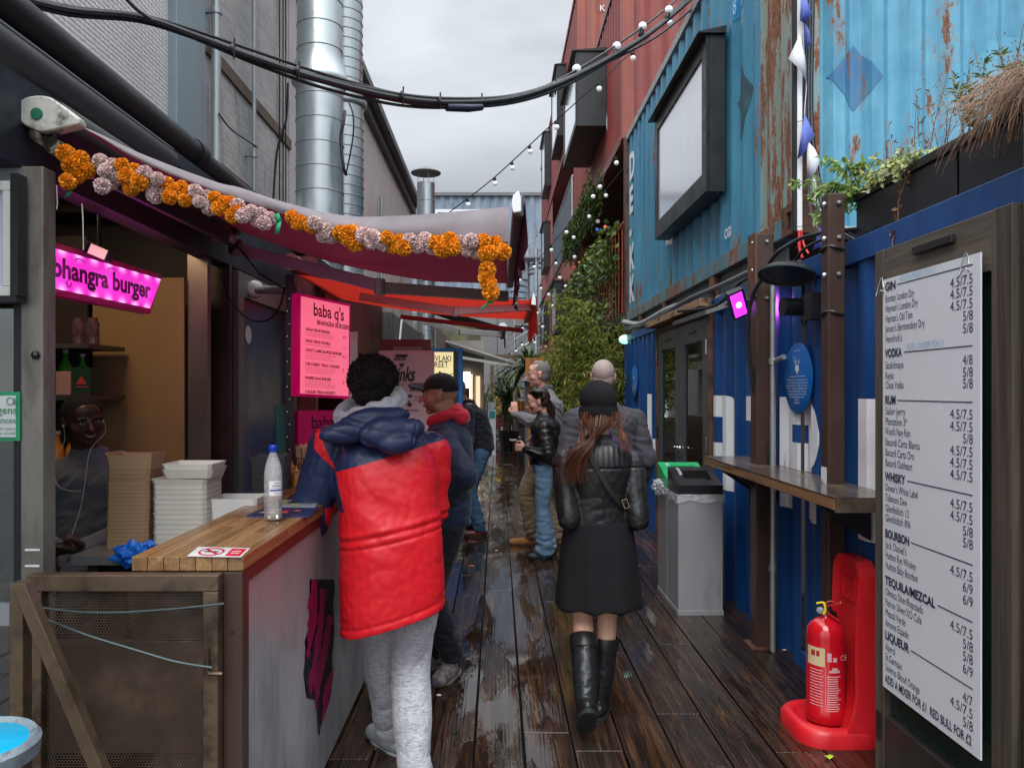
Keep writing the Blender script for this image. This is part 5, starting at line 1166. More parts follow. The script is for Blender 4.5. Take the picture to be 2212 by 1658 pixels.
# leaflets
def leaflet(pts,cols,z,label):
	t=empty('leaflet',PZ(*pts[0],1.14),label,'leaflet');c=[PZ(u,v,1.14+z+.006)for u,v in pts]
	mb=MB();mb.add(c+[p-Vector((0,0,.006))for p in c],[(0,1,2,3),(0,4,5,1),(1,5,6,2),(2,6,7,3),(3,7,4,0)]);mb.build('booklet',[M('leaflet '+cols[0],COLS[cols[0]],.3)],t,smooth=0)
	r_=random.Random(len(label))
	for k,cn_ in enumerate(cols[1:]):
		mb=MB()
		for q in range(3):
			a,b=r_.uniform(.03,.72),r_.uniform(.05,.7);w_,h_=r_.uniform(.10,.25),r_.uniform(.12,.28);f=lambda i,j:c[0].lerp(c[1],i).lerp(c[3].lerp(c[2],i),j)+Vector((0,0,.0005+.0002*k))
			mb.quad(f(a,b),f(a+w_,b+.05),f(a+w_*.8,b+h_),f(a+.03,b+h_*.8))
		mb.build('print',M('print '+cn_,COLS[cn_],.35),t,smooth=0)
COLS={'navy':(.02,.03,.09),'orange':(.75,.16,.05),'magenta':(.45,.01,.10),'cream':(.6,.45,.25),'lime':(.35,.55,.04),'grey':(.30,.32,.34),'black':(.015,.015,.015),'white':(.65,.68,.7)}
leaflet([(531,1113),(668,1114),(690,1095),(575,1094)],['navy','orange','magenta','cream'],0,'navy booklet with orange and magenta shapes under the bottle')
leaflet([(585,1094),(680,1095),(690,1080),(615,1079)],['grey','lime','black'],.001,'leaflet printed with lime green letters behind the navy booklet')
leaflet([(618,1078),(690,1079),(696,1068),(630,1067)],['black','white'],.001,'small black and white leaflet nearest the cutlery pot')

# plastic bottle of water
wb=empty('water_bottle',PZ(590,1120,1.147),'clear plastic bottle with blue cap and white label on the counter','bottle');B0=wb.location.copy();sB=.0265/.0265
def clearm(name,tint=(.92,.95,.96),f=.06):
	return glass(name,tint,.04,f)
prof_b=[(.0265,0),(.031,.006),(.0315,.03),(.0300,.045),(.0315,.06),(.0315,.095),(.0300,.10),(.0315,.105),(.0315,.145),(.031,.16),(.028,.185),(.020,.212),(.0135,.228),(.0125,.236)]
mb=MB();mb.lathe_open(B0,prof_b,32);mb.build('shell',M('bottle plastic',(.80,.82,.83),.10,0,.3,30,.3,60,alpha=.30,coat=.5),wb,smooth=60)
mb=MB();mb.lathe(B0+Vector((0,0,.002)),[(.001,0),(.024,.001),(.029,.006),(.0297,.05),(.0295,.075),(.001,.0751)],28);mb.build('water',glass('water',(.86,.84,.76),.02,.05),wb)
mb=MB();mb.lathe(B0+Vector((0,0,.237)),[(.0145,0),(.0145,.008),(.0152,.009),(.0152,.021),(.013,.024),(.001,.0245)],24);mb.build('cap',M('blue cap',(.01,.04,.42),.35),wb)
mb=MB();mb.grid(lambda i,j:B0+Vector((.0322*math.sin(-.15+1.35*i),-.0322*math.cos(-.15+1.35*i),.085+.052*j)),10,1);lbp=mb.build('label',M('bottle label',(.72,.72,.74),.4),wb)
mb=MB();
for z,a,b,h in((.128,.4,.95,.003),(.118,.25,.95,.004),(.112,.2,.95,.002),(.101,.05,.98,.006),(.094,.35,.85,.0015),(.089,.45,.8,.0015)):
	mb.grid(lambda i,j:B0+Vector((.0324*math.sin(-.15+1.35*(a+(b-a)*i)),-.0324*math.cos(-.15+1.35*(a+(b-a)*i)),z+h*j)),6,1,m=1 if h>.005 else 0)
mb.build('print',[M('grey label print',(.2,.2,.22),.5),M('violet band',(.06,.04,.25),.5)],lbp)
mb=MB();mb.ball(B0+Vector((.006,0,.075)),.014,10,sc=(1.3,.8,.6));mb.build('floating_cup',M('orange red film',(.65,.12,.06),.3),wb)
# cutlery basket
cb=empty('cutlery_basket',PZ(654,1032,1.14),'wire basket packed with wooden cutlery wrapped in napkins','basket');Bc=cb.location.copy()
mb=MB()
for z in(.0,.05,.105):mb.lathe_open(Bc+Vector((0,0,z)),[(.042,0),(.045,.002),(.042,.004)],24)
for k in range(10):
	a=k*.628;mb.tube([Bc+Vector((.043*math.cos(a),.043*math.sin(a),z))for z in(0,.105)],.0018,5)
for s in(-1,0,1):
	a0=-1.571+s*.9;mb.tube([Bc+Vector((.046*math.cos(a0+.33*math.cos(q)),.046*math.sin(a0+.33*math.cos(q)),.045+.035*math.sin(q)))for q in np.linspace(0,6.283,18)],.0018,5)
mb.build('wire_frame',M('bronze wire',(.10,.07,.05),.4,.5),cb)
mb=MB();r_=random.Random(2)
wdm=M('pale birch',(.62,.43,.25),.6,0,.15,20)
for k in range(16):
	a,q=r_.uniform(0,6.28),.032*math.sqrt(r_.random());b0=Bc+Vector((q*math.cos(a),q*math.sin(a),.003));tl=Vector((r_.uniform(-.035,.01),r_.uniform(-.015,.015),.15+r_.uniform(-.01,.02)))
	mb=MB();mb.bar(b0,b0+tl,.011,.004,up=(r_.random(),1,0));mb.ball(b0+tl,.0085,8,sc=(1,.4,1.6));mb.build('spoon',wdm,cb)
mb=MB();mb.ball(Bc+Vector((.026,0,.125)),.022,7,sc=(1,.8,1.1));mb.build('napkin',M('white tissue',(.68,.66,.66),.8),cb,smooth=0)
# sauce bottles
for i,(u,v,h)in enumerate(((619,1041,.15),(631,1046,.12),(640,1050,.10))):
	q=PZ(u,v,1.14);t=empty('sauce_bottle',q,['tallest orange sauce bottle behind the water bottle','middle amber sauce bottle in the row by the cutlery','shortest amber sauce bottle touching the basket'][i],'bottle','sauce bottles by the cutlery basket')
	mb=MB();mb.lathe(q,[(.020,0),(.022,.004),(.022,h*.6),(.016,h*.68),(.001,h*.7)],16);mb.build('body',M('amber sauce',(.50,.20,.05),.25),t)
	mb=MB();mb.lathe(q+Vector((0,0,h*.7)),[(.014,0),(.012,.01),(.004,.015),(.002,h*.3)],12);mb.build('nozzle',M('orange nozzle',(.75,.32,.10),.4),t)

# ================================================================ SIGNS OF THE STALLS
blackpole=empty('sign_post',(-1.1,3.98,0),'black sign post studded with tiny lights at the counter end','post')
mb=MB();q0=P(619,900,4.0);q1=P(638,900,4.0);mb.box((q0.x,3.98,0),(q1.x,4.03,2.2));mb.build('post',M('black plum steel',(.02,.008,.014),.3),blackpole)
for k in range(16):
	mb=MB();mb.ball((q0.x+.01+.012*(k%2),3.975,1.1+k*.065),.0035,6);mb.build('bead',bulb_mat,blackpole)
mb=MB();mb.tube([P(557,626,4.5),P(575,626,4.42),P(610,627,4.2),P(640,627,4.02)],.024,12);mb.lathe(P(550,625,4.55),[(.055,0),(.05,.02),(.03,.03)],20,(.3,-1,0));mb.build('bracket',M('grey pink bracket',(.30,.26,.25),.4,.2),blackpole)
mb=MB();mb.tube(smooth_path([P(478,590,4.3),P(500,650,4.3),P(540,690,4.3),P(580,690,4.25),P(605,660,4.1),P(615,620,4.0)]),.006,6);mb.build('cable',rubber,blackpole)

def face_sign(TL,TR,BL,BR,name,label,cat,thick,frame,face,fm,ff,frm=.02):
	t=empty(name,TL.lerp(BR,.5),label,cat);u=(TR-TL).normalized();v=(TL-BL).normalized();n=u.cross(v).normalized()
	W=(TR-TL).length;H_=(TL-BL).length
	mb=MB();mb.prism([(0,0),(W,0),(W,H_),(0,H_)],BL-n*thick,u,v,n*thick);mb.build('case',fm,t,smooth=0)
	mb=MB();mb.prism([(frm,frm),(W-frm,frm),(W-frm,H_-frm),(frm,H_-frm)],BL,u,v,n*.003);mb.build('face',ff,t,smooth=0)
	return t,BL+n*.0035,u,v,W,H_
TL,TR,BL=P(646,633,3.95),P(757,657,4.30),P(644,855,3.95);BR=TR+(BL-TL)
pinkface=M('pink menu face',(.7,.15,.25),.3,emit=(.95,.17,.27),es=.62)
ms_,o_,u_v,v_v,W,Hh=face_sign(TL,TR,BL,BR,'lit_menu','glowing pink burger menu on a crimson frame above the counter','sign',.05,0,0,M('crimson frame',(.45,.005,.10),.35,emit=(.6,.0,.12),es=.25),pinkface,.014)
mb=MB();T=lambda s,x,y,sz,**k:put_text(mb,s,o_+u_v*x+v_v*y,u_v,v_v,sz,off=.001,**k)
y=Hh-.10
T("baba q's",.10,y,.095,fit=.24,bold=.0015);T('BHANGRA BURGERS',.13,y-.045,.034,fit=.26,bold=.001)
items=[('NAGA DELHI BURGER','8.5',2),('NAGA DELHI DOUBLE','11',1),('CRAZY LAMB JALFREZI BURGER','8.5',3),('THE CHEEKY TIKKA CHICKEN','8',3),('PANEER SAAG BURGER','8',3),('CHICKEN TIKKA NUGGETS','',1)]
y-=.085;r_=random.Random(4)
for nm,pr,ln in items:
	T(nm,.045,y,.021,fit=.011*len(nm),bold=.0008)
	if pr:T(pr,W-.065,y-.015,.026)
	yy=y-.013
	for q in range(ln):
		words=' '.join(''.join(r_.choice('AEIORSTNLDMC')for _ in range(r_.randint(2,7)))for _ in range(7));T(words[:40],.045,yy-.002,.0095,fit=.24*r_.uniform(.8,1.0));yy-=.0125
	y=yy-.022
mb.build('lettering',M('wine red print',(.16,.004,.03),.5),ms_)
for q in(.3,.7):
	l=bpy.data.lights.new('menu_glow','POINT');l.energy=.35;l.color=(1,.10,.28);l.shadow_soft_size=.1;o=bpy.data.objects.new('menu_glow',l);o.location=BL.lerp(TR,q)+Vector((.15,-.2,0));COL.objects.link(o)
TL,TR,BL=P(643,886,4.05),P(800,886,4.35),P(643,1010,4.05);BR=TR+(BL-TL)
s2,o_,u_v,v_v,W,Hh=face_sign(TL,TR,BL,BR,'sign_board','dark magenta stall board below the glowing pink menu','sign',.02,0,0,M('magenta board',(.30,.004,.07),.4,emit=(.4,0,.08),es=.12),M('magenta face',(.32,.004,.075),.35,emit=(.4,0,.08),es=.15),.001)
mb=MB();T("baba q's",.075,Hh-.095,.095,fit=.24,bold=.0015);T('BHANGRA BURGERS',.085,Hh-.125,.022);mb.build('lettering',M('dark wine print',(.05,.002,.02),.5),s2)

# second stall: dark red
s2t=empty('food_stall',(-1.5,7,0),'dark red food stall under the scarlet awning','market stall')
dred=M('deep red stall paint',(.085,.006,.010),.45,0,.2,4)
mb=MB();mb.box((-3.2,5.72,0),(-1.35,5.78,2.6));mb.box((-1.4,5.78,1.95),(-1.30,8.6,2.55));mb.box((-1.4,5.78,0),(-1.32,8.6,1.0));mb.box((-3.2,8.6,0),(-1.30,8.66,2.6));mb.box((-3.2,5.78,0),(-3.15,8.6,2.6));mb.build('wall',dred,s2t)
mb=MB();mb.box((-1.55,5.78,1.0),(-1.15,8.5,1.05));mb.build('counter',dred,s2t)
for n_,(u0,u1,m__)in enumerate(((755,771,M('stall white door',(.60,.58,.58),.4)),(742,754,M('stall orange door',(.55,.10,.03),.4)))):
	mb=MB();a,b=P(u0,1000,5.6),P(u1,716,5.6);mb.box((a.x,5.6,.6),(b.x,5.64,b.z));mb.build('door_edge',m__,s2t)
mb=MB();a,b=P(822,770,6.1),P(930,733,6.1);mb.box((a.x,6.1,.9),(b.x,6.14,b.z));mb.build('red_board',M('oxblood board',(.13,.006,.012),.4),loc='base',label='oxblood red board standing behind the pale drinks sign',cat='board')
mb=MB();a,b=P(850,757,6.08),P(912,749,6.08);mb.box((a.x,6.07,a.z),(b.x,6.095,b.z));mb.build('green_strip',M('sage strip',(.22,.25,.18),.5),loc='base',label='narrow sage strip hanging above the drinks sign',cat='strip')
dsg=empty('drinks_sign',P(880,870,5.8),'pale pink drinks board with black script behind the man in the cap','sign')
a,b=P(818,1010,5.8),P(938,757,5.8)
mb=MB();mb.box((a.x,5.8,a.z),(b.x,5.82,b.z));mb.build('board',M('pale pink board',(.50,.36,.37),.4,0,.04,2),dsg,bevel=.002)
mb=MB();U,V=Vector((1,0,0)),Vector((0,0,1));X_=lambda s,u,v,sz,**k:put_text(mb,s,P(u,v,5.797),U,V,sz,off=.001,**k)
X_('MAMAS JERK',851,778,.030,fit=.095,bold=.001);X_('Drinks',829,822,.15,fit=.235,bold=.004,shear=.3);X_('SODAS',833,833,.028);X_('£1.50',857,833,.03,fit=.058);X_('GUINNESS',885,833,.032,fit=.11,bold=.001)
X_('WATER',833,845,.028);X_('£3.50',857,845,.03,fit=.058);X_('RUM COCKTAIL',885,845,.032,fit=.13,bold=.001);X_('Jerk pork',833,861,.028);X_('info@mamas',893,858,.020);X_('www.mamas',893,866,.020);X_('deliveroo',876,888,.034,fit=.095)
def pl(pts):mb.prism([(x,z)for x,z in pts],P(866,776,5.797),U,V,(0,-.001,0))
pl([(-.045,.038),(.055,.038),(.045,.016),(-.035,.016)]);pl([(-.02,-.03),(.03,-.03),(.005,-.065)]);
q=P(884,872,5.797);mb.prism([(-.014,-.018),(.012,-.022),(.024,.004),(.014,.008),(.008,.0),(.004,.024),(-.006,.026),(-.008,.004),(-.018,.008)],q,U,V,(0,-.001,0));mb.box(P(882,858,5.797),P(890,852,5.796))
mb.build('lettering',black_ink,dsg)

# souvlaki sign
sv2=empty('stall_sign',P(975,830,8),'blue framed cream sign reading street food letters beyond the drinks board','sign')
a,b=P(928,930,8.0),P(999,752,8.0)
mb=MB();mb.box((a.x,8.0,.2),(b.x,8.05,b.z));mb.build('frame',M('bright blue frame',(.008,.16,.50),.4),sv2,bevel=.004)
a,b=P(932,925,7.99),P(990,758,7.99);mb=MB();mb.box((a.x,7.99,a.z),(b.x,8.0,b.z));mb.build('case',M('dark case',(.03,.03,.03),.5),sv2)
a,b=P(934,905,7.98),P(979,760,7.98);mb=MB();mb.box((a.x,7.98,a.z),(b.x,7.989,b.z));mb.build('face',M('cream lit face',(.75,.66,.38),.4,emit=(1,.82,.42),es=.55),sv2)
mb=MB();X8=lambda s,u,v,sz,**k:put_text(mb,s,P(u,v,7.978),U,V,sz,off=.001,**k)
vs_,_=text_mesh('SOUVLAKI',.066,bold=.001);X8('SOUVLAKI',975-.30*1660/8*1.0,780,.085,fit=.295,bold=.001);X8('STREET',969-.22*1660/8,793,.085,fit=.215,bold=.001)
mb.tube([P(945,815,7.975),P(955,806,7.975),P(968,812,7.975),P(978,806,7.975)],.004,4);mb.build('lettering',navy_ink,sv2)
mb=MB();a,b=P(1000,813,9),P(1016,801,9)
# third and fourth stalls, far
s3=empty('food_stall',(-1.3,10.5,0),'dark grey stall under the black awning','market stall')
mb=MB();mb.box((-3.0,8.8,0),(-1.25,8.86,2.5));mb.box((-1.32,8.86,1.9),(-1.22,13,2.5));mb.box((-1.32,8.86,0),(-1.22,13,1.05));mb.box((-3,12.95,0),(-1.32,13,2.5));mb.box((-3.0,8.86,0),(-2.95,12.95,2.5));mb.build('wall',M('grey stall boards',(.10,.095,.09),.6),s3)
s4=empty('food_stall',(-1.1,20,0),'far stall with warm lit windows below the translucent awning','market stall')
cg=M('concrete stall wall',(.27,.25,.22),.6,0,.2,2)
mb=MB();mb.box((-3.4,15,0),(-1.3,15.1,2.9));mb.box((-1.32,15.1,0),(-1.22,20,1.0));mb.box((-1.32,15.1,2.3),(-1.22,20,2.9));mb.box((-2.6,20,0),(-.62,20.1,.9));mb.box((-2.6,20,2.15),(-.62,20.1,2.9));mb.box((-.62,20,0),(-.36,20.1,2.9));mb.build('wall',cg,s4)
for u0,u1,v0,v1,c_,e_ in((1001,1016,803,900,(.9,.9,.85),1.0),(1017,1021,808,905,(.9,.72,.45),.55),(1028,1037,812,910,(.9,.66,.42),.5)):
	mb=MB();a,b=P(u0,v1,19.95),P(u1,v0,19.95);mb.box((a.x,19.9,a.z),(b.x,19.95,b.z));mb.build('window',M('lit window %d'%u0,c_,.4,emit=c_,es=e_*1.8),s4)
mb=MB();a,b=P(1003,862,19.8),P(1014,838,19.8);mb.box((a.x,19.8,a.z),(b.x,19.85,b.z));mb.build('window_poster',M('red brown poster',(.15,.02,.02),.5),s4)
sb2=empty('sandwich_board',P(1062,905,19),'small white pavement board with teal panel by the man in mustard','sign')
mb=MB();a,b=P(1055,922,19),P(1071,868,19);mb.box((a.x,19,0),(b.x,19.04,b.z));mb.build('board',M('pale board',(.62,.68,.68),.4),sb2)
mb=MB();a,b=P(1057,903,18.99),P(1069,888,18.99);mb.box((a.x,18.985,a.z),(b.x,18.995,b.z));mb.build('panel',M('teal panel',(.03,.28,.30),.4),sb2)
mb=MB();put_text(mb,'S A',P(1057,885,18.99),U,V,.13,off=.002);mb.build('lettering',black_ink,sb2)
# mural wall
mb=MB();a,b=P(925,843,27),P(1038,700,27);mb.box((a.x,27,0),(b.x,27.2,b.z));mb.build('mural_wall',M('olive mural',(.16,.15,.07),.7,0,.5,1.2,.2,dirt=(.07,.08,.05),dirt_s=1.5,dirt_lo=.45,dirt_hi=.55),loc='base',label='olive and ochre sprayed wall above the far stalls',category='wall')

# ---- end of the alley
eb=empty('end_building',(0,36,0),'blue grey corrugated building closing the end of the alley','building')
m,nt,b=newmat('weathered blue grey sheeting');co=coords(nt,(1.6,1,.35),world=True);n=N(nt,'ShaderNodeTexNoise',i_Scale=1.4,i_Detail=8,i_Roughness=.7);L(nt,co,n.inputs['Vector'])
n2=N(nt,'ShaderNodeTexNoise',i_Scale=2.4,i_Detail=6,i_Roughness=.7);L(nt,co,n2.inputs['Vector'])
c=mixc(nt,mrange(nt,n.outputs[0],.4,.6,0,1),(.12,.17,.24),(.20,.24,.29));c=mixc(nt,mrange(nt,n2.outputs[0],.58,.66,0,.8),c,(.12,.09,.07));L(nt,c,b.inputs['Base Color']);b.inputs['Roughness'].default_value=.6
mb=MB();corr(mb,(-6,36,0),(1,0,0),(0,-1,0),0,12,4.2,10.75,per=.42,dep=.07);mb.build('sheeting',m,eb)
mb=MB();mb.box((-6,35.9,10.7),(6,36.2,10.85));mb.build('eaves',M('grey eaves',(.12,.12,.13),.6),eb)
mb=MB();
for k in range(6):mb.box((-6+k*2.0,35.7,0),(-6+k*2.0+1.97,35.9,5.2))
mb.box((-6,35.9,0),(6,36.4,5.2));mb.build('lower_wall',M('dark grey panel wall',(.15,.15,.155),.5,0,.2,.8),eb)
mb=MB();a,b=P(945,470,35),P(1080,452,35)
t=empty('roof_sign',P(1000,462,30),'long white banner with blue print behind the awning top','banner');a,b=P(940,480,30),P(1070,452,30)
mb=MB();mb.box((a.x,30,a.z),(b.x,30.05,b.z));mb.build('sheet',white_ink,t);mb=MB();mb.box((a.x+.1,29.98,b.z-.28),(a.x+.7,29.99,b.z-.12));mb.build('print',M('blue print',(.03,.05,.25),.5),t)
# spiral stair
ss=empty('spiral_stair',(1.3,33,0),'grey metal spiral staircase at the far end','staircase');stm=M('stair steel',(.22,.23,.24),.5,.3,.1)
mb=MB();mb.tube([(1.3,33,0),(1.3,33,7.8)],.09,12);mb.tube([(.72,32.3,0),(.72,32.3,6)],.04,8);mb.tube([(1.62,32.0,0),(1.62,32.0,7.5)],.07,8);mb.build('column',galv_dull,ss)
for k in range(30):
	a=k*.42;z=.3+k*.24;d0=Vector((math.cos(a),math.sin(a),0));d1=Vector((math.cos(a+.42),math.sin(a+.42),0));c=Vector((1.3,33,z));mb=MB()
	mb.add([c+d0*.08,c+d0*.95,c+d1*.95,c+d1*.08]+[c+v_-Vector((0,0,.05))for v_ in(d0*.08,d0*.95,d1*.95,d1*.08)],[(0,1,2,3),(4,7,6,5),(0,4,5,1),(1,5,6,2),(2,6,7,3)]);mb.build('tread',stm,ss)
mb=MB();
for q in(.0,.5,1.0):mb.tube([Vector((1.3+.97*math.cos(k*.14),33+.97*math.sin(k*.14),.4+q+k*.08))for k in range(90)],.02,5)
for k in range(0,90,2):p_=Vector((1.3+.97*math.cos(k*.14),33+.97*math.sin(k*.14),.35+k*.08));mb.tube([p_,p_+Vector((0,0,1.05))],.010,4)
mb.build('railing',galv_dull,ss)
mb=MB();mb.box((.7,31.9,4.3),(1.75,33.5,4.36));mb.box((.9,31.9,7.1),(1.75,33.0,7.16));mb.build('landing',stm,ss)
# planting and pergola at the end
def pergola_post(x,y,h,label):
	mb=MB();mb.box((x-.06,y-.06,0),(x+.06,y+.06,h));mb.build('timber_post',M('pergola timber',(.13,.085,.045),.7,0,.2,3),loc='base',label=label,cat='post',bevel=.008)
pergola_post(.55,24,2.6,'square timber post left of the potted palm');pergola_post(-.2,27,2.5,'farther timber post beside the far glazing')
mb=MB();mb.box((-.6,24.05,2.6),(1.75,24.15,2.72));mb.build('timber_beam',_mc['pergola timber'],loc='base',label='timber beam spanning the alley above the far planting',cat='beam')
def spiky(x,y,z0,r,n,label,m,pot=True,name='palm_plant',w_=.035):
	t=empty(name,(x,y,0),label,'plant');r_=random.Random(int(x*100+y))
	if pot:
		mb=MB();mb.lathe((x,y,0),[(.22,0),(.30,.5),(.27,.5),(.26,.44),(.001,.44)],20);mb.build('pot',charcoal,t)
	mb=MB();mb.tube(smooth_path([(x,y,.4),(x+.04,y,.4+(z0-.4)*.5),(x,y,z0)]),.05,8);mb.build('stem',stem_mat,t)
	mb=MB()
	for k in range(n):
		a=r_.uniform(0,6.283);el=r_.uniform(-.3,1.4);d=Vector((math.cos(a)*math.cos(el),math.sin(a)*math.cos(el),math.sin(el)));ln=r*r_.uniform(.7,1.1);c=Vector((x,y,z0));s=d.cross(Vector((0,0,1))).normalized()*w_;pts=[c+d*ln*q+Vector((0,0,-1))*ln*.55*q*q for q in(0,.3,.6,.85,1)];ws=(.5,1,.9,.5,.05)
		vs=[];
		for p_,q in zip(pts,ws):vs+=[p_-s*q,p_+s*q]
		mb.add(vs,[(2*i,2*i+1,2*i+3,2*i+2)for i in range(4)],None,r_.random()*.98+.01)
	mb.build('fronds',m,t);return t
spiky(.68,17,2.15,1.0,110,'spiky green palm rising beside the orange kiosk',green_dark)
spiky(.30,21,1.3,.8,80,'low bushy palm behind the glasses man at the alley end',green_dark)
def bush(x,y,z0,z1,r,n,label,m):
	t=empty('shrub',(x,y,0),label,'plant');ml=MB();ms=MB();r_=random.Random(int(y*7+x*31))
	for k in range(7):a=r_.uniform(0,6.28);ms.tube([(x,y,.2),(x+r*.4*math.cos(a),y+r*.4*math.sin(a),(z0+z1)/2),(x+r*.8*math.cos(a),y+r*.8*math.sin(a),z1-.2)],.012,5)
	for k in range(n):
		d=rv(1);
		if d.length>1:continue
		c=Vector((x+d.x*r,y+d.y*r,(z0+z1)/2+d.z*(z1-z0)/2))
		if noise.noise(c*2.2)<-.12:continue
		leaf(ml,c,rv(1),Vector((0,0,1)),r_.uniform(.10,.2),r_.uniform(.05,.09))
	mp_=MB();mp_.lathe((x,y,0),[(.2,0),(.25,.35),(.22,.35),(.001,.33)],16);mp_.build('pot',charcoal,t);ms.build('stem',stem_mat,t);ml.build('leaves',m,t)
bush(.28,23,.6,2.2,.5,1500,'leafy shrub behind the two far walkers',green_ivy);bush(-.55,25,.5,2.0,.4,900,'shrub left of the far timber post',green_ivy)
bush(1.45,19.2,1.9,2.9,.4,500,'small shrub over the orange kiosk roof',green_bamboo)
# orange kiosk
kk_=empty('kiosk',(.95,16,0),'orange timber kiosk with red script sign on its fascia','kiosk');okw=wood('orange varnished boards',(.22,.07,.015),(.42,.15,.03),(.55,.24,.06),'Z',.4,.4,rnd=.2)
a,b=P(1135,843,15),P(1209,772,15)
mb=MB();mb.box((a.x,15,1.84),(b.x,15.06,b.z));mb.build('fascia',okw,kk_)
mb=MB();mb.box((a.x+.18,14.985,1.93),(b.x-.05,14.998,b.z-.06));mb.build('sign_face',M('pale sign face',(.62,.52,.46),.4),kk_)
mb=MB();put_text(mb,'Jamaican',(a.x+.20,14.98,1.97),U,V,.17,off=.002,fit=.40,bold=.004,shear=.3);mb.build('lettering',M('red script',(.55,.02,.03),.5),kk_)
mb=MB()
for k in range(6):mb.box((a.x+.02+k*.115,15.1,0),(a.x+.132+k*.115,15.13,1.76),r=.1+.15*k)
mb.build('door',okw,kk_);mb=MB();mb.box((a.x-.03,14.9,1.79),(b.x+.05,16.5,1.835));mb.build('roof',M('pale kiosk roof',(.45,.44,.42),.5),kk_)
mb=MB();mb.box((a.x-.01,15.06,0),(a.x+.04,15.1,1.78));mb.box((b.x-.05,15.06,0),(b.x,15.1,1.78));mb.box((a.x+.03,15.14,0),(b.x,16.4,1.77));mb.build('frame',M('slate frame',(.07,.075,.07),.5),kk_)

# ================================================================ RIGHT WALL: MENU, BIN, EXTINGUISHER, LAMPS
XM=1.55
dm=empty('drinks_menu',(XM,2.78,0),'tall framed white drinks price list standing open beside the extinguisher','menu board')
def MY(u):return YX(u,XM)
grain_v=wood('grey brown frame timber',(.035,.028,.022),(.085,.068,.052),(.155,.125,.09),'Z',.45,.45,rnd=.15,spec=.5)
yl,yr=MY(1890),MY(2232);ztop=1.6+.365*XM
for a,b,nm in((yl-.155*.45,yl,'stile'),(2.315,2.414,'stile')):
	mb=MB();mb.box((XM,a,.0),(XM+.06,b,ztop));mb.build(nm,grain_v,dm,bevel=.003)
mb=MB();mb.box((XM+.002,2.416,ztop-.19),(XM+.058,yl-.072,ztop));mb.build('top_rail',wood('grey brown rail timber',(.04,.032,.025),(.09,.072,.055),(.16,.13,.095),'Y',.45,.45,rnd=.1),dm,bevel=.003)
mb=MB();mb.box((XM+.002,2.416,.0),(XM+.058,yl-.072,.30));mb.build('bottom_rail',M('black brown rail',(.03,.028,.026),.35,0,.3,5),dm,bevel=.003)
mb=MB();mb.box((XM+.03,2.416,.302),(XM+.036,yl-.072,ztop-.191));mb.build('glass_panel',M('dark green glass',(.012,.028,.022),.06,0,.3,2,0),dm,smooth=0)
mb=MB();mb.box((XM-.016,2.60,ztop-.065),(XM-.001,2.85,ztop-.035));mb.build('trickle_vent',black_paint,dm,bevel=.003)
mb=MB();mb.box((XM-.006,yl-.055,.19),(XM-.001,yl-.02,.30));mb.build('latch',black_paint,dm)
BY0,BY1=YX(2118,1.53),YX(1907,1.53);BZ1=1.6+(843-605)/1660*BY1;BZ0=1.6-(1480-843)/1660*BY1
Xb=1.53
mb=MB();mb.box((Xb,BY0,BZ0),(Xb+.005,BY1,BZ1));mb.build('board',M('glossy white board',(.66,.68,.71),.22,0,.03,1.5,.02),dm,smooth=0)
for yy in(BY0+.06,BY1-.006):
	mb=MB();mb.tube(smooth_path([(XM-.002,yy,ztop-.20),(XM-.03,yy,ztop-.17),(XM-.035,yy+.03,ztop-.19),(Xb-.004,yy+.01,BZ1+.01),(Xb-.006,yy-.01,BZ1-.03)]),.0022,5);mb.build('hook',chrome,dm)
Wb=BY1-BY0;Hb=BZ1-BZ0
lt=MB();hd=MB();hw=MB();bo=Vector((Xb,BY1,BZ0));bu=Vector((0,-1,0));bv=Vector((0,0,1))
def yv(v):return(843-v)*BY1/1660+1.6-BZ0 # height on the board for a photo row at its left edge
sections=[('GIN',630,['Bombay London Dry',"Hayman's London Dry","Hayman's Old Tom","Jensen's Bermondsey Dry","Hendrick's"],[654,675,697,718,740],['4.5/7.5','4.5/7.5','4.5/7.5','5/8','5/8']),
 ('VODKA',772,['Stolichnaya','Reyka','Chase Vodka'],[796,818,838],['4/8','5/8','5/8']),
 ('RUM',871,['Sailor Jerry','Plantation 3*',"Wood's Navy Rum",'Bacardi Carta Blanca','Bacardi Carta Oro','Bacardi Oakheart'],[893,915,936,959,981,1003],['4.5/7.5','4.5/7.5','5/8','4.5/7.5','4.5/7.5','4.5/7.5']),
 ('WHISKY',1034,["Dewar's White Label",'Tullamore Dew','Glenfiddich 12','Glenfiddich IPA'],[1056,1078,1100,1121],['4.5/7.5','4.5/7.5','5/8','5/8']),
 ('BOURBON',1156,["Jack Daniel's",'Hudson Rye Whiskey','Hudson Baby Bourbon'],[1178,1200,1222],['4.5/7.5','6/9','6/9']),
 ('TEQUILA/MEZCAL',1256,['Olmeca Silver/Reposado','Patron Silver/XO Cafe','Mezcal Verde','Amores Espadin'],[1279,1301,1323,1345],['4.5/7.5','5/8','5/8','6/9']),
 ('LIQUEUR',1373,['Aperol','St.Germain','Solerno Blood Orange'],[1396,1418,1440],['4/7','4.5/7.5','5/8'])]
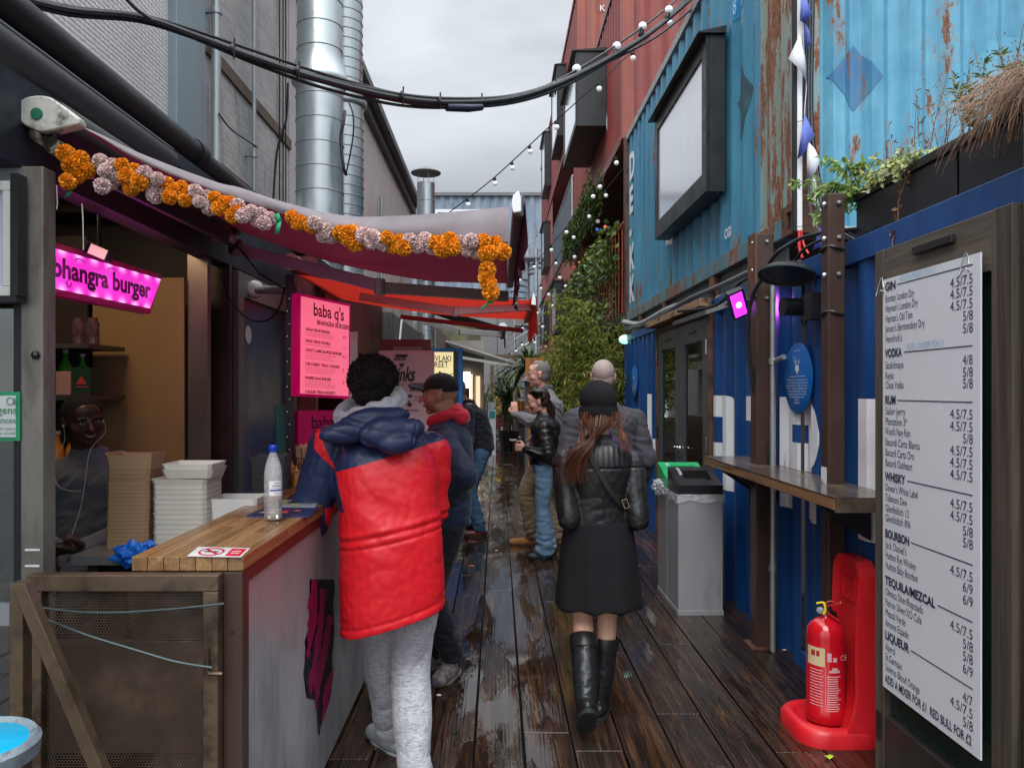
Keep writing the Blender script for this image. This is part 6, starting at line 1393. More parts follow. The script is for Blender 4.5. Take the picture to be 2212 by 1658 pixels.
for hname,hv,its,vs_,prs in sections:
	yb=yv(hv);hw_=.0245*len(hname)+.004
	put_text(hd,hname,bo+bu*.022+bv*(yb),bu,bv,.045,fit=hw_,bold=.0016)
	lt.prism([(.022+hw_+.012,yb+.012),(Wb-.04,yb+.012),(Wb-.04,yb+.0155),(.022+hw_+.012,yb+.0155)],bo,bu,bv,(-.0012,0,0))
	for s,v,p_ in zip(its,vs_,prs):
		put_text(lt,s,bo+bu*.022+bv*yv(v+1),bu,bv,.042,fit=.0122*len(s),off=.001)
		put_text(lt,p_,bo+bu*(Wb-.04-.0175*len(p_))+bv*yv(v+1),bu,bv,.046,fit=.0175*len(p_),off=.001)
	if hname in('GIN','VODKA'):put_text(hw,'ADD A MIXER FOR £1',bo+bu*(.022+hw_+.03)+bv*(yb+.022),bu,bv,.034,fit=.24,off=.001)
put_text(hd,'ADD A MIXER FOR £1  RED BULL FOR £2',bo+bu*.022+bv*yv(1466),bu,bv,.044,fit=Wb-.065,bold=.0008)
lt.build('lettering',navy_ink,dm);hd.build('heading',navy_ink,dm);hw.build('handwriting',M('faded blue marker',(.30,.50,.68),.5),dm)
# door jamb to the right edge of the picture
jb=empty('door_jamb',(1.62,1.9,0),'weathered timber jamb at the right edge next to the price list','door frame')
mb=MB();mb.box((XM+.015,2.16,0),(XM+.10,2.29,2.5));mb.build('jamb',grain_v,jb,bevel=.004)
mb=MB();mb.box((XM+.02,1.2,0),(XM+.12,2.155,2.6));mb.build('lining',charcoal,jb)
for z in(.55,1.15,2.0):
	for k in range(3):
		mb=MB();mb.ball((XM+.014,2.275,z+k*.035),.0065,8);mb.build('screw',chrome,jb)

# recycling bins
def bin_(y0,y1,col,label,letters,bagm=None):
	t=empty('recycling_bin',(1.45,(y0+y1)/2,0),label,'bin');x0,x1=1.285,1.605;zt=.845
	mb=MB();mb.box((x0,y0,.02),(x1,y1,zt));mb.build('body',[grey_metal],t,bevel=.006)
	mb=MB();mb.box((x0-.004,y0-.004,0),(x1+.004,y1+.004,.035));mb.build('plinth',grey_metal,t,bevel=.002)
	# lid: sloped hood with a slot
	mb=MB();za,zb=zt+.07,zt+.115
	a,b,c,d=(x0+.0,y0),(x1-.0,y0),(x1-.0,y1),(x0+.0,y1)
	zz_=lambda x,y:zt+.06+.10*(y-y0)/(y1-y0)+.02
	base=[Vector((x,y,zt+.002))for x,y in(a,b,c,d)];tpz=[Vector((x,y,zz_(x,y)))for x,y in(a,b,c,d)]
	inn=[Vector((x,y,zz_(x,y)))for x,y in((x0+.07,y0+.09),(x1-.05,y0+.09),(x1-.05,y1-.07),(x0+.07,y1-.07))];low=[v_-Vector((0,0,.06))for v_ in inn]
	mb.add(base+tpz+inn+low,[(0,1,5,4),(1,2,6,5),(2,3,7,6),(3,0,4,7)]+[(4+i,4+(i+1)%4,8+(i+1)%4,8+i)for i in range(4)]+[(8+i,8+(i+1)%4,12+(i+1)%4,12+i)for i in range(4)])
	ld=mb.build('lid',col,t,smooth=0)
	mb=MB();mb.add(low,[(0,1,2,3)]);mb.build('opening',black_matt,ld,smooth=0)
	mb=MB();uu=(Vector((x0,y1,0))-Vector((x0,y0,0)));p_=Vector((x0+.045,y0+.04,zz_(0,y0+.04)+.001));dn_=(Vector((0,y1-y0,.10))).normalized()
	put_text(mb,letters,Vector((x0+.055,y1-.02,zz_(0,y1-.02))),-dn_,Vector((1,0,0)),.035,off=.001);mb.build('lettering',white_ink,ld)
	return t
bin_(5.47,5.81,M('black lid',(.012,.012,.013),.3),'slim grey recycling bin with black lid, nearer of the pair','GENERAL')
bin_(5.83,6.17,M('green lid',(.01,.30,.10),.35),'slim grey recycling bin with bright green lid, behind the black lidded one','RECYCLE')
def liner(y0,y1,seed,label,blob):
	mb=MB();n_=90;x0,x1=1.280,1.610
	per=[(x0+(x1-x0)*t,y0)for t in np.linspace(0,1,24)[:-1]]+[(x1,y0+(y1-y0)*t)for t in np.linspace(0,1,22)[:-1]]+[(x1-(x1-x0)*t,y1)for t in np.linspace(0,1,24)[:-1]]+[(x0,y1-(y1-y0)*t)for t in np.linspace(0,1,22)[:-1]]
	cx,cy=(x0+x1)/2,(y0+y1)/2;nn_=len(per)
	def f(i,j):
		x,y=per[int(round(i*nn_))%nn_];d=Vector((x-cx,y-cy,0)).normalized();q=noise.noise((x*30,y*30,j*2+seed));o_=.003+.010*abs(q)*(1 if j>.05 else 0)
		return Vector((x,y,.862-(.055+.03*noise.noise((x*9,y*9,seed)))*j))+d*o_
	mb.grid(f,nn_,6)
	if blob:
		def g(i,j):
			a=i*6.283;ph=j*3.1416;d=Vector((math.sin(ph)*math.cos(a),math.sin(ph)*math.sin(a),math.cos(ph)));q=.7+.9*abs(noise.noise(d*2.6+Vector((seed,0,0))));return Vector((1.262+.045*d.x*q,(y0+.2)+.13*d.y*q,.845+.055*d.z*q+.35*(.0)))
		mb.grid(g,40,20)
	mb.build('bin_liner',M('translucent liner',(.55,.57,.60),.2,0,.2,30,.5,90,alpha=.55),loc='base',label=label,cat='bin bag',smooth=20)
liner(5.466,5.814,3,'clear liner folded over the rim of the black lidded bin',False);liner(5.826,6.174,8,'bunched clear liner bulging from the green lidded bin',True)

# fire extinguisher and stand
fs=empty('extinguisher_stand',(1.55,3.62,0),'red moulded plastic stand with tall back against the blue wall','stand');redp=M('red moulded plastic',(.56,.012,.018),.38,0,.10,5,.15,90,dirt=(.22,.02,.018),dirt_s=7,dirt_lo=.60,dirt_hi=.72);redp2=M('extinguisher red enamel',(.50,.006,.014),.16,0,.04,4,.02,coat=.4)
X0,X1,Y0,Y1=1.365,1.71,3.422,3.808
def rr_poly(x0,x1,y0,y1,r,n=6):
	o=[]
	for cx,cy,a0 in((x1-r,y0+r,-90),(x1-r,y1-r,0),(x0+r*2,y1-r*2,90),(x0+r*2,y0+r*2,180)):
		R_=r if cx>(x0+x1)/2 else r*2
		for k in range(n+1):a=R(a0+90*k/n);o.append((cx+R_*math.cos(a),cy+R_*math.sin(a)))
	return o
mb=MB();layers=[(0,.0),(0.0,.055),(.012,.075),(.03,.085),(.048,.078),(.056,.06),(.06,.055)]
vs=[];n_=None
for inset,z in layers:
	pp=rr_poly(X0+inset,X1-inset*.3,Y0+inset,Y1-inset,.06);n_=len(pp);vs+=[Vector((x,y,z))for x,y in pp]
fsx=[(r*n_+i,r*n_+(i+1)%n_,(r+1)*n_+(i+1)%n_,(r+1)*n_+i)for r in range(len(layers)-1)for i in range(n_)]
mb.add(vs,fsx+[tuple(range(n_))[::-1],tuple((len(layers)-1)*n_+i for i in range(n_))]);mb.build('base',redp,fs,smooth=60)
# back: tapering slab with rounded top and raised edges
def backp(z):
	t=max(0,min(1,(z-.0)/.82));hw=.185-.045*min(1,max(0,(z-.08)/.35))**.8
	if z>.74:hw-=.05*((z-.74)/.08)**2.2
	return hw
mb=MB();zs=[.0,.04,.08,.12,.16,.22,.3,.4,.5,.6,.68,.74,.77,.79,.805,.82];yc_=3.615;vs=[]
for z in zs:
	hw=backp(z);xf=1.63+.03*min(1,z/.8)-.09*max(0,(.22-z)/.22)**1.5
	ring_=[(1.715,-hw),(xf-.02,-hw),(xf-.024,-hw+.015),(xf-.006,-hw+.035),(xf,-hw+.06),(xf,hw-.06),(xf-.006,hw-.035),(xf-.024,hw-.015),(xf-.02,hw),(1.715,hw)]
	vs+=[Vector((x,yc_+y,z))for x,y in ring_]
q=10;mb.add(vs,[(r*q+i,r*q+(i+1)%q,(r+1)*q+(i+1)%q,(r+1)*q+i)for r in range(len(zs)-1)for i in range(q)]+[tuple((len(zs)-1)*q+i for i in range(q))]);mb.build('back',redp,fs,smooth=50)
mb=MB();
for a,b in(((.62,-.06),(.625,.06)),((.73,-.06),(.735,.06))):mb.box((1.648,yc_+a[1],a[0]),(1.66,yc_+b[1],b[0]))
mb.box((1.648,yc_-.065,.62),(1.66,yc_-.06,.735));mb.box((1.648,yc_+.06,.62),(1.66,yc_+.065,.735));mb.build('raised_panel',redp,fs)
fe=empty('fire_extinguisher',(1.535,3.60,.062),'red fire extinguisher with cream label and yellow tag in its stand','fire extinguisher');c=fe.location.copy();rE=.083
mb=MB();mb.lathe(c,[(.080,0),(rE+.003,.006),(rE+.003,.065),(rE,.07),(rE,.395),(.080,.425),(.066,.45),(.045,.468),(.022,.478),(.020,.49)],48);mb.build('cylinder',redp2,fe,smooth=60)
mb=MB();mb.lathe(c+Vector((0,0,.488)),[(.020,0),(.020,.018),(.014,.02),(.014,.045),(.005,.05)],16);mb.build('valve',M('dull brass',(.25,.20,.14),.35,.8),fe)
mb=MB();mb.bar(c+Vector((-.005,-.005,.53)),c+Vector((.062,-.03,.555)),.018,.006);mb.bar(c+Vector((-.01,-.005,.515)),c+Vector((.05,-.035,.47)),.018,.005);mb.build('handle',redp2,fe)
mb=MB();mb.lathe(c+Vector((-.028,-.006,.515)),[(.016,0),(.016,.014),(.001,.015)],16,(-.3,-1,0));mb.build('gauge',chrome,fe)
mb=MB();mb.tube(smooth_path([c+Vector((-.045,-.01,.545)),c+Vector((-.02,-.03,.552)),c+Vector((-.015,-.035,.52)),c+Vector((-.022,-.03,.50))]),.005,6);mb.build('yellow_tag',M('yellow tag',(.75,.65,.02),.4),fe)
mb=MB();mb.tube(smooth_path([c+Vector((-.012,-.03,.55)),c+Vector((.01,-.035,.562)),c+Vector((.05,-.04,.55)),c+Vector((.055,-.035,.562))]),.003,6);mb.build('pin_wire',M('orange red wire',(.5,.06,.03),.3),fe)
mb=MB();mb.tube([c+Vector((.088,.03,.04)),c+Vector((.088,.03,.36)),c+Vector((.05,.02,.49)),c+Vector((.01,.0,.51))],.012,8);mb.build('hose',rubber,fe)
def cyl_patch(mb,a0,a1,z0,z1,off=.0008,m=None):mb.grid(lambda i,j:c+Vector(((rE+off)*math.sin(a0+(a1-a0)*i),-(rE+off)*math.cos(a0+(a1-a0)*i),z0+(z1-z0)*j)),8,1,m=m)
mb=MB();cyl_patch(mb,-1.5,-.42,.27,.355);mb.build('cream_label',M('cream label',(.62,.50,.28),.4),fe)
mb=MB();
cyl_patch(mb,-1.2,-.95,.315,.34,.0012);cyl_patch(mb,-.88,-.70,.315,.34,.0012);mb.build('label_print',M('label red',(.40,.03,.02),.4),fe)
mb=MB();r_=random.Random(8)
for k in range(13):cyl_patch(mb,-1.3,-.50-r_.random()*.12,.25-k*.0135,.2535-k*.0135)
for k in range(17):cyl_patch(mb,-.32,.25+r_.random()*.25,.225-k*.0105,.2295-k*.0105)
for a0,a1,z0,z1 in((-.40,-.385,.06,.27),(-1.4,-.40,.058,.060),(-.30,-.08,.295,.335),(.0,.22,.295,.315),(-.2,.42,.245,.256),(-.05,.28,.257,.268)):cyl_patch(mb,a0,a1,z0,z1)
put_text(mb,'CE',c+Vector((.033,-rE*.93,.300)),Vector((.86,.42,0)).normalized(),(0,0,1),.034,off=.004);mb.build('print',M('pale pink print',(.68,.42,.44),.4),fe)

# heater dish
hd_=empty('patio_heater',(1.62,4.25,2.2),'black dished lamp hood jutting over the shelf','heater');ax=Vector((-.18,-.22,-1)).normalized();c=P(1699,592,4.25)
mb=MB();mb.lathe_open(c,[(.001,-.055),(.06,-.05),(.11,-.032),(.145,-.004),(.150,.006),(.147,.010),(.140,.004),(.10,.002),(.001,.0)],40,ax);mb.build('dish',M('black ribbed plastic',(.016,.015,.014),.32,0,.5,12,.3,40,stretch=(1,6,1),dirt=(.06,.04,.03),dirt_s=10,dirt_lo=.55),hd_,smooth=50)
mb=MB();mb.lathe_open(c,[(.149,.0),(.156,.004),(.152,.014),(.147,.008)],40,ax);mb.build('rim',M('grey green rim',(.07,.09,.085),.4),hd_)
mb=MB();mb.tube([c-ax*.05,c-ax*.05+Vector((.07,.02,.02)),Vector((1.74,4.3,2.24))],.022,10);mb.obox(Vector((1.70,4.12,2.05)),(.08,.10,.14),Matrix.Identity(3));mb.lathe(Vector((1.60,4.32,2.07)),[(.05,0),(.05,.13)],18,(1,.1,0));mb.build('mount',black_paint,hd_)
mb=MB();mb.tube(smooth_path([Vector((1.69,4.2,2.06)),Vector((1.68,4.19,1.98)),Vector((1.69,4.25,1.96)),Vector((1.70,4.3,2.0))]),.006,6);mb.build('lead',rubber,hd_)
# purple floodlight
fl=empty('floodlight',P(1593,655,5.2),'floodlight glowing violet on the blue wall beside the door','lamp');c=fl.location.copy();Mx=Matrix.Rotation(R(-24),3,'Y')@Matrix.Rotation(R(25),3,'X')
mb=MB();mb.obox(c,(.115,.055,.20),Mx);mb.obox(c+Mx@Vector((.01,.05,0)),(.09,.05,.16),Mx);mb.build('housing',black_paint,fl,bevel=.006)
mb=MB();mb.obox(c+Mx@Vector((-.006,-.0295,0)),(.085,.004,.165),Mx);mb.build('lens',M('violet lens',(.5,.05,.8),.3,emit=(.55,.02,1.0),es=2.2),fl)
mb=MB();mb.lathe(c+Mx@Vector((-.006,-.032,.0)),[(.020,0),(.018,.002),(.001,.003)],14,Mx@Vector((0,-1,0)));mb.build('emitter',M('white violet led',(1,.7,1),.3,emit=(1,.6,1),es=4),fl)
mb=MB();mb.tube([c+Vector((.04,.03,.08)),c+Vector((.10,.03,.0)),Vector((1.74,5.22,c.z-.05))],.008,6);mb.build('bracket',black_paint,fl)
l=bpy.data.lights.new('violet_glow','SPOT');l.energy=9;l.color=(.6,.1,1);l.spot_size=R(110);l.shadow_soft_size=.06;o=bpy.data.objects.new('violet_glow',l);o.location=c+Mx@Vector((0,-.06,0));o.rotation_euler=(Mx@Vector((0,1,0))).to_track_quat('Z','Y').to_euler();COL.objects.link(o)
# small green lit lamp
g2=empty('wall_lamp',P(1350,733,10.4),'small lamp with green glow on a scrolled bracket at the container end','lamp');c=g2.location.copy()
mb=MB();mb.ball(c,.07,12,sc=(1.2,1,.9));mb.build('globe',M('mint glow',(.5,.9,.7),.3,emit=(.35,.9,.65),es=1.2),g2)
mb=MB();mb.tube([c+Vector((.07,0,.02))+Vector((.05*(1-q/12)*math.cos(q),0,.05*(1-q/12)*math.sin(q)))for q in np.linspace(0,11,30)]+[c+Vector((.30,0,.06))],.008,5);mb.tube([c+Vector((-.02,0,.06)),c+Vector((.12,0,.0)),c+Vector((.35,.0,.1))],.007,5);mb.build('bracket',black_paint,g2)

# blue plaques
def plaque(u0,u1,v0,v1,label,big):
	X=1.735;Ya,Yb=YX(u0,X),YX(u1,X);yc2=(Ya+Yb)/2;zc2=1.6+(843-(v0+v1)/2)/1660*yc2;r=.205
	t=empty('wall_plaque',(X,yc2,zc2),label,'plaque');mb=MB();mb.lathe((X,yc2,zc2),[(r,0),(r,.006),(r-.003,.008),(.001,.008)],48,(-1,0,0));mb.build('disc',M('royal blue enamel',(.005,.115,.40),.3,0,.03),t)
	mb=MB();o3=Vector((X-.0085,yc2,zc2));uu=Vector((0,-1,0));vv=Vector((0,0,1));q=lambda s,y,sz,fit:put_text(mb,s,o3-uu*fit/2+vv*y,uu,vv,sz,off=.0008,fit=fit)
	q("baba q's",.085,.04,.085);q('Bhangra burgers',.155,.016,.085)
	mb.prism([(-.12,.010),(.12,.010),(.12,.0125),(-.12,.0125)],o3,uu,vv,(-.001,0,0));mb.prism([(-.022,.075),(.022,.08),(.03,.05),(.012,.03),(.004,.022),(-.01,.04),(-.026,.05)],o3,uu,vv,(-.001,0,0))
	for k,s in enumerate(('Once upon a time two young men set out','to create a delicious burger on the streets','mixing east and west in London. They mixed it','with the traditions of grilled spices to','make the bhangra burger an original','sharing snack. The masala is from the hill','over the grill and burger shacks it','lives here','selling burgers')):
		fit=(.30,.31,.31,.29,.27,.26,.22,.06,.085)[k];q(s,-.012-.0165*k,.0135,fit)
	mb.build('lettering',M('white enamel print',(.66,.74,.82),.4),t)
plaque(1697,1755,742,892,'round blue plaque with white text beside the steel post',1);plaque(1363,1379,789,862,'round blue plaque on the far end of the blue wall',0)

# planter on the container roof
pln=[]
def trough(y0,y1,label):
	t=empty('planter',(1.86,(y0+y1)/2,2.345),label,'planter');mb=MB();x0,x1=1.80,2.02;z0,z1=2.343,2.585
	mb.box((x0,y0,z0),(x1,y1,z1-.04));mb.build('trough',M('black planter',(.013,.014,.017),.4,0,.2,4),t,bevel=.006)
	mb=MB();mb.box((x0-.012,y0-.012,z1-.04),(x0+.012,y1+.012,z1));mb.box((x1-.012,y0-.012,z1-.04),(x1+.012,y1+.012,z1));mb.box((x0+.0121,y0-.012,z1-.04),(x1-.0121,y0+.012,z1));mb.box((x0+.0121,y1-.012,z1-.04),(x1-.0121,y1+.012,z1));mb.build('rim',black_paint,t,bevel=.004)
	mb=MB();mb.grid(lambda i,j:Vector((x0+.013+.19*i,y0+.013+(y1-y0-.026)*j,z1-.03+.012*noise.noise((i*5,j*20,0)))),6,40);mb.build('soil',M('dark soil',(.03,.02,.013),.9,0,.3,20,.6),t)
trough(3.02,3.86,'black trough planter on the blue container roof, farther one');trough(1.9,3.0,'black trough planter at the right edge of the photo, nearer one')
def plant(name,label,group=None):return empty(name,(1.88,3.5,2.56),label,'plant',group)
bright=foliage('bright planter leaves',(.06,.14,.02),(.18,.30,.05),(.38,.46,.12));dryb=foliage('dry brown stems',(.10,.045,.02),(.24,.11,.045),(.36,.19,.09))
# ivy-like trailing plant, left end
t=plant('trailing_plant','lobed bright green plant spilling over the planter left end');ml=MB();ms=MB()
for k in range(16):
	c=Vector((1.83+rng.uniform(-.05,.05),3.84+rng.uniform(-.08,.14),2.58));tip=c+Vector((rng.uniform(-.20,.05),rng.uniform(-.05,.22),rng.uniform(-.22,.22)));pts=smooth_path([c,c.lerp(tip,.5)+Vector((0,0,.05)),tip],4);ms.tube(pts,.0022,4)
	for q in pts[2:]:
		for j in range(5):leaf(ml,q+rv(.012),rv(1)+Vector((-.3,0,-.3)),Vector((-.5,-.5,1)),rng.uniform(.035,.06),rng.uniform(.014,.024))
ms.build('stem',stem_mat,t);ml.build('leaves',bright,t)
t=plant('variegated_ivy','pale green variegated ivy creeping along the planter rim');ml=MB();ms=MB()
for k in range(26):
	y=rng.uniform(3.25,3.82);c=Vector((1.83,y,2.585));tip=c+Vector((rng.uniform(-.10,.02),rng.uniform(-.12,.12),rng.uniform(-.06,.09)));pts=smooth_path([c,c.lerp(tip,.5)+Vector((0,0,.035)),tip],3);ms.tube(pts,.0018,4)
	for q in pts:
		for j in range(4):leaf(ml,q+rv(.02),rv(1),Vector((-1,-.3,1)),rng.uniform(.018,.034),rng.uniform(.016,.026))
ms.build('stem',stem_mat,t);ml.build('leaves',foliage('variegated ivy',(.16,.22,.06),(.34,.38,.12),(.55,.55,.26)),t)
t=plant('dead_trailing_stem','dried brown tendril hanging down from the planter rim');ms=MB();pts=smooth_path([(1.80,3.33,2.59),(1.785,3.36,2.52),(1.775,3.40,2.44),(1.77,3.40,2.34),(1.74,3.38,2.28),(1.73,3.37,2.21)]);ms.tube(pts,.0025,5)
ms.build('stem',M('dry stem',(.20,.09,.05),.7),t);ml=MB()
for q in pts[::2]:
	for j in range(2):leaf(ml,q+rv(.006),rv(1),Vector((-1,0,0)),.028,.018)
ml.build('leaves',dryb,t)
t=plant('leafy_herb','upright leafy green herb in the middle of the planters');ml=MB();ms=MB()
for k in range(20):
	y=rng.choice((2.85,2.9,2.62,3.05))+rng.uniform(-.05,.05);c=Vector((1.90,y,2.57));tip=c+Vector((rng.uniform(-.07,.05),rng.uniform(-.1,.1),rng.uniform(.16,.33)));pts=[c.lerp(tip,q/6)for q in range(7)];ms.tube(pts,.0022,4)
	for q in pts[2:]:
		for j in range(6):leaf(ml,q,Vector((rng.uniform(-1,1),rng.uniform(-1,1),.5)),Vector((0,0,1)),rng.uniform(.03,.055),rng.uniform(.012,.02))
ms.build('stem',stem_mat,t);ml.build('leaves',foliage('herb leaves',(.05,.10,.03),(.13,.20,.07),(.24,.30,.12)),t)
t=plant('bare_twigs','thin bare twigs and dead flower stalks above the planter');ms=MB();ml=MB()
for k in range(22):
	y=rng.uniform(2.7,3.75);c=Vector((1.88,y,2.57));tip=c+Vector((rng.uniform(-.05,.05),rng.uniform(-.16,.16),rng.uniform(.10,.42)));ms.tube([c,c.lerp(tip,.5)+rv(.015),tip],[.003,.0022,.0012],4)
	for q in range(5):a=c.lerp(tip,rng.uniform(.4,1));leaf(ml,a,rv(1)+Vector((0,0,.5)),Vector((0,-1,0)),.03,.008)
ms.build('stem',M('twig',(.16,.12,.08),.7),t);ml.build('leaves',foliage('dull twig leaves',(.08,.08,.04),(.18,.16,.08),(.26,.22,.12)),t)
t=plant('dried_clump','mass of wiry rust brown dead stems tumbling from the planter');ms=MB()
for k in range(620):
	y=2.58+rng.gauss(0,.11);
	if y>2.88:continue
	c=Vector((1.85+rng.uniform(-.06,.08),y,2.57));d=Vector((rng.uniform(-.16,.05),rng.uniform(-.15,.15),0));up_=rng.uniform(.02,.13);dn_=rng.uniform(-.15,.14)if y<2.95 else rng.uniform(0,.15)
	pts=smooth_path([c,c+d*.5+Vector((0,0,up_)),c+d+Vector((-.05,0,up_*.6+dn_*.3)),c+d*1.2+Vector((-.08,rng.uniform(-.03,.03),dn_))],3);w_=Vector((.0,.0011,.0008));r0=rng.random()*.98+.01
	for a,b in zip(pts,pts[1:]):ms.quad(a-w_,a+w_,b+w_,b-w_,r=r0)
	q=pts[-1];ms.add([q+Vector((0,0,.004)),q+Vector((0,.004,0)),q-Vector((0,0,.004)),q-Vector((0,.004,0))],[(0,1,2,3)],r=r0)
ms.build('wiry_stem',dryb,t)

# white conduit, cables, bunting at the corner
wc=empty('cable_trunking',(1.80,4.58,3.6),'white vertical cable trunking running down the rusted container corner','trunking')
mb=MB();mb.box((1.785,4.575,2.55),(1.815,4.60,7.0));mb.build('trunking',M('white trunking',(.70,.71,.72),.4,0,.03),wc,bevel=.003)
mb=MB();mb.box((1.765,4.58,2.55),(1.783,4.61,7.0));mb.build('black_channel',black_matt,wc)
bc_=empty('cable_bundle',(1.84,4.57,3),'bundle of grey and black cables tied along the white trunking','cable');gm=M('grey cable',(.11,.12,.13),.4)
for k in range(7):
	x=1.828+k*.0085;mb=MB();mb.tube(smooth_path([(x,4.575+.004*(k%3),7),(x+.006*math.sin(k),4.575,5),(x+.004,4.57,4.0),(x-.003,4.575,3.3),(x+.004*k,4.57,2.95),(x+.012*k,4.55,2.7),(x+.02*k+.02,4.52,2.56),(x+.03*k+.06,4.45,2.47)]),.0042,5);mb.build('cable',gm if k%2 else rubber,bc_)
for v0 in(263,490,535):
	mb=MB();a,b=P(1718,v0,4.56),P(1748,v0-3,4.56);mb.tube([a,b],.002,4);mb.build('tie',rubber,bc_)
mb=MB();mb.tube(smooth_path([(1.795,4.57,2.55),(1.79,4.56,2.45),(1.80,4.54,2.38)]),.009,6);mb.tube(smooth_path([(1.805,4.57,2.55),(1.815,4.56,2.47),(1.82,4.5,2.40)]),.006,6);mb.build('red_cable',M('red cable',(.55,.02,.02),.4),bc_)
thick=empty('cable_loop',(1.62,4.5,2.3),'thick black cables looping from the floodlight past the heater to the bolted post','cable')
for pts,r_ in(([(1465,672,5.9),(1545,660,5.5),(1600,610,5.2),(1640,590,4.9)],.011),([(1655,580,4.6),(1680,545,4.4),(1730,515,4.3),(1790,500,4.0),(1830,497,3.9),(1880,492,3.8)],.011),([(1700,600,4.4),(1730,545,4.2),(1770,520,4.0),(1810,508,3.9)],.008),([(1655,590,4.65),(1625,640,4.75),(1615,720,4.8),(1625,820,4.8),(1645,900,4.8),(1660,990,4.75),(1662,1040,4.75)],.013),([(1788,680,3.9),(1782,760,3.9),(1782,840,3.9),(1789,862,3.9),(1792,780,3.9),(1800,690,3.9)],.004)):
	mb=MB();mb.tube(smooth_path([P(*p_)for p_ in pts]),r_,8);mb.build('cable',rubber,thick)
for z in(2.30,1.98):
	mb=MB();pts_=[(1.665+.052*math.cos(a),YB+.052*math.sin(a),z+.01*math.sin(a*2))for a in np.linspace(0,12.5,40)];mb.tube(pts_,.007,5);mb.build('knot',rubber,thick)
# conduit along the top of the blue wall, drooping cables
lc=empty('cable_run',(1.70,7,2.2),'grey conduit and drooping cables along the top of the blue wall over the door','cable')
pg=M('pale grey conduit',(.30,.30,.31),.4,.1)
mb=MB();mb.bar((1.70,4.98,2.225),(1.70,7.4,2.245),.03,.04);mb.build('trunking',pg,lc)
for k,(pts,r_,m__)in enumerate((([(1348,695,10.3),(1375,700,9.9),(1400,692,9.2),(1450,665,8.0),(1500,655,7.2),(1540,650,6.6),(1560,643,6.1)],.035,pg),([(1352,708,10.3),(1385,704,9.6),(1420,688,8.7),(1460,662,7.7),(1500,640,7.0),(1560,615,6.0),(1635,580,5.1)],.022,M('dark grey conduit',(.09,.09,.095),.4,.1)),([(1500,655,7.1),(1520,668,6.7),(1550,665,6.2),(1577,650,5.4)],.009,pg),([(1505,652,7),(1512,670,6.8),(1530,672,6.6)],.007,rubber))):
	mb=MB();mb.tube(smooth_path([P(*p_)for p_ in pts]),r_,8);mb.build('conduit',m__,lc)

# bunting flags
bn=empty('bunting',(1.84,4.55,4),'blue and white triangular bunting tangled down the white trunking','bunting')
blue_f=M('cornflower cloth',(.09,.13,.42),.7,0,.1);white_f=M('white cloth',(.62,.64,.66),.7,0,.05)
def flag(pts,m__):
	mb=MB();c=[P(u,v,4.53)for u,v in pts];
	if len(c)==3:c=[c[0],c[0].lerp(c[1],.5)+Vector((0,-.02,0)),c[1],c[1].lerp(c[2],.5)+Vector((0,-.03,0)),c[2],c[2].lerp(c[0],.5)]
	mid=sum(c,Vector())/len(c)+Vector((0,-.025,0));n_=len(c);mb.add(c+[mid],[(i,(i+1)%n_,n_)for i in range(n_)]);mb.build('flag',m__,bn,solid=.0012,smooth=60)
flag([(1731,-30),(1755,30),(1737,50),(1728,45)],blue_f);flag([(1737,48),(1752,90),(1738,115)],blue_f);flag([(1728,75),(1744,182),(1703,127)],white_f)
flag([(1738,246),(1760,292),(1735,333),(1722,345)],blue_f);flag([(1744,303),(1772,348),(1742,400)],white_f);flag([(1752,370),(1766,415),(1750,420)],white_f);flag([(1758,400),(1762,455),(1752,440)],white_f);flag([(1778,470),(1790,530),(1755,540)],blue_f)
mb=MB();mb.tube(smooth_path([P(1735,-40,4.54),P(1735,75,4.54),P(1742,180,4.54),P(1738,250,4.54),P(1748,310,4.54),P(1757,400,4.54),P(1778,470,4.5)]),.0025,4);mb.build('cord',white_f,bn)

# ================================================================ OVERHEAD CABLES AND LAMPS
cbl=empty('overhead_cable',(0,4,3),'thick black cable bundle slung across the alley with ties and a plug joint','cable')
keyp=[(20,-10,3.5),(150,22,3.6),(300,38,3.8),(420,78,4.0),(560,130,4.2),(700,175,4.5),(860,212,4.8),(985,222,5.1),(1110,212,5.5),(1220,175,5.9),(1330,118,6.3),(1420,60,6.7),(1500,-10,7.1)]
for k,(dx,dv,r_)in enumerate(((0,0,.020),(.0,5,.014),(0,-5,.012),(0,9,.010),(0,-9,.009))):
	pts=[]
	for i,(u,v,Y)in enumerate(keyp):
		sp_=1+.8*math.sin(i*.9+k);pts.append(P(u,v+dv*sp_*(1.6 if u>1150 else 1),Y+.01*k))
	mb=MB();mb.tube(smooth_path(pts,5),r_,8);mb.build('cable',rubber,cbl)
mb=MB();mb.tube([P(965,232,5.05),P(1012,234,5.15),P(1040,232,5.25)],[.026,.026,.022],10);mb.build('plug_joint',M('black blue plug',(.015,.018,.04),.4),cbl)
for u,v,Y in((505,108,4.1),(645,155,4.35),(870,208,4.8),(950,220,5.0),(1040,220,5.3),(1200,190,5.85)):
	mb=MB();c=P(u,v,Y);mb.tube([c+Vector((0,0,-.05)),c+Vector((.004,0,.06))],.005,4);mb.lathe(c+Vector((-.012,0,0)),[(.034,0),(.034,.012)],12,(1,.3,0));mb.build('tie',rubber,cbl)
mb=MB();mb.tube(smooth_path([P(265,-10,3.7),P(295,20,3.75),P(330,45,3.8)]),.009,6);mb.build('branch',rubber,cbl)

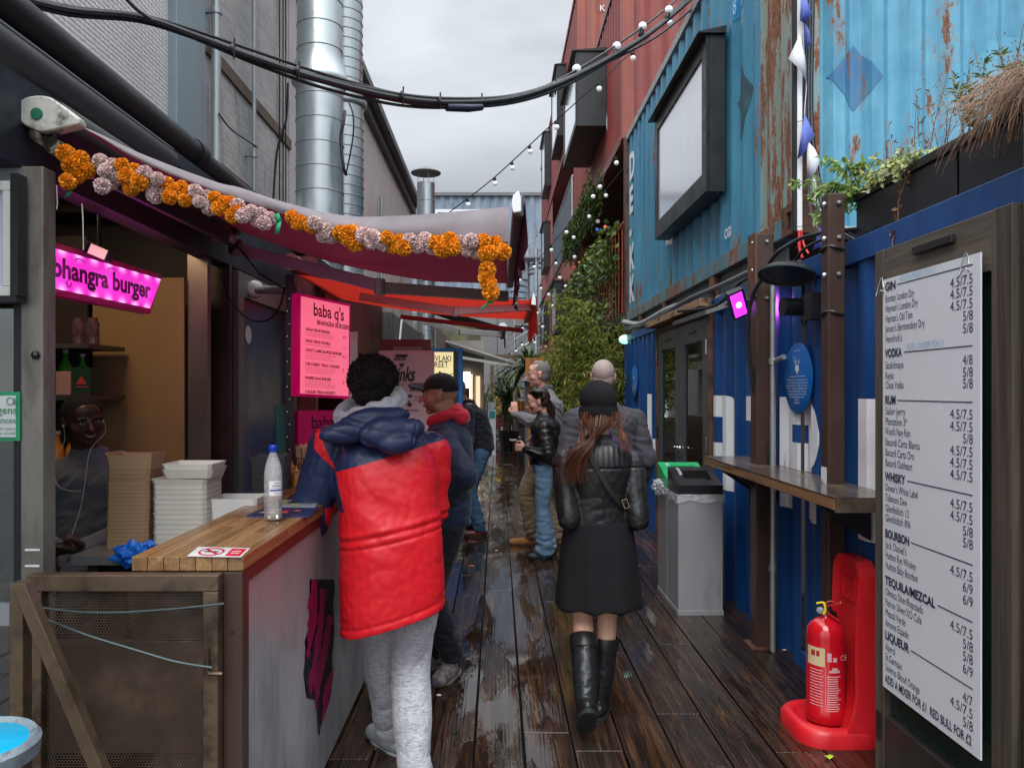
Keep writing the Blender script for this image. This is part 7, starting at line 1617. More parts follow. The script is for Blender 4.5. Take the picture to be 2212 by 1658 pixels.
def lamp_on(par,c,r,up,sock=True,s=None):
	"""socket and globe on a cable"""
	d=Vector((0,0,1 if up else-1))+(s or Vector((0,0,0)));d.normalize()
	mb=MB();mb.lathe(c,[(r*.55,0),(r*.62,r*.3),(r*.62,r*1.5),(r*.45,r*1.7)],12,d);so_=mb.build('lamp_holder',rubber,par)
	mb=MB();mb.ball(c+d*r*2.35,r,14);mb.build('bulb',bulb_mat,so_)
fst=empty('festoon_lights',(1,6.4,4.3),'row of large white globe lamps standing up on the cable bundle','string lights')
for u,v,Y in((1240,172,6.05),(1327,122,6.35),(1383,78,6.6),(1440,42,6.8)):lamp_on(fst,P(u,v,Y),.036,True,s=Vector((.25,0,0)))
def string(name_label,keys,bulbs,r,wr,up=False,seed=1):
	t=empty('festoon_lights',P(*keys[len(keys)//2]),name_label,'string lights');pts=smooth_path([P(*k)for k in keys],6);mb=MB();mb.tube(pts,wr,5);mb.build('cable',rubber,t)
	n_=len(pts)-1
	for q in bulbs:
		f=q*n_;i=min(int(f),n_-1);lamp_on(t,pts[i].lerp(pts[i+1],f-i),r,up,s=Vector((.15,0,0)))
	return t
string('long thin string of small bulbs falling from the red containers to the roofline',[(1500,-20,7.0),(1400,80,7.1),(1290,180,7.2),(1180,280,7.4),(1110,345,7.6),(1050,398,7.8),(955,470,8.0)],[.10,.22,.33,.465,.58,.68,.79,.90],.026,.006)
string('string of bulbs along the ivy falling towards the stair',[(1330,340,11),(1250,455,12.2),(1190,530,13.5),(1130,590,15),(1100,612,15.5)],[.0,.12,.16,.36,.5,.64,.80],.034,.006)
string('second string of bulbs below the ivy curtain',[(1345,365,11),(1262,470,12.6),(1200,560,14),(1150,640,16),(1095,690,17)],[.12,.22,.34,.5,.66,.8,.93],.032,.006)
string('third string of bulbs crossing before the orange wall',[(1320,420,13),(1240,545,15),(1195,610,16.5),(1150,680,18),(1100,725,19)],[.1,.25,.42,.56,.7,.85],.038,.006)
string('lowest string of bulbs between the bay windows and the scarlet awning',[(1235,590,17),(1200,640,18),(1170,700,19),(1150,740,20)],[.15,.4,.65,.9],.04,.006)
string('short level string of bulbs on the dark end wall',[(1035,762,26),(1065,769,26),(1100,762,26),(1130,735,26)],[.05,.2,.38,.52,.66,.8,.95],.045,.008)
# litter on the boards
for i,(u,v,w_,c_)in enumerate(((1018,1223,.03,'orange'),(948,1503,.018,'white'),(1072,1190,.025,'white'),(1790,1636,.025,'lime'),(1695,1405,.02,'cream'))):
	q=PZ(u,v,.004);mb=MB();n_=7;pts=[q+Vector((w_*(.5+.5*rng.random())*math.cos(k*6.283/n_),w_*(.5+.5*rng.random())*math.sin(k*6.283/n_),.003+.008*rng.random()))for k in range(n_)];mb.add(pts+[q+Vector((0,0,.012))],[(k,(k+1)%n_,n_)for k in range(n_)])
	mb.build('litter',M('litter '+c_,COLS[c_],.5),loc='base',label=['curl of orange peel on the wet boards','white scrap of paper near the trainers','pale crumpled scrap on the boards beyond the trainers','yellow green leaf beside the extinguisher stand','cream scrap on the boards below the shelf'][i],category='litter',smooth=0)

# ================================================================ PEOPLE
def V3(*a):return Vector(a)
def limb(mb,pts,rs,n=12,sub=4):
	"""tapered limb with round ends along joints"""
	P_=[Vector(p)for p in pts];q=[];r=[]
	sp_=smooth_path(P_,sub)if len(P_)>2 else[P_[0].lerp(P_[1],k/sub)for k in range(sub+1)]
	m_=len(sp_)-1
	for i,p in enumerate(sp_):
		t=i/m_*(len(rs)-1);k=min(int(t),len(rs)-2);q.append(p);r.append(rs[k]+(rs[k+1]-rs[k])*(t-k))
	d0=(q[0]-q[1]).normalized();d1=(q[-1]-q[-2]).normalized()
	pre=[(q[0]+d0*r[0]*a,r[0]*b)for a,b in((.98,.15),(.8,.6),(.45,.89))];post=[(q[-1]+d1*r[-1]*a,r[-1]*b)for a,b in((.45,.89),(.8,.6),(.98,.15))]
	al=pre+list(zip(q,r))+post;mb.tube([a for a,b in al],[b for a,b in al],n)
def loft(mb,secs,n=28,p=2.4,sub=4):
	"""secs: (center, halfwidth, halfdepth, yaw)"""
	S=[]
	for i in range(len(secs)-1):
		a=secs[i];b=secs[i+1];a0=secs[max(i-1,0)];b1=secs[min(i+2,len(secs)-1)]
		for k in range(sub):
			t=k/sub;c=lambda f:.5*(2*f(a)+(f(b)-f(a0))*t+(2*f(a0)-5*f(a)+4*f(b)-f(b1))*t*t+(3*f(a)-f(a0)-3*f(b)+f(b1))*t**3)
			S.append((Vector((c(lambda s:s[0].x),c(lambda s:s[0].y),c(lambda s:s[0].z))),c(lambda s:s[1]),c(lambda s:s[2]),c(lambda s:s[3])))
	S.append(secs[-1]);vs=[]
	for c,w_,d_,yw in S:
		for k in range(n):
			a=2*math.pi*k/n;ca,sa=math.cos(a),math.sin(a);x=w_*math.copysign(abs(ca)**(2/p),ca);y=d_*math.copysign(abs(sa)**(2/p),sa)
			vs.append(c+V3(x*math.cos(yw)-y*math.sin(yw),x*math.sin(yw)+y*math.cos(yw),0))
	q=len(S);fs=[(i*n+k,i*n+(k+1)%n,(i+1)*n+(k+1)%n,(i+1)*n+k)for i in range(q-1)for k in range(n)]+[tuple(range(n-1,-1,-1)),tuple((q-1)*n+k for k in range(n))]
	mb.add(vs,fs)
def solid(mb,name,mats,parent,voxel=.006,sm=6,disp=None,matf=None,fac=.5,**tags):
	me=bpy.data.meshes.new(name);me.from_pydata(mb.v,[],mb.f);o=bpy.data.objects.new(name,me);COL.objects.link(o)
	md=o.modifiers.new('r','REMESH');md.mode='VOXEL';md.voxel_size=voxel;md.adaptivity=0
	if sm:s_=o.modifiers.new('s','SMOOTH');s_.factor=fac;s_.iterations=sm
	dg=bpy.context.evaluated_depsgraph_get();m2=bpy.data.meshes.new_from_object(o.evaluated_get(dg));bpy.data.objects.remove(o);bpy.data.meshes.remove(me)
	n=len(m2.vertices)
	if disp and n:
		co=np.empty(n*3,np.float32);m2.vertices.foreach_get('co',co);no=np.empty(n*3,np.float32);m2.vertices.foreach_get('normal',no);co=co.reshape(-1,3);no=no.reshape(-1,3)
		d=np.fromiter((disp(Vector(c))for c in co.tolist()),np.float32,n);co+=no*d[:,None];m2.vertices.foreach_set('co',co.ravel())
	mats=mats if isinstance(mats,(list,tuple))else[mats]
	for m in mats:m2.materials.append(m)
	if matf:m2.polygons.foreach_set('material_index',[matf(p.center)for p in m2.polygons])
	m2.shade_smooth();m2.update();m2.name=name
	o=bpy.data.objects.new(name,m2);COL.objects.link(o);o.parent=parent
	return tag(o,**tags)
def ik(a,b,l1,l2,pole):
	a,b=Vector(a),Vector(b);d=(b-a);L_=min(d.length,(l1+l2)*.999);d=d.normalized();x=(l1*l1-l2*l2+L_*L_)/(2*L_);h=math.sqrt(max(0,l1*l1-x*x));p=Vector(pole)-d*Vector(pole).dot(d)
	return a+d*x+p.normalized()*h
def creases(amp=.008,seed=0,ang=.5,s1=5,s2=16):
	ca,sa=math.cos(ang),math.sin(ang)
	def fn(c):
		h=(c.x+c.y*.4);u=h*ca+c.z*sa;v=-h*sa+c.z*ca;w_=noise.noise(Vector((c.x*2.5,c.z*2.5,seed)))
		a=max(0,1-abs(noise.noise(Vector((u*s1+w_,v*s2+w_*2.5,seed+c.y*3))))*3.0);b=max(0,1-abs(noise.noise(Vector((u*s1*1.9+9,v*s2*.8+w_*3,seed+5))))*3.6)
		return-amp*a*a-amp*.6*b*b+amp*.35*w_+.0012*noise.noise(c*38)
	return fn
def folds(amp=.006,f=(7,7,16),seed=0,f2=30,a2=.0015):
	def fn(c):
		w_=noise.noise(Vector((c.x*3,c.y*3,c.z*3+seed)))*.6
		n1=1-2*abs(noise.noise(Vector((c.x*f[0]+w_*2,c.y*f[1]+seed,c.z*f[2]+w_*3+c.x*5))));return amp*(n1-.55)+a2*noise.noise(c*f2)
	return fn
def head(mb,c,Rm,s=1.0,mouth=0,jaw=1.0):
	T=lambda x,y,z:Vector(c)+Rm@Vector((x*s,y*s,z*s))
	B=lambda x,y,z,r,sc:mb.ball(T(x,y,z),r*s,18,sc=sc,M=Rm)
	B(0,-.014,.030,.1,(.77,.97,.88));B(0,.020,-.015,.08,(.83,.88,1.0));B(0,.034,-.050,.06,(.90*jaw,.85,.85));B(0,.060,-.086,.026,(1.15*jaw,.85,.8))
	for q in(-1,1):
		B(q*.040,.050,-.024,.030,(.9,.8,.9));B(q*.028,.074,.020,.022,(1.1,.55,.42));B(q*.010,.100,-.028,.0085,(1,1,.8));B(q*.034,.005,-.062,.034,(.7,1,.9))
		B(q*.079,-.006,-.004,.026,(.30,.72,1.22));B(q*.083,-.012,.010,.016,(.35,1,1))
	limb(mb,[T(0,.080,.018),T(0,.096,-.008),T(0,.110,-.026)],[.008*s,.0095*s,.0125*s],10)
	B(0,.086,-.048,.023,(1,.42,.22));B(0,.084,-.060,.021,(1,.45,.26));B(0,.060,.045,.05,(1.1,.45,.8))
	return T
def face_bits(root,T,s,Rm,iris=(.05,.03,.02),brow=(.03,.02,.015),lips=None,glasses=None,smile=False):
	for q in(-1,1):
		mb=MB();mb.ball(T(q*.030,.0745,.002),.0108*s,12,M=Rm,sc=(1.1,1,.62));e=LB(mb,'eye',M('eye white',(.40,.37,.35),.25),root)
		mb=MB();mb.ball(T(q*.030,.0805,.002),.0060*s,10,M=Rm);LB(mb,'iris',M('iris',iris,.15),e)
		mb=MB();mb.tube([T(q*.014,.0915,.020),T(q*.030,.0895,.026),T(q*.046,.078,.020)],[.0035*s,.0042*s,.0025*s],6);LB(mb,'eyebrow',M('eyebrow%s'%str(brow),brow,.8),root)
	if lips:
		mb=MB();mb.ball(T(0,.0925,-.050),.017*s,12,sc=(1.15,.32,.16),M=Rm);mb.ball(T(0,.0915,-.057),.016*s,12,sc=(1.05,.34,.2),M=Rm);LB(mb,'lips',M('lips%s'%str(lips),lips,.4),root)
	if smile:
		mb=MB();mb.tube([T(-.022,.086,-.048),T(-.011,.0955,-.0545),T(0,.097,-.0565),T(.011,.0955,-.0545),T(.022,.086,-.048)],[.0008*s,.0019*s,.0023*s,.0019*s,.0008*s],6);LB(mb,'teeth',M('teeth',(.45,.42,.38),.3),root)
	if glasses:
		mb=MB()
		for q in(-1,1):
			pts=[T(q*(.032+.021*math.cos(a)),.100-.010*abs(math.cos(a))*(math.cos(a)>0),.001+.015*math.sin(a))for a in np.linspace(0,6.283,17)];mb.tube(pts,.0016*s,5,cap=False)
			mb.tube([T(q*.053,.092,.006),T(q*.080,.050,.007),T(q*.084,.000,.005),T(q*.083,-.02,-.01)],.0018*s,5)
		mb.tube([T(-.011,.100,.004),T(0,.104,.006),T(.011,.100,.004)],.0016*s,5);g=LB(mb,'spectacles',M('spectacle frame',glasses,.3),root)
def hand(mb,w_,d,n,thumb,curl=.5,s=1.0,spread=.0025):
	"""w: wrist, d: pointing direction, n: palm normal (palm faces n), thumb: side direction"""
	w_=Vector(w_);d=Vector(d).normalized();t=Vector(thumb);t=(t-d*t.dot(d)).normalized();n=d.cross(t);
	if n.dot(Vector(globals().get('_pn',n)))<0:pass
	return w_,d,t
def make_hand(mb,w_,d,palm,thumb,curl=.5,s=1.0,tcurl=.4):
	w_=Vector(w_);d=Vector(d).normalized();t=Vector(thumb);t=(t-d*t.dot(d)).normalized();pn=Vector(palm);pn=(pn-d*pn.dot(d)-t*pn.dot(t)).normalized()
	for k,x in enumerate((-.030,-.011,.009,.029)): # metacarpals fill the palm
		limb(mb,[w_+t*x*.55*s,w_+d*.085*s+t*x*s],[.015*s,.0135*s],8,3)
	lens=(.060,.074,.080,.072);rad=(.0078,.0086,.0090,.0088)
	for k,x in enumerate((-.032,-.0115,.0105,.032)):
		b=w_+d*.088*s+t*x*s;dd=d.copy();pts=[b];ang=curl*(1.0+.1*(1.5-k));L_=lens[k]*s
		for q,fr in enumerate((.45,.32,.25)):
			ang2=ang*(.7,1.7,2.3)[q];dd=d*math.cos(ang2)+pn*math.sin(ang2)+t*x*1.5;pts.append(pts[-1]+dd.normalized()*L_*fr)
		limb(mb,pts,[rad[k]*s,rad[k]*s*.95,rad[k]*s*.86,rad[k]*s*.74],8,3)
	b=w_+d*.022*s+t*.028*s;p1=b+(d*.62+t*.75+pn*.25).normalized()*.040*s;p2=p1+(d*(.85-tcurl*.2)+t*(.35-tcurl*.6)+pn*(.3+tcurl)).normalized()*.032*s;p3=p2+(d*.8+t*(.1-tcurl*.8)+pn*(.3+tcurl)).normalized()*.025*s
	limb(mb,[w_+d*.01*s+t*.012*s,b,p1,p2,p3],[.014*s,.014*s,.0115*s,.0105*s,.0085*s],8,3)

def person(loc,yaw,label,h=1.75,group=None,skin=None,sk=(0,0,0),neck=None,headc=None,hyaw=0,hpitch=0,hroll=0,hs=1.0,shw=.185,shyaw=0,shdz=(0,0),wr=None,poles=None,an=None,kpoles=None,toes=None,
		   hands=None,vox=.006,pel=None,fat=1.0,female=False):
	"""skeleton in the person's own frame (x right, y forward). returns dict with joints and root"""
	k=h/1.78;root=empty('person',loc,label,'person',group,rz=yaw);J={'root':root,'k':k,'vox':vox,'fat':fat}
	J['pel']=Vector(pel)if pel else V3(0,0,.94*k);J['neck']=Vector(neck)if neck else V3(0,-.01,1.51*k);J['head']=Vector(headc)if headc else J['neck']+V3(0,.02,.155*k)
	sh_ax=V3(math.cos(shyaw),math.sin(shyaw),0);J['shyaw']=shyaw
	J['sh']=[J['neck']+V3(0,0,-.135*k+shdz[i])+sh_ax*shw*k*(-1,1)[i]for i in(0,1)]
	J['hip']=[J['pel']+V3((-.092,.092)[i]*k,0,-.03*k)for i in(0,1)]
	an=an or[V3(-.10,0,.09),V3(.10,0,.09)];J['an']=[Vector(a)for a in an]
	wr=wr or[V3(-.26,.06,.84*k),V3(.26,.06,.84*k)];J['wr']=[Vector(a)for a in wr];poles=poles or[V3(-.3,-1,0),V3(.3,-1,0)];kpoles=kpoles or[V3(0,1,0)]*2
	J['el']=[ik(J['sh'][i],J['wr'][i],.29*k,.262*k,poles[i])for i in(0,1)];J['kn']=[ik(J['hip'][i],J['an'][i],.435*k,.425*k,kpoles[i])for i in(0,1)]
	J['toe']=[Vector(t).normalized()for t in(toes or[V3(-.15,1,0),V3(.15,1,0)])]
	Rm=Matrix.Rotation(hyaw,3,'Z')@Matrix.Rotation(hpitch,3,'X')@Matrix.Rotation(hroll,3,'Y');J['Rm']=Rm;J['hs']=hs*(k+1)/2
	mb=MB();J['T']=head(mb,J['head'],Rm,J['hs'])
	T=J['T'];limb(mb,[T(0,-.028,-.02),T(0,-.022,-.10),J['neck']+V3(0,0,-.02)],[.056*k,.052*k,.062*k])
	spine=lambda t:J['pel'].lerp(J['neck'],t)+V3(0,-.015*math.sin(t*3.1),0)
	f=fat;secs=[(J['pel']-V3(0,0,.09*k),.10*k,.09*k,0),(J['pel']-V3(0,0,.03*k),.155*k*f,.11*k*f,0),(spine(.10),.165*k*f,.112*k*f,0),(spine(.33),.14*k*f,.098*k*f,shyaw*.4),(spine(.6),.155*k*f,.108*k*f,shyaw*.8),(spine(.8),.165*k,.105*k,shyaw),(spine(.93),.12*k,.075*k,shyaw),(J['neck'],.06*k,.055*k,shyaw)]
	loft(mb,secs)
	for i in(0,1):
		limb(mb,[J['sh'][i],J['el'][i]],[.052*k,.040*k]);limb(mb,[J['el'][i],J['wr'][i]],[.040*k,.027*k])
		limb(mb,[J['hip'][i],J['kn'][i]],[.082*k*f,.055*k]);limb(mb,[J['kn'][i],J['kn'][i].lerp(J['an'][i],.35)+V3(0,-.012,0),J['an'][i]],[.052*k,.055*k,.036*k])
		a=J['an'][i];t=J['toe'][i];limb(mb,[a+V3(0,0,-.045*k)-t*.04*k,a+V3(0,0,-.052*k)+t*.12*k],[.034*k,.030*k])
		if hands and hands[i]:
			hd0=hands[i];make_hand(mb,J['wr'][i],hd0[0],hd0[1],hd0[2],hd0[3],k)
		else:
			d=(J['wr'][i]-J['el'][i]).normalized();make_hand(mb,J['wr'][i],d,V3((1,-1)[i],0,0),V3(0,1,.2),.35,k)
	J['body']=solid(mb,'body',skin,root,vox*.85,3)
	J['spine']=spine;return J
def shoes(J,m,sole=None,L_=.27,w_=.048,hgt=.06,boot=None,names='shoe',tilt=(0,0),label=None):
	k=J['k']
	for i in(0,1):
		a=J['an'][i];t=J['toe'][i];fl=V3(t.x,t.y,0).normalized();r=MB();g=a+V3(0,0,-.085*k)
		s_=t.cross(V3(0,0,1)).normalized();up=s_.cross(t).normalized()
		heel=a-up*.05*k-t*.055*k;mid=a-up*.055*k+t*.05*k;toe=a-up*.060*k+t*(L_-.11)*k
		limb(r,[heel,mid,toe],[w_*.72,w_*.95,w_*.80],14);limb(r,[a+up*.02,a-up*.03+t*.03],[w_*.95,w_*.9],14)
		if boot:limb(r,[a,a.lerp(J['kn'][i],boot*.5)+V3(0,-.006,0),a.lerp(J['kn'][i],boot)],[.050,.060,.064],16)
		# flatten the underside
		r.v=[v-up*min(0,(v-a).dot(up)+.088*k)for v in r.v]
		ob_=solid(r,names if not boot else 'boot',m,J['root'],.006,4,folds(.003,(20,20,30),i)if boot else None)
		so_=MB();n_=22;poly=[]
		for q in range(n_):
			ang=2*math.pi*q/n_;x=math.cos(ang);y=math.sin(ang);ly=((L_/2)*x)*k+(L_/2-.105)*k;wd=w_*(.92+.18*(x>0)*abs(x)-.1*(abs(x)<.4))*y
			poly.append((ly,wd))
		o=a-up*.088*k;so_.prism(poly,o-up*.012,t,s_,up*.022);LB(so_,'sole',sole or rubber,ob_,bevel=.003)
def trousers(J,m,r=(.105,.075,.070,.075),name='trousers',low=.02,amp=.006,stack=0,seed=0,wide=1.0,disp=None):
	k=J['k'];f=J['fat'];mb=MB();p=J['pel']
	loft(mb,[(p-V3(0,0,.10*k),.13*k,.11*k,0),(p-V3(0,0,.03*k),.175*k*f,.132*k*f,0),(p+V3(0,0,.05*k),.17*k*f,.128*k*f,0),(p+V3(0,0,.12*k),.155*k*f,.12*k*f,0)])
	for i in(0,1):
		a=J['an'][i]+V3(0,0,low);limb(mb,[J['hip'][i]-V3(0,0,.02),J['hip'][i].lerp(J['kn'][i],.5),J['kn'][i],J['kn'][i].lerp(a,.5),a],[r[0]*k*f,(r[0]+r[1])/2*k*f,r[1]*k,r[2]*k,r[3]*k],16)
	zc={i:J['an'][i].z for i in(0,1)}
	base=disp or folds(amp,(9,9,20),seed)
	def dd(c):
		lowf=max(0,1-(c.z-.02)/.32);return base(c)*(1+1.4*lowf)+stack*lowf*.5*math.sin(c.z*90+4*noise.noise(c*9))
	mb.v=[V3(v.x,v.y,max(v.z,min(J['an'][0].z,J['an'][1].z)-.07))for v in mb.v]
	return solid(mb,name,m,J['root'],J['vox'],5,dd)
def jacket(J,m,hem=.06,bulk=.028,sl=(.082,.066,.062,.050),name='jacket',amp=.007,seed=0,hemw=.185,hemd=.14,waist=.165,waistd=.125,matf=None,chest=.188,chestd=.135,sm=5,disp=None,cuff=.96,extra=None,collar=True,hemtilt=0,shp=2.4,vox=None,f=(8,8,18)):
	k=J['k'];mb=MB();sp_=J['spine'];p=J['pel'];sy=J['shyaw'];ft=J['fat']
	hz=p+V3(0,0,-hem*k)
	secs=[(hz,hemw*k*ft,hemd*k*ft,0),(hz.lerp(p,.3)if hem>0 else hz+V3(0,0,.03),hemw*k*ft,hemd*k*ft,0),(sp_(.16),(hemw+waist)/2*k*ft,(hemd+waistd)/2*k*ft,sy*.2),(sp_(.33),waist*k*ft,waistd*k*ft,sy*.4),(sp_(.60),chest*k*ft,chestd*k*ft,sy*.8),(sp_(.78),(chest+.005)*k,(chestd-.004)*k,sy),(sp_(.90),.145*k,.105*k,sy),(sp_(.98),.085*k,.078*k,sy),(J['neck']+V3(0,0,.02*k),.07*k,.068*k,sy)]
	loft(mb,secs,32,shp)
	for i in(0,1):
		s0=J['sh'][i];e=J['el'][i];w_=e.lerp(J['wr'][i],cuff)
		limb(mb,[J['neck']+V3(0,0,-.055*k),s0+V3(0,0,.0)],[.062*k,sl[0]*.95*k]);limb(mb,[s0,s0.lerp(e,.5),e],[sl[0]*k,(sl[0]+sl[1])/2*k,sl[1]*k],16);limb(mb,[e,e.lerp(w_,.5),w_],[sl[1]*k,sl[2]*k,sl[3]*k],16)
	if hemtilt:mb.v=[V3(v.x,v.y,v.z)for v in mb.v]
	if extra:extra(mb)
	o=solid(mb,name,m,J['root'],vox or J['vox'],sm,disp or folds(amp,f,seed),matf)
	return o
def hair_cap(J,m,scale=(1.03,1.03,1.04),lowz=-.02,front=.045,amp=.0015,name='hair',rec=0.0,vox=.004,back=-.055):
	T=J['T'];s=J['hs'];Rm=J['Rm'];mb=MB()
	mb.ball(T(0,-.016,.031),.1*s,28,sc=(.77*scale[0],.965*scale[1],.88*scale[2]),M=Rm);mb.ball(T(0,-.030,-.012),.078*s,20,sc=(.93*scale[0],.88*scale[1],.95),M=Rm)
	Ri=Rm.inverted();c=J['head'];keep=[]
	o=solid(mb,name,m,J['root'],vox,2,lambda q:amp*noise.noise(q*120)+amp*noise.noise(q*40))
	me=o.data;bm=bmesh.new();bm.from_mesh(me);kill=[]
	for f in bm.faces:
		q=Ri@(f.calc_center_median()-c)/s
		lim=lowz
		if q.y>.02:lim=front-rec*0+(.02 if abs(q.x)<.03 else 0)
		elif q.y>-.02:lim=-.005+(q.y+.02)*.9
		else:lim=back
		if rec and q.y>.0 and q.z>.05 and abs(abs(q.x)-.035)<.03:lim=.12*rec+.05
		if q.z<lim:kill.append(f)
	bmesh.ops.delete(bm,geom=kill,context='FACES');bm.to_mesh(me);bm.free();return o
def strands(mb,roots,n,r_,width=.0022,sub=5):
	"""roots(t, rnd) -> list of control points"""
	for q in range(n):
		pts=smooth_path(roots(r_),sub);r0=r_.random()*.98+.01;side=V3(r_.uniform(-1,1),r_.uniform(-1,1),r_.uniform(-.3,.3)).normalized()*width;vs=[]
		for i,p in enumerate(pts):w_=1-.75*(i/(len(pts)-1))**2;vs+=[p-side*w_,p+side*w_]
		mb.add(vs,[(2*i,2*i+1,2*i+3,2*i+2)for i in range(len(pts)-1)],None,r0)
def skinm(name,c):return M(name,c,.45,0,.10,9,.06,90,dirt=tuple(min(1,x*y)for x,y in zip(c,(1.2,.8,.75))),dirt_s=7,dirt_lo=.5,dirt_hi=.8,sss=.08)
skin_pale,skin_pink,skin_tan,skin_brown,skin_dark=skinm('light skin',(.66,.40,.28)),skinm('pinkish skin',(.52,.27,.21)),skinm('tanned skin',(.36,.19,.12)),skinm('brown skin',(.17,.075,.045)),skinm('deep brown skin',(.060,.028,.020))
def cloth(name,c,rough=.8,var=.12,vs=6,bmp=.25,bs=350,bd=.002,sheen=.15,**k):return M(name,c,rough,0,var,vs,bmp,bs,bd,sheen=sheen,spec=.3,**k)
def leather(name):return M(name,(.011,.011,.012),.40,0,.3,8,.3,130,.002,rvar=.1,spec=.5,dirt=(.03,.03,.032),dirt_s=9,dirt_lo=.55)
def denim(name,c):return M(name,c,.8,0,.25,5,.3,400,.001,sheen=.1,spec=.2,stretch=(1,1,.5),dirt=tuple(min(1,x*1.9)for x in c),dirt_s=4,dirt_lo=.5,dirt_hi=.75)
def nylon(name,c):return M(name,c,.42,0,.05,3,.12,200,.001,spec=.4)
def tolocal(J_loc,yaw,p):return Matrix.Rotation(-yaw,3,'Z')@(Vector(p)-Vector(J_loc))

# ---------- 1. customer in the red and navy jacket
LA=V3(-.42,3.14,0);YA_=R(14)
la=lambda x,y,z:tolocal(LA,YA_,(x,y,z))
Jr=person(LA,YA_,'person in a red and navy jacket and grey joggers leaning on the counter',h=1.80,skin=skin_brown,pel=la(-.43,3.13,.93),neck=la(-.485,3.20,1.475),headc=la(-.53,3.27,1.612),hyaw=R(-6),hpitch=R(-6),hs=1.02,
	shw=.205,shyaw=R(0),shdz=(.03,.0),wr=[la(-.77,3.43,1.17),la(-.42,3.50,1.06)],poles=[V3(-.40,-.7,-.8),V3(.25,-1,-.3)],an=[la(-.47,3.43,.085),la(-.325,3.02,.085)],toes=[V3(-.45,.9,0),V3(.1,1,0)],vox=.007,fat=1.1)
navyn,redn=nylon('navy nylon',(.016,.026,.075)),nylon('bright red nylon',(.66,.012,.020))
Ri_=Matrix.Rotation(YA_,3,'Z')
def rj_mat(c):
	w_=LA+Ri_@Vector(c)
	return 0 if w_.z>yoke(w_)else 1
def yoke(w_):
	# sleeve seam and yoke drawn on the garment in metres: left sleeve navy below the red gusset, yoke above a rising line
	x,z=w_.x,w_.z
	if z>1.276 and x<-.645-(z-1.276)*.444:return 9 if z>1.276+(-.645-x)*1.01 and x>-.735 else-9
	if z<=1.276 and x<(-.645+(1.276-z)*.30 if z>1.12 else-.70):return-9
	return 1.276+(x+.645)*.287
rjc,rjc2=creases(.0042,3,.35,1.8,7),creases(.0034,8,-.6,2.0,9)
def rj_disp(c):
	w_=LA+Ri_@Vector(c);b=rjc(c)+rjc2(c)*.6
	sl_=1.005+.20*(w_.x+.62);d=b-.006*math.exp(-((w_.z-sl_)/.009)**2)+.003*math.exp(-((w_.z-sl_-.02)/.012)**2)-.005*math.exp(-((w_.z-sl_+.035)/.007)**2) # drawcord seam
	hz_=w_.z-.26*(w_.x+.50);d-=.004*math.exp(-((hz_-.69)/.008)**2)
	d+=.006*math.sin((w_.z*1.2+w_.x*.7)*34)*math.exp(-((w_.z-1.13)/.12)**2)*(.5+noise.noise(w_*4))
	return d
def rj_extra(mb): # the coat hangs higher on the right, he leans on his left arm
	mb.v=[v+V3(0,0,.27*((LA+Ri_@v).x+.50)*max(0,min(1,(1.22-v.z)/.35)))for v in mb.v]
jk=jacket(Jr,[navyn,redn],hem=.275,sl=(.092,.088,.083,.062),hemw=.192,hemd=.180,waist=.184,waistd=.165,chest=.192,chestd=.160,name='jacket',matf=rj_mat,disp=rj_disp,sm=12,shp=2.5,extra=rj_extra,vox=.0048)
mb=MB();
for u,v,Y,rx,rz in((770,930,3.01,.150,.050),(840,935,2.99,.125,.066),(858,958,2.985,.085,.046),(722,935,3.04,.05,.03),(893,925,3.01,.05,.045),(810,905,3.04,.15,.05)):
	mb.ball(tolocal(LA,YA_,P(u,v,Y)),1,24,sc=(rx,.042,rz),M=Matrix.Rotation(R(-8),3,'Y'))
hc1=creases(.006,31,.8,3,9);solid(mb,'hood',navyn,Jr['root'],.005,14,lambda c:hc1(c)-.005*math.exp(-((c.x-.06-.2*(c.z-1.45))/.004)**2))
grey_knit=M('pale grey knit',(.42,.42,.47),.85,0,.2,40,.6,220,.003,sheen=.3)
mb=MB();pts=[tolocal(LA,YA_,P(u,v,Y))for u,v,Y in((742,905,3.14),(775,895,3.08),(810,884,3.06),(842,874,3.07),(862,862,3.14),(850,850,3.28),(790,860,3.38),(745,885,3.30),(735,905,3.2))]
for q in range(3):
	pp=smooth_path(pts,5);n_=len(pp);limb(mb,[p+V3(.014*math.cos(i*.42+q*2.1),0,.016*math.sin(i*.42+q*2.1))for i,p in enumerate(pp)],[.021,.021],8,1)
solid(mb,'hoodie_collar',grey_knit,Jr['root'],.005,3,lambda c:.003*noise.noise(c*60))
mb=MB();limb(mb,[tolocal(LA,YA_,P(738,912,3.12)),tolocal(LA,YA_,P(758,915,3.06)),tolocal(LA,YA_,P(790,905,3.03))],[.016,.022,.016],8);solid(mb,'collar_end',grey_knit,Jr['root'],.005,3,lambda c:.003*noise.noise(c*60))
heather=newmat('heathered grey jersey');hm,_nt,_b=heather
_n1=N(_nt,'ShaderNodeTexNoise',i_Scale=48,i_Detail=3,i_Roughness=.5,i_Distortion=.6);L(_nt,coords(_nt,(1,1,4.5),(0,R(25),0)),_n1.inputs['Vector'])
L(_nt,ramp(_nt,_n1.outputs[0],[(.32,(.24,.24,.26)),(.46,(.42,.42,.46)),(.64,(.54,.54,.58))]).outputs[0],_b.inputs['Base Color']);_b.inputs['Roughness'].default_value=.85;_b.inputs['Sheen Weight'].default_value=.2;bump(_nt,_b,_n1.outputs[0],.06,.001)
trousers(Jr,hm,(.110,.086,.080,.074),seed=4,stack=.003,low=-.02,disp=creases(.0055,14,.3,3,9))
shoes(Jr,M('grey white trainers',(.40,.44,.45),.6),M('pale grey sole',(.45,.47,.47),.6))
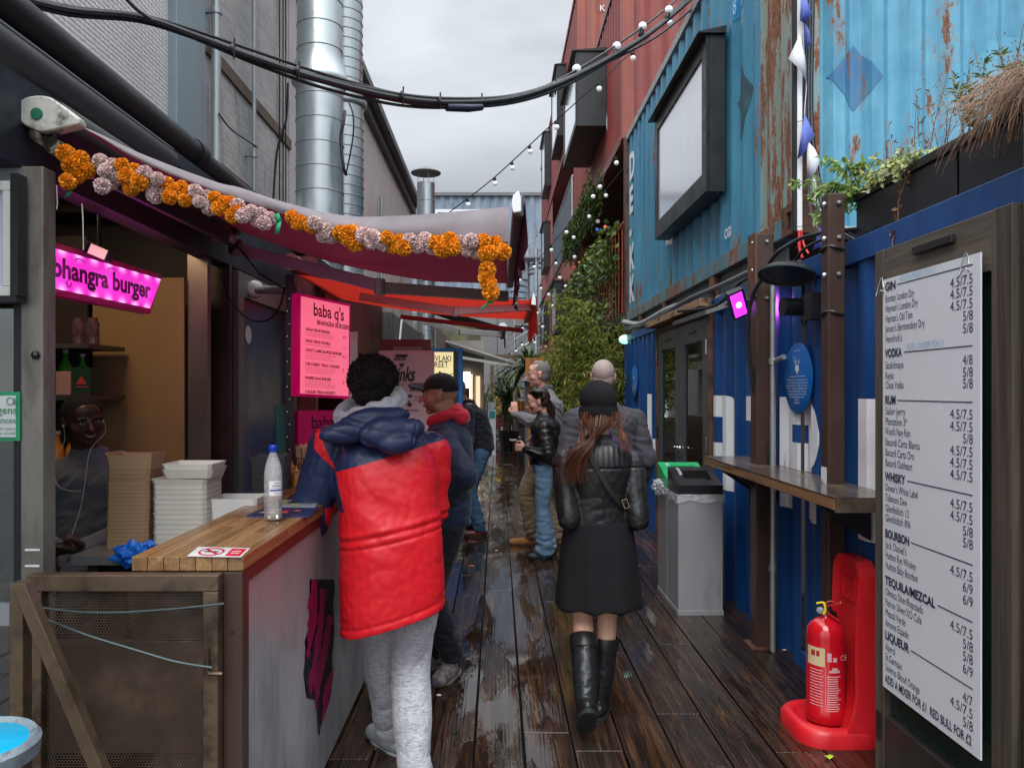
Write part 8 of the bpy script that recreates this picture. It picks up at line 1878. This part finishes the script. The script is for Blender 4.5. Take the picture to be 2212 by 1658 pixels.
# afro hair
mb=MB();hc=Jr['T'](0,-.012,.034);mb.ball(hc,1,30,sc=(.104,.108,.102));mb.ball(Jr['T'](0,-.045,-.030),1,20,sc=(.080,.062,.058))
afro=M('tight black brown curls',(.014,.008,.008),.85,0,.4,60,1.0,160,.012,sheen=.05)
ho=solid(mb,'hair',afro,Jr['root'],.006,3,lambda c:.004*noise.noise(c*90)+.004*noise.noise(c*35))
mb=MB();r_=random.Random(3);me_=ho.data;nv=len(me_.vertices)
for q in range(5200):
	v=me_.vertices[r_.randrange(nv)];c=v.co.copy();n_=v.normal
	if c.z<hc.z-.12:continue
	d=(n_+rv(.7)).normalized();s_=d.cross(rv(1)).normalized()*.0016;e=c+d*r_.uniform(.005,.013);mb.add([c-s_,c+s_,e+s_,e-s_],[(0,1,2,3)],None,r_.random())
LB(mb,'curls',M('curl tips',(.016,.009,.009),.8,0,0,5,0),ho,smooth=0)

# ---------- 2. man in the dark cap and navy jacket
LC=V3(-.29,4.30,0);YC=R(102);lc_=lambda x,y,z:tolocal(LC,YC,(x,y,z))
Jc=person(LC,YC,'person in a black peaked cap and navy jacket over a red hoodie',h=1.74,skin=skin_tan,pel=lc_(-.29,4.30,.92),neck=lc_(-.285,4.33,1.445),headc=lc_(-.325,4.28,1.575),hyaw=R(88-102),hpitch=R(-4),hs=1.0,shw=.19,shyaw=R(-12),
	wr=[lc_(-.30,4.10,1.02),lc_(-.45,4.25,1.05)],poles=[V3(-.9,-.25,-.7),V3(.6,-.3,-.7)],an=[lc_(-.26,4.34,.085),lc_(-.38,4.46,.085)],toes=[tolocal((0,0,0),YC,(-.35,-1,0)),tolocal((0,0,0),YC,(-.8,-.6,0))])
face_bits(Jc['root'],Jc['T'],Jc['hs'],Jc['Rm'],lips=(.24,.10,.08),smile=True)
jacket(Jc,cloth('navy cotton jacket',(.014,.022,.052),.75),hem=.06,amp=.010,seed=9,sl=(.080,.072,.066,.05),hemw=.19,hemd=.14,waist=.18,waistd=.135,chest=.19,chestd=.135)
trousers(Jc,cloth('black cotton trousers',(.014,.015,.020),.8),(.105,.082,.075,.070),seed=5,stack=.012)
shoes(Jc,M('mauve beige trainers',(.26,.20,.18),.6,0,.35,16,.3,40,dirt=(.10,.10,.13),dirt_s=20,dirt_lo=.5,dirt_hi=.54),M('tan sole',(.30,.24,.19),.6),L_=.30,w_=.056)
mb=MB();T=Jc['T'];s=Jc['hs']
pts=[Jc['neck']+Jc['Rm']@V3(.085*math.cos(a),.075*math.sin(a)+.01,.015+.030*(-math.sin(a)))for a in np.linspace(0,6.283,17)]
limb(mb,pts,[.034,.034],12,1);limb(mb,[Jc['neck']+Jc['Rm']@V3(-.05,-.08,-.0),Jc['neck']+Jc['Rm']@V3(.05,-.08,.0)],[.05,.05],12);solid(mb,'hoodie_collar',cloth('coral red jersey',(.55,.02,.045),.8),Jc['root'],.006,4,folds(.006,(14,14,30),2))
mb=MB();mb.ball(T(0,-.012,.034),.1*s,24,sc=(.84,1.03,.92),M=Jc['Rm']);cap=solid(mb,'cap',cloth('black cap cloth',(.010,.009,.011),.8,sheen=.02),Jc['root'],.005,2)
bm=bmesh.new();bm.from_mesh(cap.data);Ri2=Jc['Rm'].inverted();bmesh.ops.delete(bm,geom=[f for f in bm.faces if(Ri2@(f.calc_center_median()-Jc['head'])).z<.034*s-.02*(1 if(Ri2@(f.calc_center_median()-Jc['head'])).y<-.03 else 0)],context='FACES');bm.to_mesh(cap.data);bm.free()
mb=MB();mb.grid(lambda i,j:T((i-.5)*.150*(1-.25*j*j),.070+.105*j*math.cos((i-.5)*1.2),.046+.026*j-.020*(2*i-1)**2),12,8);LB(mb,'peak',[_mc['black cap cloth']],cap,solid=.005)
mb=MB();mb.ball(T(0,-.012,.128),.006,8);LB(mb,'button',_mc['black cap cloth'],cap)
mb=MB();mb.ball(T(0,.034,-.052),.0605*s,20,sc=(.91,.86,.80),M=Jc['Rm']);o_=solid(mb,'stubble',skinm('stubbled skin',(.17,.095,.065)),Jc['root'],.004,2)

# ---------- 3. bald man bending in navy bomber and jeans
LBm=V3(-.20,8.55,0);YB_=R(88);lb_=lambda x,y,z:tolocal(LBm,YB_,(x,y,z))
Jb=person(LBm,YB_,'person with a shaved head, dark bomber jacket and blue jeans bending towards a stall',h=1.80,skin=skin_pink,pel=lb_(-.19,8.55,.96),neck=lb_(-.33,8.52,1.475),headc=lb_(-.455,8.50,1.60),hyaw=R(4),hpitch=R(-22),hs=1.05,shw=.19,
	wr=[lb_(-.50,8.38,1.18),lb_(-.52,8.70,1.15)],poles=[V3(-.7,-.8,-.5),V3(.7,-.8,-.5)],an=[lb_(-.20,8.42,.09),lb_(-.28,8.72,.09)],toes=[V3(-.1,1,0),V3(.1,1,0)],vox=.009)
jacket(Jb,cloth('dark navy bomber',(.018,.018,.030),.7),hem=.02,amp=.010,sl=(.088,.078,.07,.05),hemw=.175,hemd=.155,waist=.185,waistd=.165,chest=.2,chestd=.165,seed=2)
trousers(Jb,denim('mid blue denim',(.045,.10,.17)),(.108,.085,.078,.072),seed=7,stack=.01)
shoes(Jb,M('maroon leather',(.10,.012,.014),.3),rubber,L_=.29)
hair_cap(Jb,M('cropped grey stubble',(.33,.22,.18),.8),(.995,.995,.995),amp=.0005)

# ---------- 4. woman in leather jacket and jeans with a red drink
LD=V3(.445,7.32,0);YD=R(86);ld_=lambda x,y,z:tolocal(LD,YD,(x,y,z))
Jd=person(LD,YD,'person with brown ponytail, black leather jacket and flared jeans holding a red drink',h=1.66,skin=skin_pink,pel=ld_(.445,7.32,.92),neck=ld_(.445,7.32,1.375),headc=ld_(.385,7.32,1.495),hyaw=R(2),hpitch=R(-16),hs=1.12,shw=.165,female=True,
	wr=[ld_(.26,7.20,1.055),ld_(.25,7.36,1.05)],poles=[V3(-.5,-1,-.6),V3(.5,-1,-.6)],an=[ld_(.44,7.24,.085),ld_(.48,7.42,.085)],toes=[V3(0,1,0),V3(.1,1,0)],vox=.008,
	hands=[(V3(.15,1,.15),V3(1,0,0),V3(0,.2,1),.75),(V3(-.15,1,.1),V3(-1,0,0),V3(0,.2,1),.75)])
face_bits(Jd['root'],Jd['T'],Jd['hs'],Jd['Rm'],lips=(.35,.10,.09),glasses=(.10,.015,.012))
lth=leather('black leather');jacket(Jd,lth,hem=.02,amp=.009,sl=(.078,.064,.056,.044),hemw=.178,hemd=.152,waist=.158,waistd=.138,chest=.17,chestd=.155,seed=12,name='leather_jacket')
trousers(Jd,denim('light blue denim',(.13,.23,.34)),(.100,.068,.078,.098),seed=8,stack=.014)
shoes(Jd,rubber,rubber,L_=.25)
hb=foliage('brown hair',(.012,.006,.004),(.035,.016,.010),(.07,.032,.018));hair_cap(Jd,M('brown hair base',(.022,.011,.007),.5,stretch=(1,1,3)),(1.04,1.05,1.05),amp=.002,front=.078)
mb=MB();T=Jd['T'];r_=random.Random(4)
def pony(r_):
	a,b=r_.uniform(-.05,.05),r_.uniform(-.02,.02);return[T(a*.6,-.02,.11+b),T(a*.7,-.095,.05+b),T(a*.9,-.105-b*.3,.0),T(a*1.3,-.085+b*2,-.09),T(a*1.4,-.065+r_.uniform(-.03,.03),-.19+r_.uniform(-.03,.03))]
strands(mb,pony,420,r_,.004,3);LB(mb,'ponytail',hb,Jd['root'],smooth=0)
mb=MB()
def sides(r_):
	s_=r_.choice((-1,1));z=r_.uniform(-.01,.1);return[T(s_*.03,.055-r_.random()*.02,.10*r_.uniform(.85,1.05)),T(s_*.078,.012,max(z,.03)),T(s_*.075,-.05,z*.8+.0),T(0,-.105,.05)]
strands(mb,sides,260,r_,.004,3);LB(mb,'side_hair',hb,Jd['root'],smooth=0)
# drink
def cup(c,h_,r0,r1,liq,name,label,ms=0,foam_=False,g=None):
	t=empty('drink_cup',c,label,'drink');mb=MB();mb.lathe_open(c,[(.001,0),(r0,.001),(r1,h_),(r1+.001,h_)],24);mb.build('cup',clearm('cup plastic',(.9,.9,.9),.08),t,smooth=50)
	mb=MB();mb.lathe(c+V3(0,0,.003),[(r0-.002,0),(r0+(r1-r0)*.8-.002,h_*.8),(.001,h_*.8+.001)],24);mb.build('drink',liq,t)
	if foam_:mb=MB();mb.lathe(c+V3(0,0,h_*.8+.005),[(r1-.006,0),(r1-.005,h_*.10),(.001,h_*.11)],24);mb.build('froth',M('froth',(.72,.66,.58),.7),t)
	return t
cup(V3(.145,7.25,1.02),.125,.028,.036,M('dark red drink',(.10,.008,.015),.1),'','dark red drink in a plastic cup held by the leather jacketed person',foam_=True)

# ---------- 5. tall man with glasses and beer
LE=V3(.52,8.05,0);YE=R(80);le_=lambda x,y,z:tolocal(LE,YE,(x,y,z))
Je=person(LE,YE,'tall person with glasses and cropped grey hair in a grey shirt raising a beer',h=1.90,skin=skin_pink,pel=le_(.50,8.05,1.0),neck=le_(.50,8.05,1.60),headc=le_(.425,8.03,1.765),hyaw=R(12),hpitch=R(-4),hs=1.16,shw=.20,shyaw=R(8),
	wr=[le_(.175,7.66,1.36),le_(.42,8.2,1.05)],poles=[V3(-1,-.3,-1),V3(.5,-1,-.3)],an=[le_(.36,7.98,.09),le_(.60,8.0,.09)],toes=[V3(-.1,1,0),V3(.05,1,0)],vox=.009,
	hands=[(V3(.25,.1,1),V3(1,.1,0),V3(.2,1,.1),.7),None])
face_bits(Je['root'],Je['T'],Je['hs'],Je['Rm'],lips=(.40,.17,.14),glasses=(.02,.016,.016),brow=(.2,.16,.13))
hair_cap(Je,M('grey cropped hair',(.13,.115,.105),.8,0,.3,60,.4,200),(1.02,1.02,1.0),amp=.0012,rec=.35)
jacket(Je,cloth('grey shirt cloth',(.155,.15,.16),.8),hem=.12,amp=.011,sl=(.088,.075,.066,.046),hemw=.20,hemd=.165,waist=.195,waistd=.16,chest=.21,chestd=.16,seed=22,name='shirt')
mb=MB();pts=[Je['neck']+V3(.07*math.cos(a),.066*math.sin(a),.02-.012*math.sin(a))for a in np.linspace(.6,5.6,17)];limb(mb,[p+V3(0,0,.0)for p in pts],[.016,.016],8,1);limb(mb,[p+V3(0,0,.022)for p in pts],[.012,.012],8,1);solid(mb,'collar',cloth('slate collar',(.08,.088,.10),.8),Je['root'],.006,2)
trousers(Je,cloth('khaki chinos',(.22,.16,.10),.8),(.105,.085,.080,.075),seed=3,stack=.014)
shoes(Je,M('tan suede boots',(.33,.13,.035),.8,sheen=.3),M('dark sole',(.03,.02,.015),.6),L_=.30)
cup(V3(.232,7.66,1.375),.145,.030,.041,M('amber beer',(.50,.22,.03),.12,emit=(.5,.2,.02),es=.06),'','pint of amber beer in a plastic cup held by the tall person',foam_=True)

# ---------- 6. man in dark grey coat seen from behind
LF=V3(.765,5.5,0);Jf=person(LF,R(4),'person with shaved grey head in a charcoal coat seen from behind, beyond the beanie',h=1.82,skin=skin_pink,headc=V3(-.005,.02,1.695),neck=V3(0,0,1.53),pel=V3(0,0,.95),hyaw=R(-14),hs=1.06,shw=.215,wr=[V3(-.26,.16,.95),V3(.27,.10,.90)],vox=.008)
hair_cap(Jf,M('silver stubble',(.30,.235,.215),.8,0,.15,60,.3,250),(1.0,1.0,1.0),amp=.0007)
jacket(Jf,cloth('charcoal wool',(.050,.048,.058),.85,sheen=.05),hem=.30,amp=.008,sl=(.078,.072,.068,.055),hemw=.24,hemd=.18,waist=.215,waistd=.16,chest=.22,chestd=.155,seed=31,name='coat')
trousers(Jf,cloth('dark grey trousers',(.03,.03,.035),.8),seed=6);shoes(Jf,rubber,rubber)

# ---------- 7. woman in beanie, leather jacket, skirt and boots
LG=V3(.48,3.70,0);lg_=lambda x,y,z:V3(x,y,z)-LG
Jg=person(LG,0,'person walking away in a black beanie, leather jacket, black skirt and rubber boots',h=1.66,skin=skin_pale,pel=lg_(.485,3.72,.93),neck=lg_(.485,3.71,1.375),headc=lg_(.488,3.73,1.515),hyaw=R(-3),hpitch=R(0),hs=1.02,shw=.172,female=True,
	wr=[lg_(.385,3.86,.93),lg_(.59,3.86,.95)],poles=[V3(-.15,-1,-.3),V3(.30,-1,-.35)],an=[lg_(.403,3.515,.185),lg_(.505,3.80,.088)],toes=[V3(.0,.72,-.69),V3(.28,1,0)],kpoles=[V3(.1,1,-.1),V3(.05,1,0)],vox=.006)
gc1,gc2=creases(.0024,44,.6,4,12),creases(.0020,51,-.4,5,14)
def gdisp(c):
	b=gc1(c)+.7*gc2(c)
	if 1.24<c.z<1.345 and abs(c.x)<.15 and c.y<0:b=b*.4+.0013*math.sin(c.x*240)
	b-=.006*math.exp(-((c.z-1.235)/.004)**2)*(c.y<0);return b
jacket(Jg,lth,hem=.015,sl=(.072,.060,.055,.045),hemw=.172,hemd=.135,waist=.150,waistd=.118,chest=.166,chestd=.128,name='leather_jacket',disp=gdisp,vox=.0055)
mb=MB();loft(mb,[(lg_(.485,3.72,.560),.208,.155,0),(lg_(.485,3.72,.58),.208,.157,0),(lg_(.485,3.72,.72),.195,.15,0),(lg_(.485,3.72,.85),.182,.142,0),(lg_(.485,3.72,.98),.16,.125,0)],40,2.2)
solid(mb,'skirt',cloth('black skirt cloth',(.009,.009,.011),.85,sheen=0),Jg['root'],.007,4,lambda c:.007*math.sin(math.atan2(c.y,c.x)*7+c.z*3)*max(0,(.95-c.z)/.4)+.002*noise.noise(c*12))
shoes(Jg,M('matt black rubber boots',(.013,.015,.016),.33,0,.1,6,.08,spec=.5),M('boot sole',(.025,.028,.028),.6),boot=.62,L_=.26,w_=.052)
for i in(0,1):
	mb=MB();c=Jg['an'][i].lerp(Jg['kn'][i],.80+.13/.37*.42*.0+.15);d=(Jg['kn'][i]-Jg['an'][i]).normalized();mb.lathe_open(Jg['an'][i].lerp(Jg['kn'][i],.62)+V3(0,-.004,0)-d*.012,[(.060,0),(.0665,.0),(.0685,.062),(.066,.066),(.058,.064),(.055,.02)],28,d);LB(mb,'boot_cuff',_mc['matt black rubber boots'],Jg['root'])
# beanie
T=Jg['T'];s=Jg['hs'];mb=MB();mb.ball(T(0,-.016,.040),.1*s,36,sc=(.90,1.06,.96));mb.ball(T(0,-.02,.0),.1*s,30,sc=(.86,1.0,.7));
bn_=solid(mb,'beanie',cloth('black rib knit',(.005,.005,.006),.9,sheen=0),Jg['root'],.004,4,lambda c:.0022*math.sin(math.atan2(c.y-T(0,-.016,0).y,c.x-T(0,0,0).x)*52))
bm=bmesh.new();bm.from_mesh(bn_.data);zc_=Jg['head'].z;bmesh.ops.delete(bm,geom=[f for f in bm.faces if f.calc_center_median().z<zc_-.030*s+.0 and f.calc_center_median().y<.2],context='FACES');bm.to_mesh(bn_.data);bm.free()
mb=MB();n_=120;cx_,cy_=T(0,-.018,0).x,T(0,-.018,0).y
def brim(i,j):
	a=i*6.283;rr=.004*math.sin(a*52)*.5;q=.006*math.sin(j*3.14)+rr;return V3(cx_+(.090+q)*s*math.cos(a),cy_+(.104+q)*s*math.sin(a),zc_-.055*s+.062*s*j)
mb.grid(brim,220,6);LB(mb,'beanie_brim',_mc['black rib knit'],bn_,smooth=60)
# long auburn hair: loose ponytail over the left shoulder
hr=foliage('auburn hair',(.035,.012,.006),(.12,.040,.018),(.28,.11,.055));mb=MB();r_=random.Random(6)
def tail(r_):
	g=lambda s_:r_.gauss(0,s_);x0,y0=g(.026),g(.004);bk=-.115-abs(g(.012));sp_=g(.020);ln=r_.uniform(.2,1.0)
	p0=lg_(.488+x0,3.73+bk+.02,1.49-abs(x0)*.3);p1=lg_(.475+x0*.8,3.73+bk-.01,1.435);p2=lg_(.430+sp_*.4,3.565+y0,1.36);p3=lg_(.385+sp_*1.0,3.545+y0,1.32);p4=lg_(.350+sp_*1.3,3.555+y0,1.29-.05*ln);p5=lg_(.352+sp_*1.7+g(.01),3.56+y0,1.28-.12*ln)
	return[p0,p1,p2,p3,p4,p5]
strands(mb,tail,900,r_,.0010,4);LB(mb,'ponytail',hr,Jg['root'],smooth=0)
mb=MB()
def loose(r_):
	s_=r_.choice((-1,1,1));g=lambda a:r_.gauss(0,a);return[lg_(.488+s_*(.055+abs(g(.012))),3.66,1.49),lg_(.488+s_*(.072+abs(g(.012))),3.63,1.44),lg_(.488+s_*(.078+abs(g(.02))),3.60,1.38),lg_(.488+s_*(.085+abs(g(.03))),3.575,1.33+g(.02))]
strands(mb,loose,150,r_,.0018,4)
def nape(r_):
	g=lambda a:r_.gauss(0,a);x=g(.035);return[lg_(.488+x,3.63-.008,1.50),lg_(.488+x,3.615,1.46),lg_(.48+x*.7,3.60,1.42)]
strands(mb,nape,520,r_,.0018,3);LB(mb,'loose_hair',hr,Jg['root'],smooth=0)
# bag strap and buckle
mb=MB();pts=smooth_path([lg_(.395,3.62,1.395),lg_(.415,3.575,1.33),lg_(.47,3.567,1.22),lg_(.54,3.575,1.11),lg_(.60,3.61,1.05),lg_(.645,3.68,1.02)],5)
for a,b in zip(pts,pts[1:]):mb.bar(a,b+(b-a)*.1,.022,.004,up=(.2,-1,.2))
LB(mb,'bag_strap',M('dark brown strap',(.012,.008,.008),.5),Jg['root'])
mb=MB();q=lg_(.598,3.588,1.072);Mb=Matrix.Rotation(R(-20),3,'Y')
for a,b in(((-.013,-.022),(-.010,.022)),((.010,-.022),(.013,.022))):mb.obox(q+Mb@V3((a[0]+b[0])/2,0,0),(.003,.004,.044),Mb)
mb.obox(q+Mb@V3(0,0,.0205),(.020,.004,.003),Mb);mb.obox(q+Mb@V3(0,0,-.0205),(.020,.004,.003),Mb);LB(mb,'buckle',M('brass buckle',(.55,.42,.22),.25,.9),Jg['root'])

# ---------- 8. seated stallholder with earphones
LH=V3(-1.86,3.50,0);YH=R(188);lh_=lambda x,y,z:tolocal(LH,YH,(x,y,z))
Jh=person(LH,YH,'smiling seated person in a charcoal sweatshirt with white earphones',h=1.80,skin=skin_dark,pel=lh_(-1.86,3.55,.84),neck=lh_(-1.86,3.50,1.32),headc=lh_(-1.855,3.44,1.465),hyaw=R(38),hpitch=R(-8),hroll=R(6),hs=1.0,shw=.19,
	wr=[lh_(-1.70,3.17,.955),lh_(-1.83,3.17,.955)],poles=[V3(-1,-.2,-.5),V3(1,-.2,-.5)],an=[lh_(-1.70,3.25,.42),lh_(-2.0,3.25,.42)],kpoles=[V3(0,1,.6)]*2,vox=.007,
	hands=[(V3(.7,.7,0),V3(0,-.2,1),V3(0,1,.3),.5),(V3(-.7,.7,0),V3(0,-.2,1),V3(0,1,.3),.5)])
face_bits(Jh['root'],Jh['T'],Jh['hs'],Jh['Rm'],brow=(.008,.006,.005),lips=(.09,.035,.03),smile=True)
hair_cap(Jh,M('short black hair',(.006,.005,.005),.9,0,.2,80,.5,300),(1.05,1.05,1.06),amp=.002,front=.055)
jacket(Jh,cloth('charcoal sweatshirt',(.11,.115,.13),.85,sheen=.2),hem=.04,amp=.010,sl=(.092,.078,.07,.048),hemw=.20,hemd=.17,waist=.20,waistd=.16,chest=.205,chestd=.15,seed=41,name='sweatshirt')
trousers(Jh,cloth('grey marl trousers',(.13,.135,.15),.85),(.11,.085,.075,.06),seed=11)
shoes(Jh,rubber,rubber)
wire=M('white earphone wire',(.42,.41,.40),.4);T=Jh['T']
for q,pts in((-1,[T(-.080,.006,-.012),T(-.082,.02,-.06),lh_(-1.775,3.35,1.34),lh_(-1.775,3.31,1.22),lh_(-1.78,3.28,1.10),lh_(-1.79,3.22,.98)]),(1,[T(.082,.004,-.012),T(.084,.01,-.08),lh_(-1.935,3.36,1.30),lh_(-1.90,3.31,1.20),lh_(-1.84,3.30,1.17),lh_(-1.785,3.30,1.17)])):
	mb=MB();mb.tube(smooth_path(pts,6),.0014,5);mb.ball(pts[0],.007,8);LB(mb,'earphone',wire,Jh['root'])
ph=empty('mobile_phone',V3(-1.765,3.11,.965),'dark phone held in the lap of the seated person','phone');mb=MB();mb.obox(ph.location,(.13,.068,.009),Matrix.Rotation(R(8),3,'Z')@Matrix.Rotation(R(20),3,'X'));mb.build('body',black_paint,ph,bevel=.003)
stl=empty('stool',(-1.88,3.58,0),'tall dark stool under the seated stallholder','stool');mb=MB();mb.lathe((-1.88,3.58,.70),[(.17,0),(.18,.02),(.17,.04)],28);mb.build('seat',charcoal,stl)
for a in range(4):
	mb=MB();c_,s_=math.cos(a*1.571+.785),math.sin(a*1.571+.785);mb.tube([(-1.88+.2*c_,3.58+.2*s_,0),(-1.88+.13*c_,3.58+.13*s_,.70)],.012,8);mb.build('leg',charcoal,stl)

# ---------- 9. far walkers
def far(x,y,yaw,h,label,top,low,skirt=False,hairm=None,long=False,topname='coat',hem=.1,pel=None):
	Jx=person(V3(x,y,0),yaw,label,h=h,skin=skin_tan,vox=.014,group=None)
	jacket(Jx,top,hem=hem,amp=.012,sl=(.09,.078,.07,.052),hemw=.2,hemd=.16,waist=.19,waistd=.15,chest=.2,chestd=.15,seed=int(x*50),name=topname)
	if skirt:
		mb=MB();k=Jx['k'];loft(mb,[(V3(0,0,.42*k),.20,.17,0),(V3(0,0,.95*k),.16,.13,0)],24);solid(mb,'skirt',low,Jx['root'],.014,3)
	else:trousers(Jx,low,seed=3)
	shoes(Jx,rubber,M('white sole',(.6,.6,.6),.6));hair_cap(Jx,hairm,(1.08,1.08,1.08),amp=.004,vox=.009)
	if long:
		mb=MB();T=Jx['T'];r_=random.Random(9);strands(mb,lambda r_:[T(r_.uniform(-.07,.07),-.06,.1),T(r_.uniform(-.09,.09),-.10,-.02),T(r_.uniform(-.11,.11),-.11,-.14),T(r_.uniform(-.12,.12),-.12,-.27)],300,r_,.012,3);LB(mb,'long_hair',hb,Jx['root'],smooth=0)
	return Jx
far(.10,25.5,R(-20),1.72,'far person in a mustard jacket and burgundy skirt walking away',cloth('mustard jacket cloth',(.36,.23,.06),.8),cloth('burgundy cloth',(.10,.01,.02),.8),True,M('dark crop',(.02,.015,.012),.8))
far(.42,25.0,R(-15),1.72,'far person with long dark hair in black clothes beside the mustard jacket',cloth('black coat cloth',(.012,.012,.014),.8),cloth('black trouser cloth',(.012,.012,.016),.8),False,M('dark crop',(.02,.015,.012),.8),True,hem=.3)
far(.66,26.5,R(10),1.66,'far person in a dark coat mostly hidden behind the beer drinker',cloth('dark brown coat',(.03,.02,.018),.8),cloth('black trouser cloth',(.012,.012,.016),.8),False,M('brown crop',(.05,.025,.015),.8),True)
far(.86,24.0,R(60),1.70,'far person in a plum coat standing under the far palm',cloth('plum coat',(.05,.02,.035),.8),cloth('dark jeans',(.02,.025,.04),.8),False,M('brown crop',(.05,.025,.015),.8))
far(-.12,30.0,R(170),1.74,'farthest person in a grey green parka at the very end of the alley',cloth('grey green parka',(.07,.08,.06),.8),cloth('dark jeans',(.02,.025,.04),.8),False,M('dark crop',(.02,.015,.012),.8))
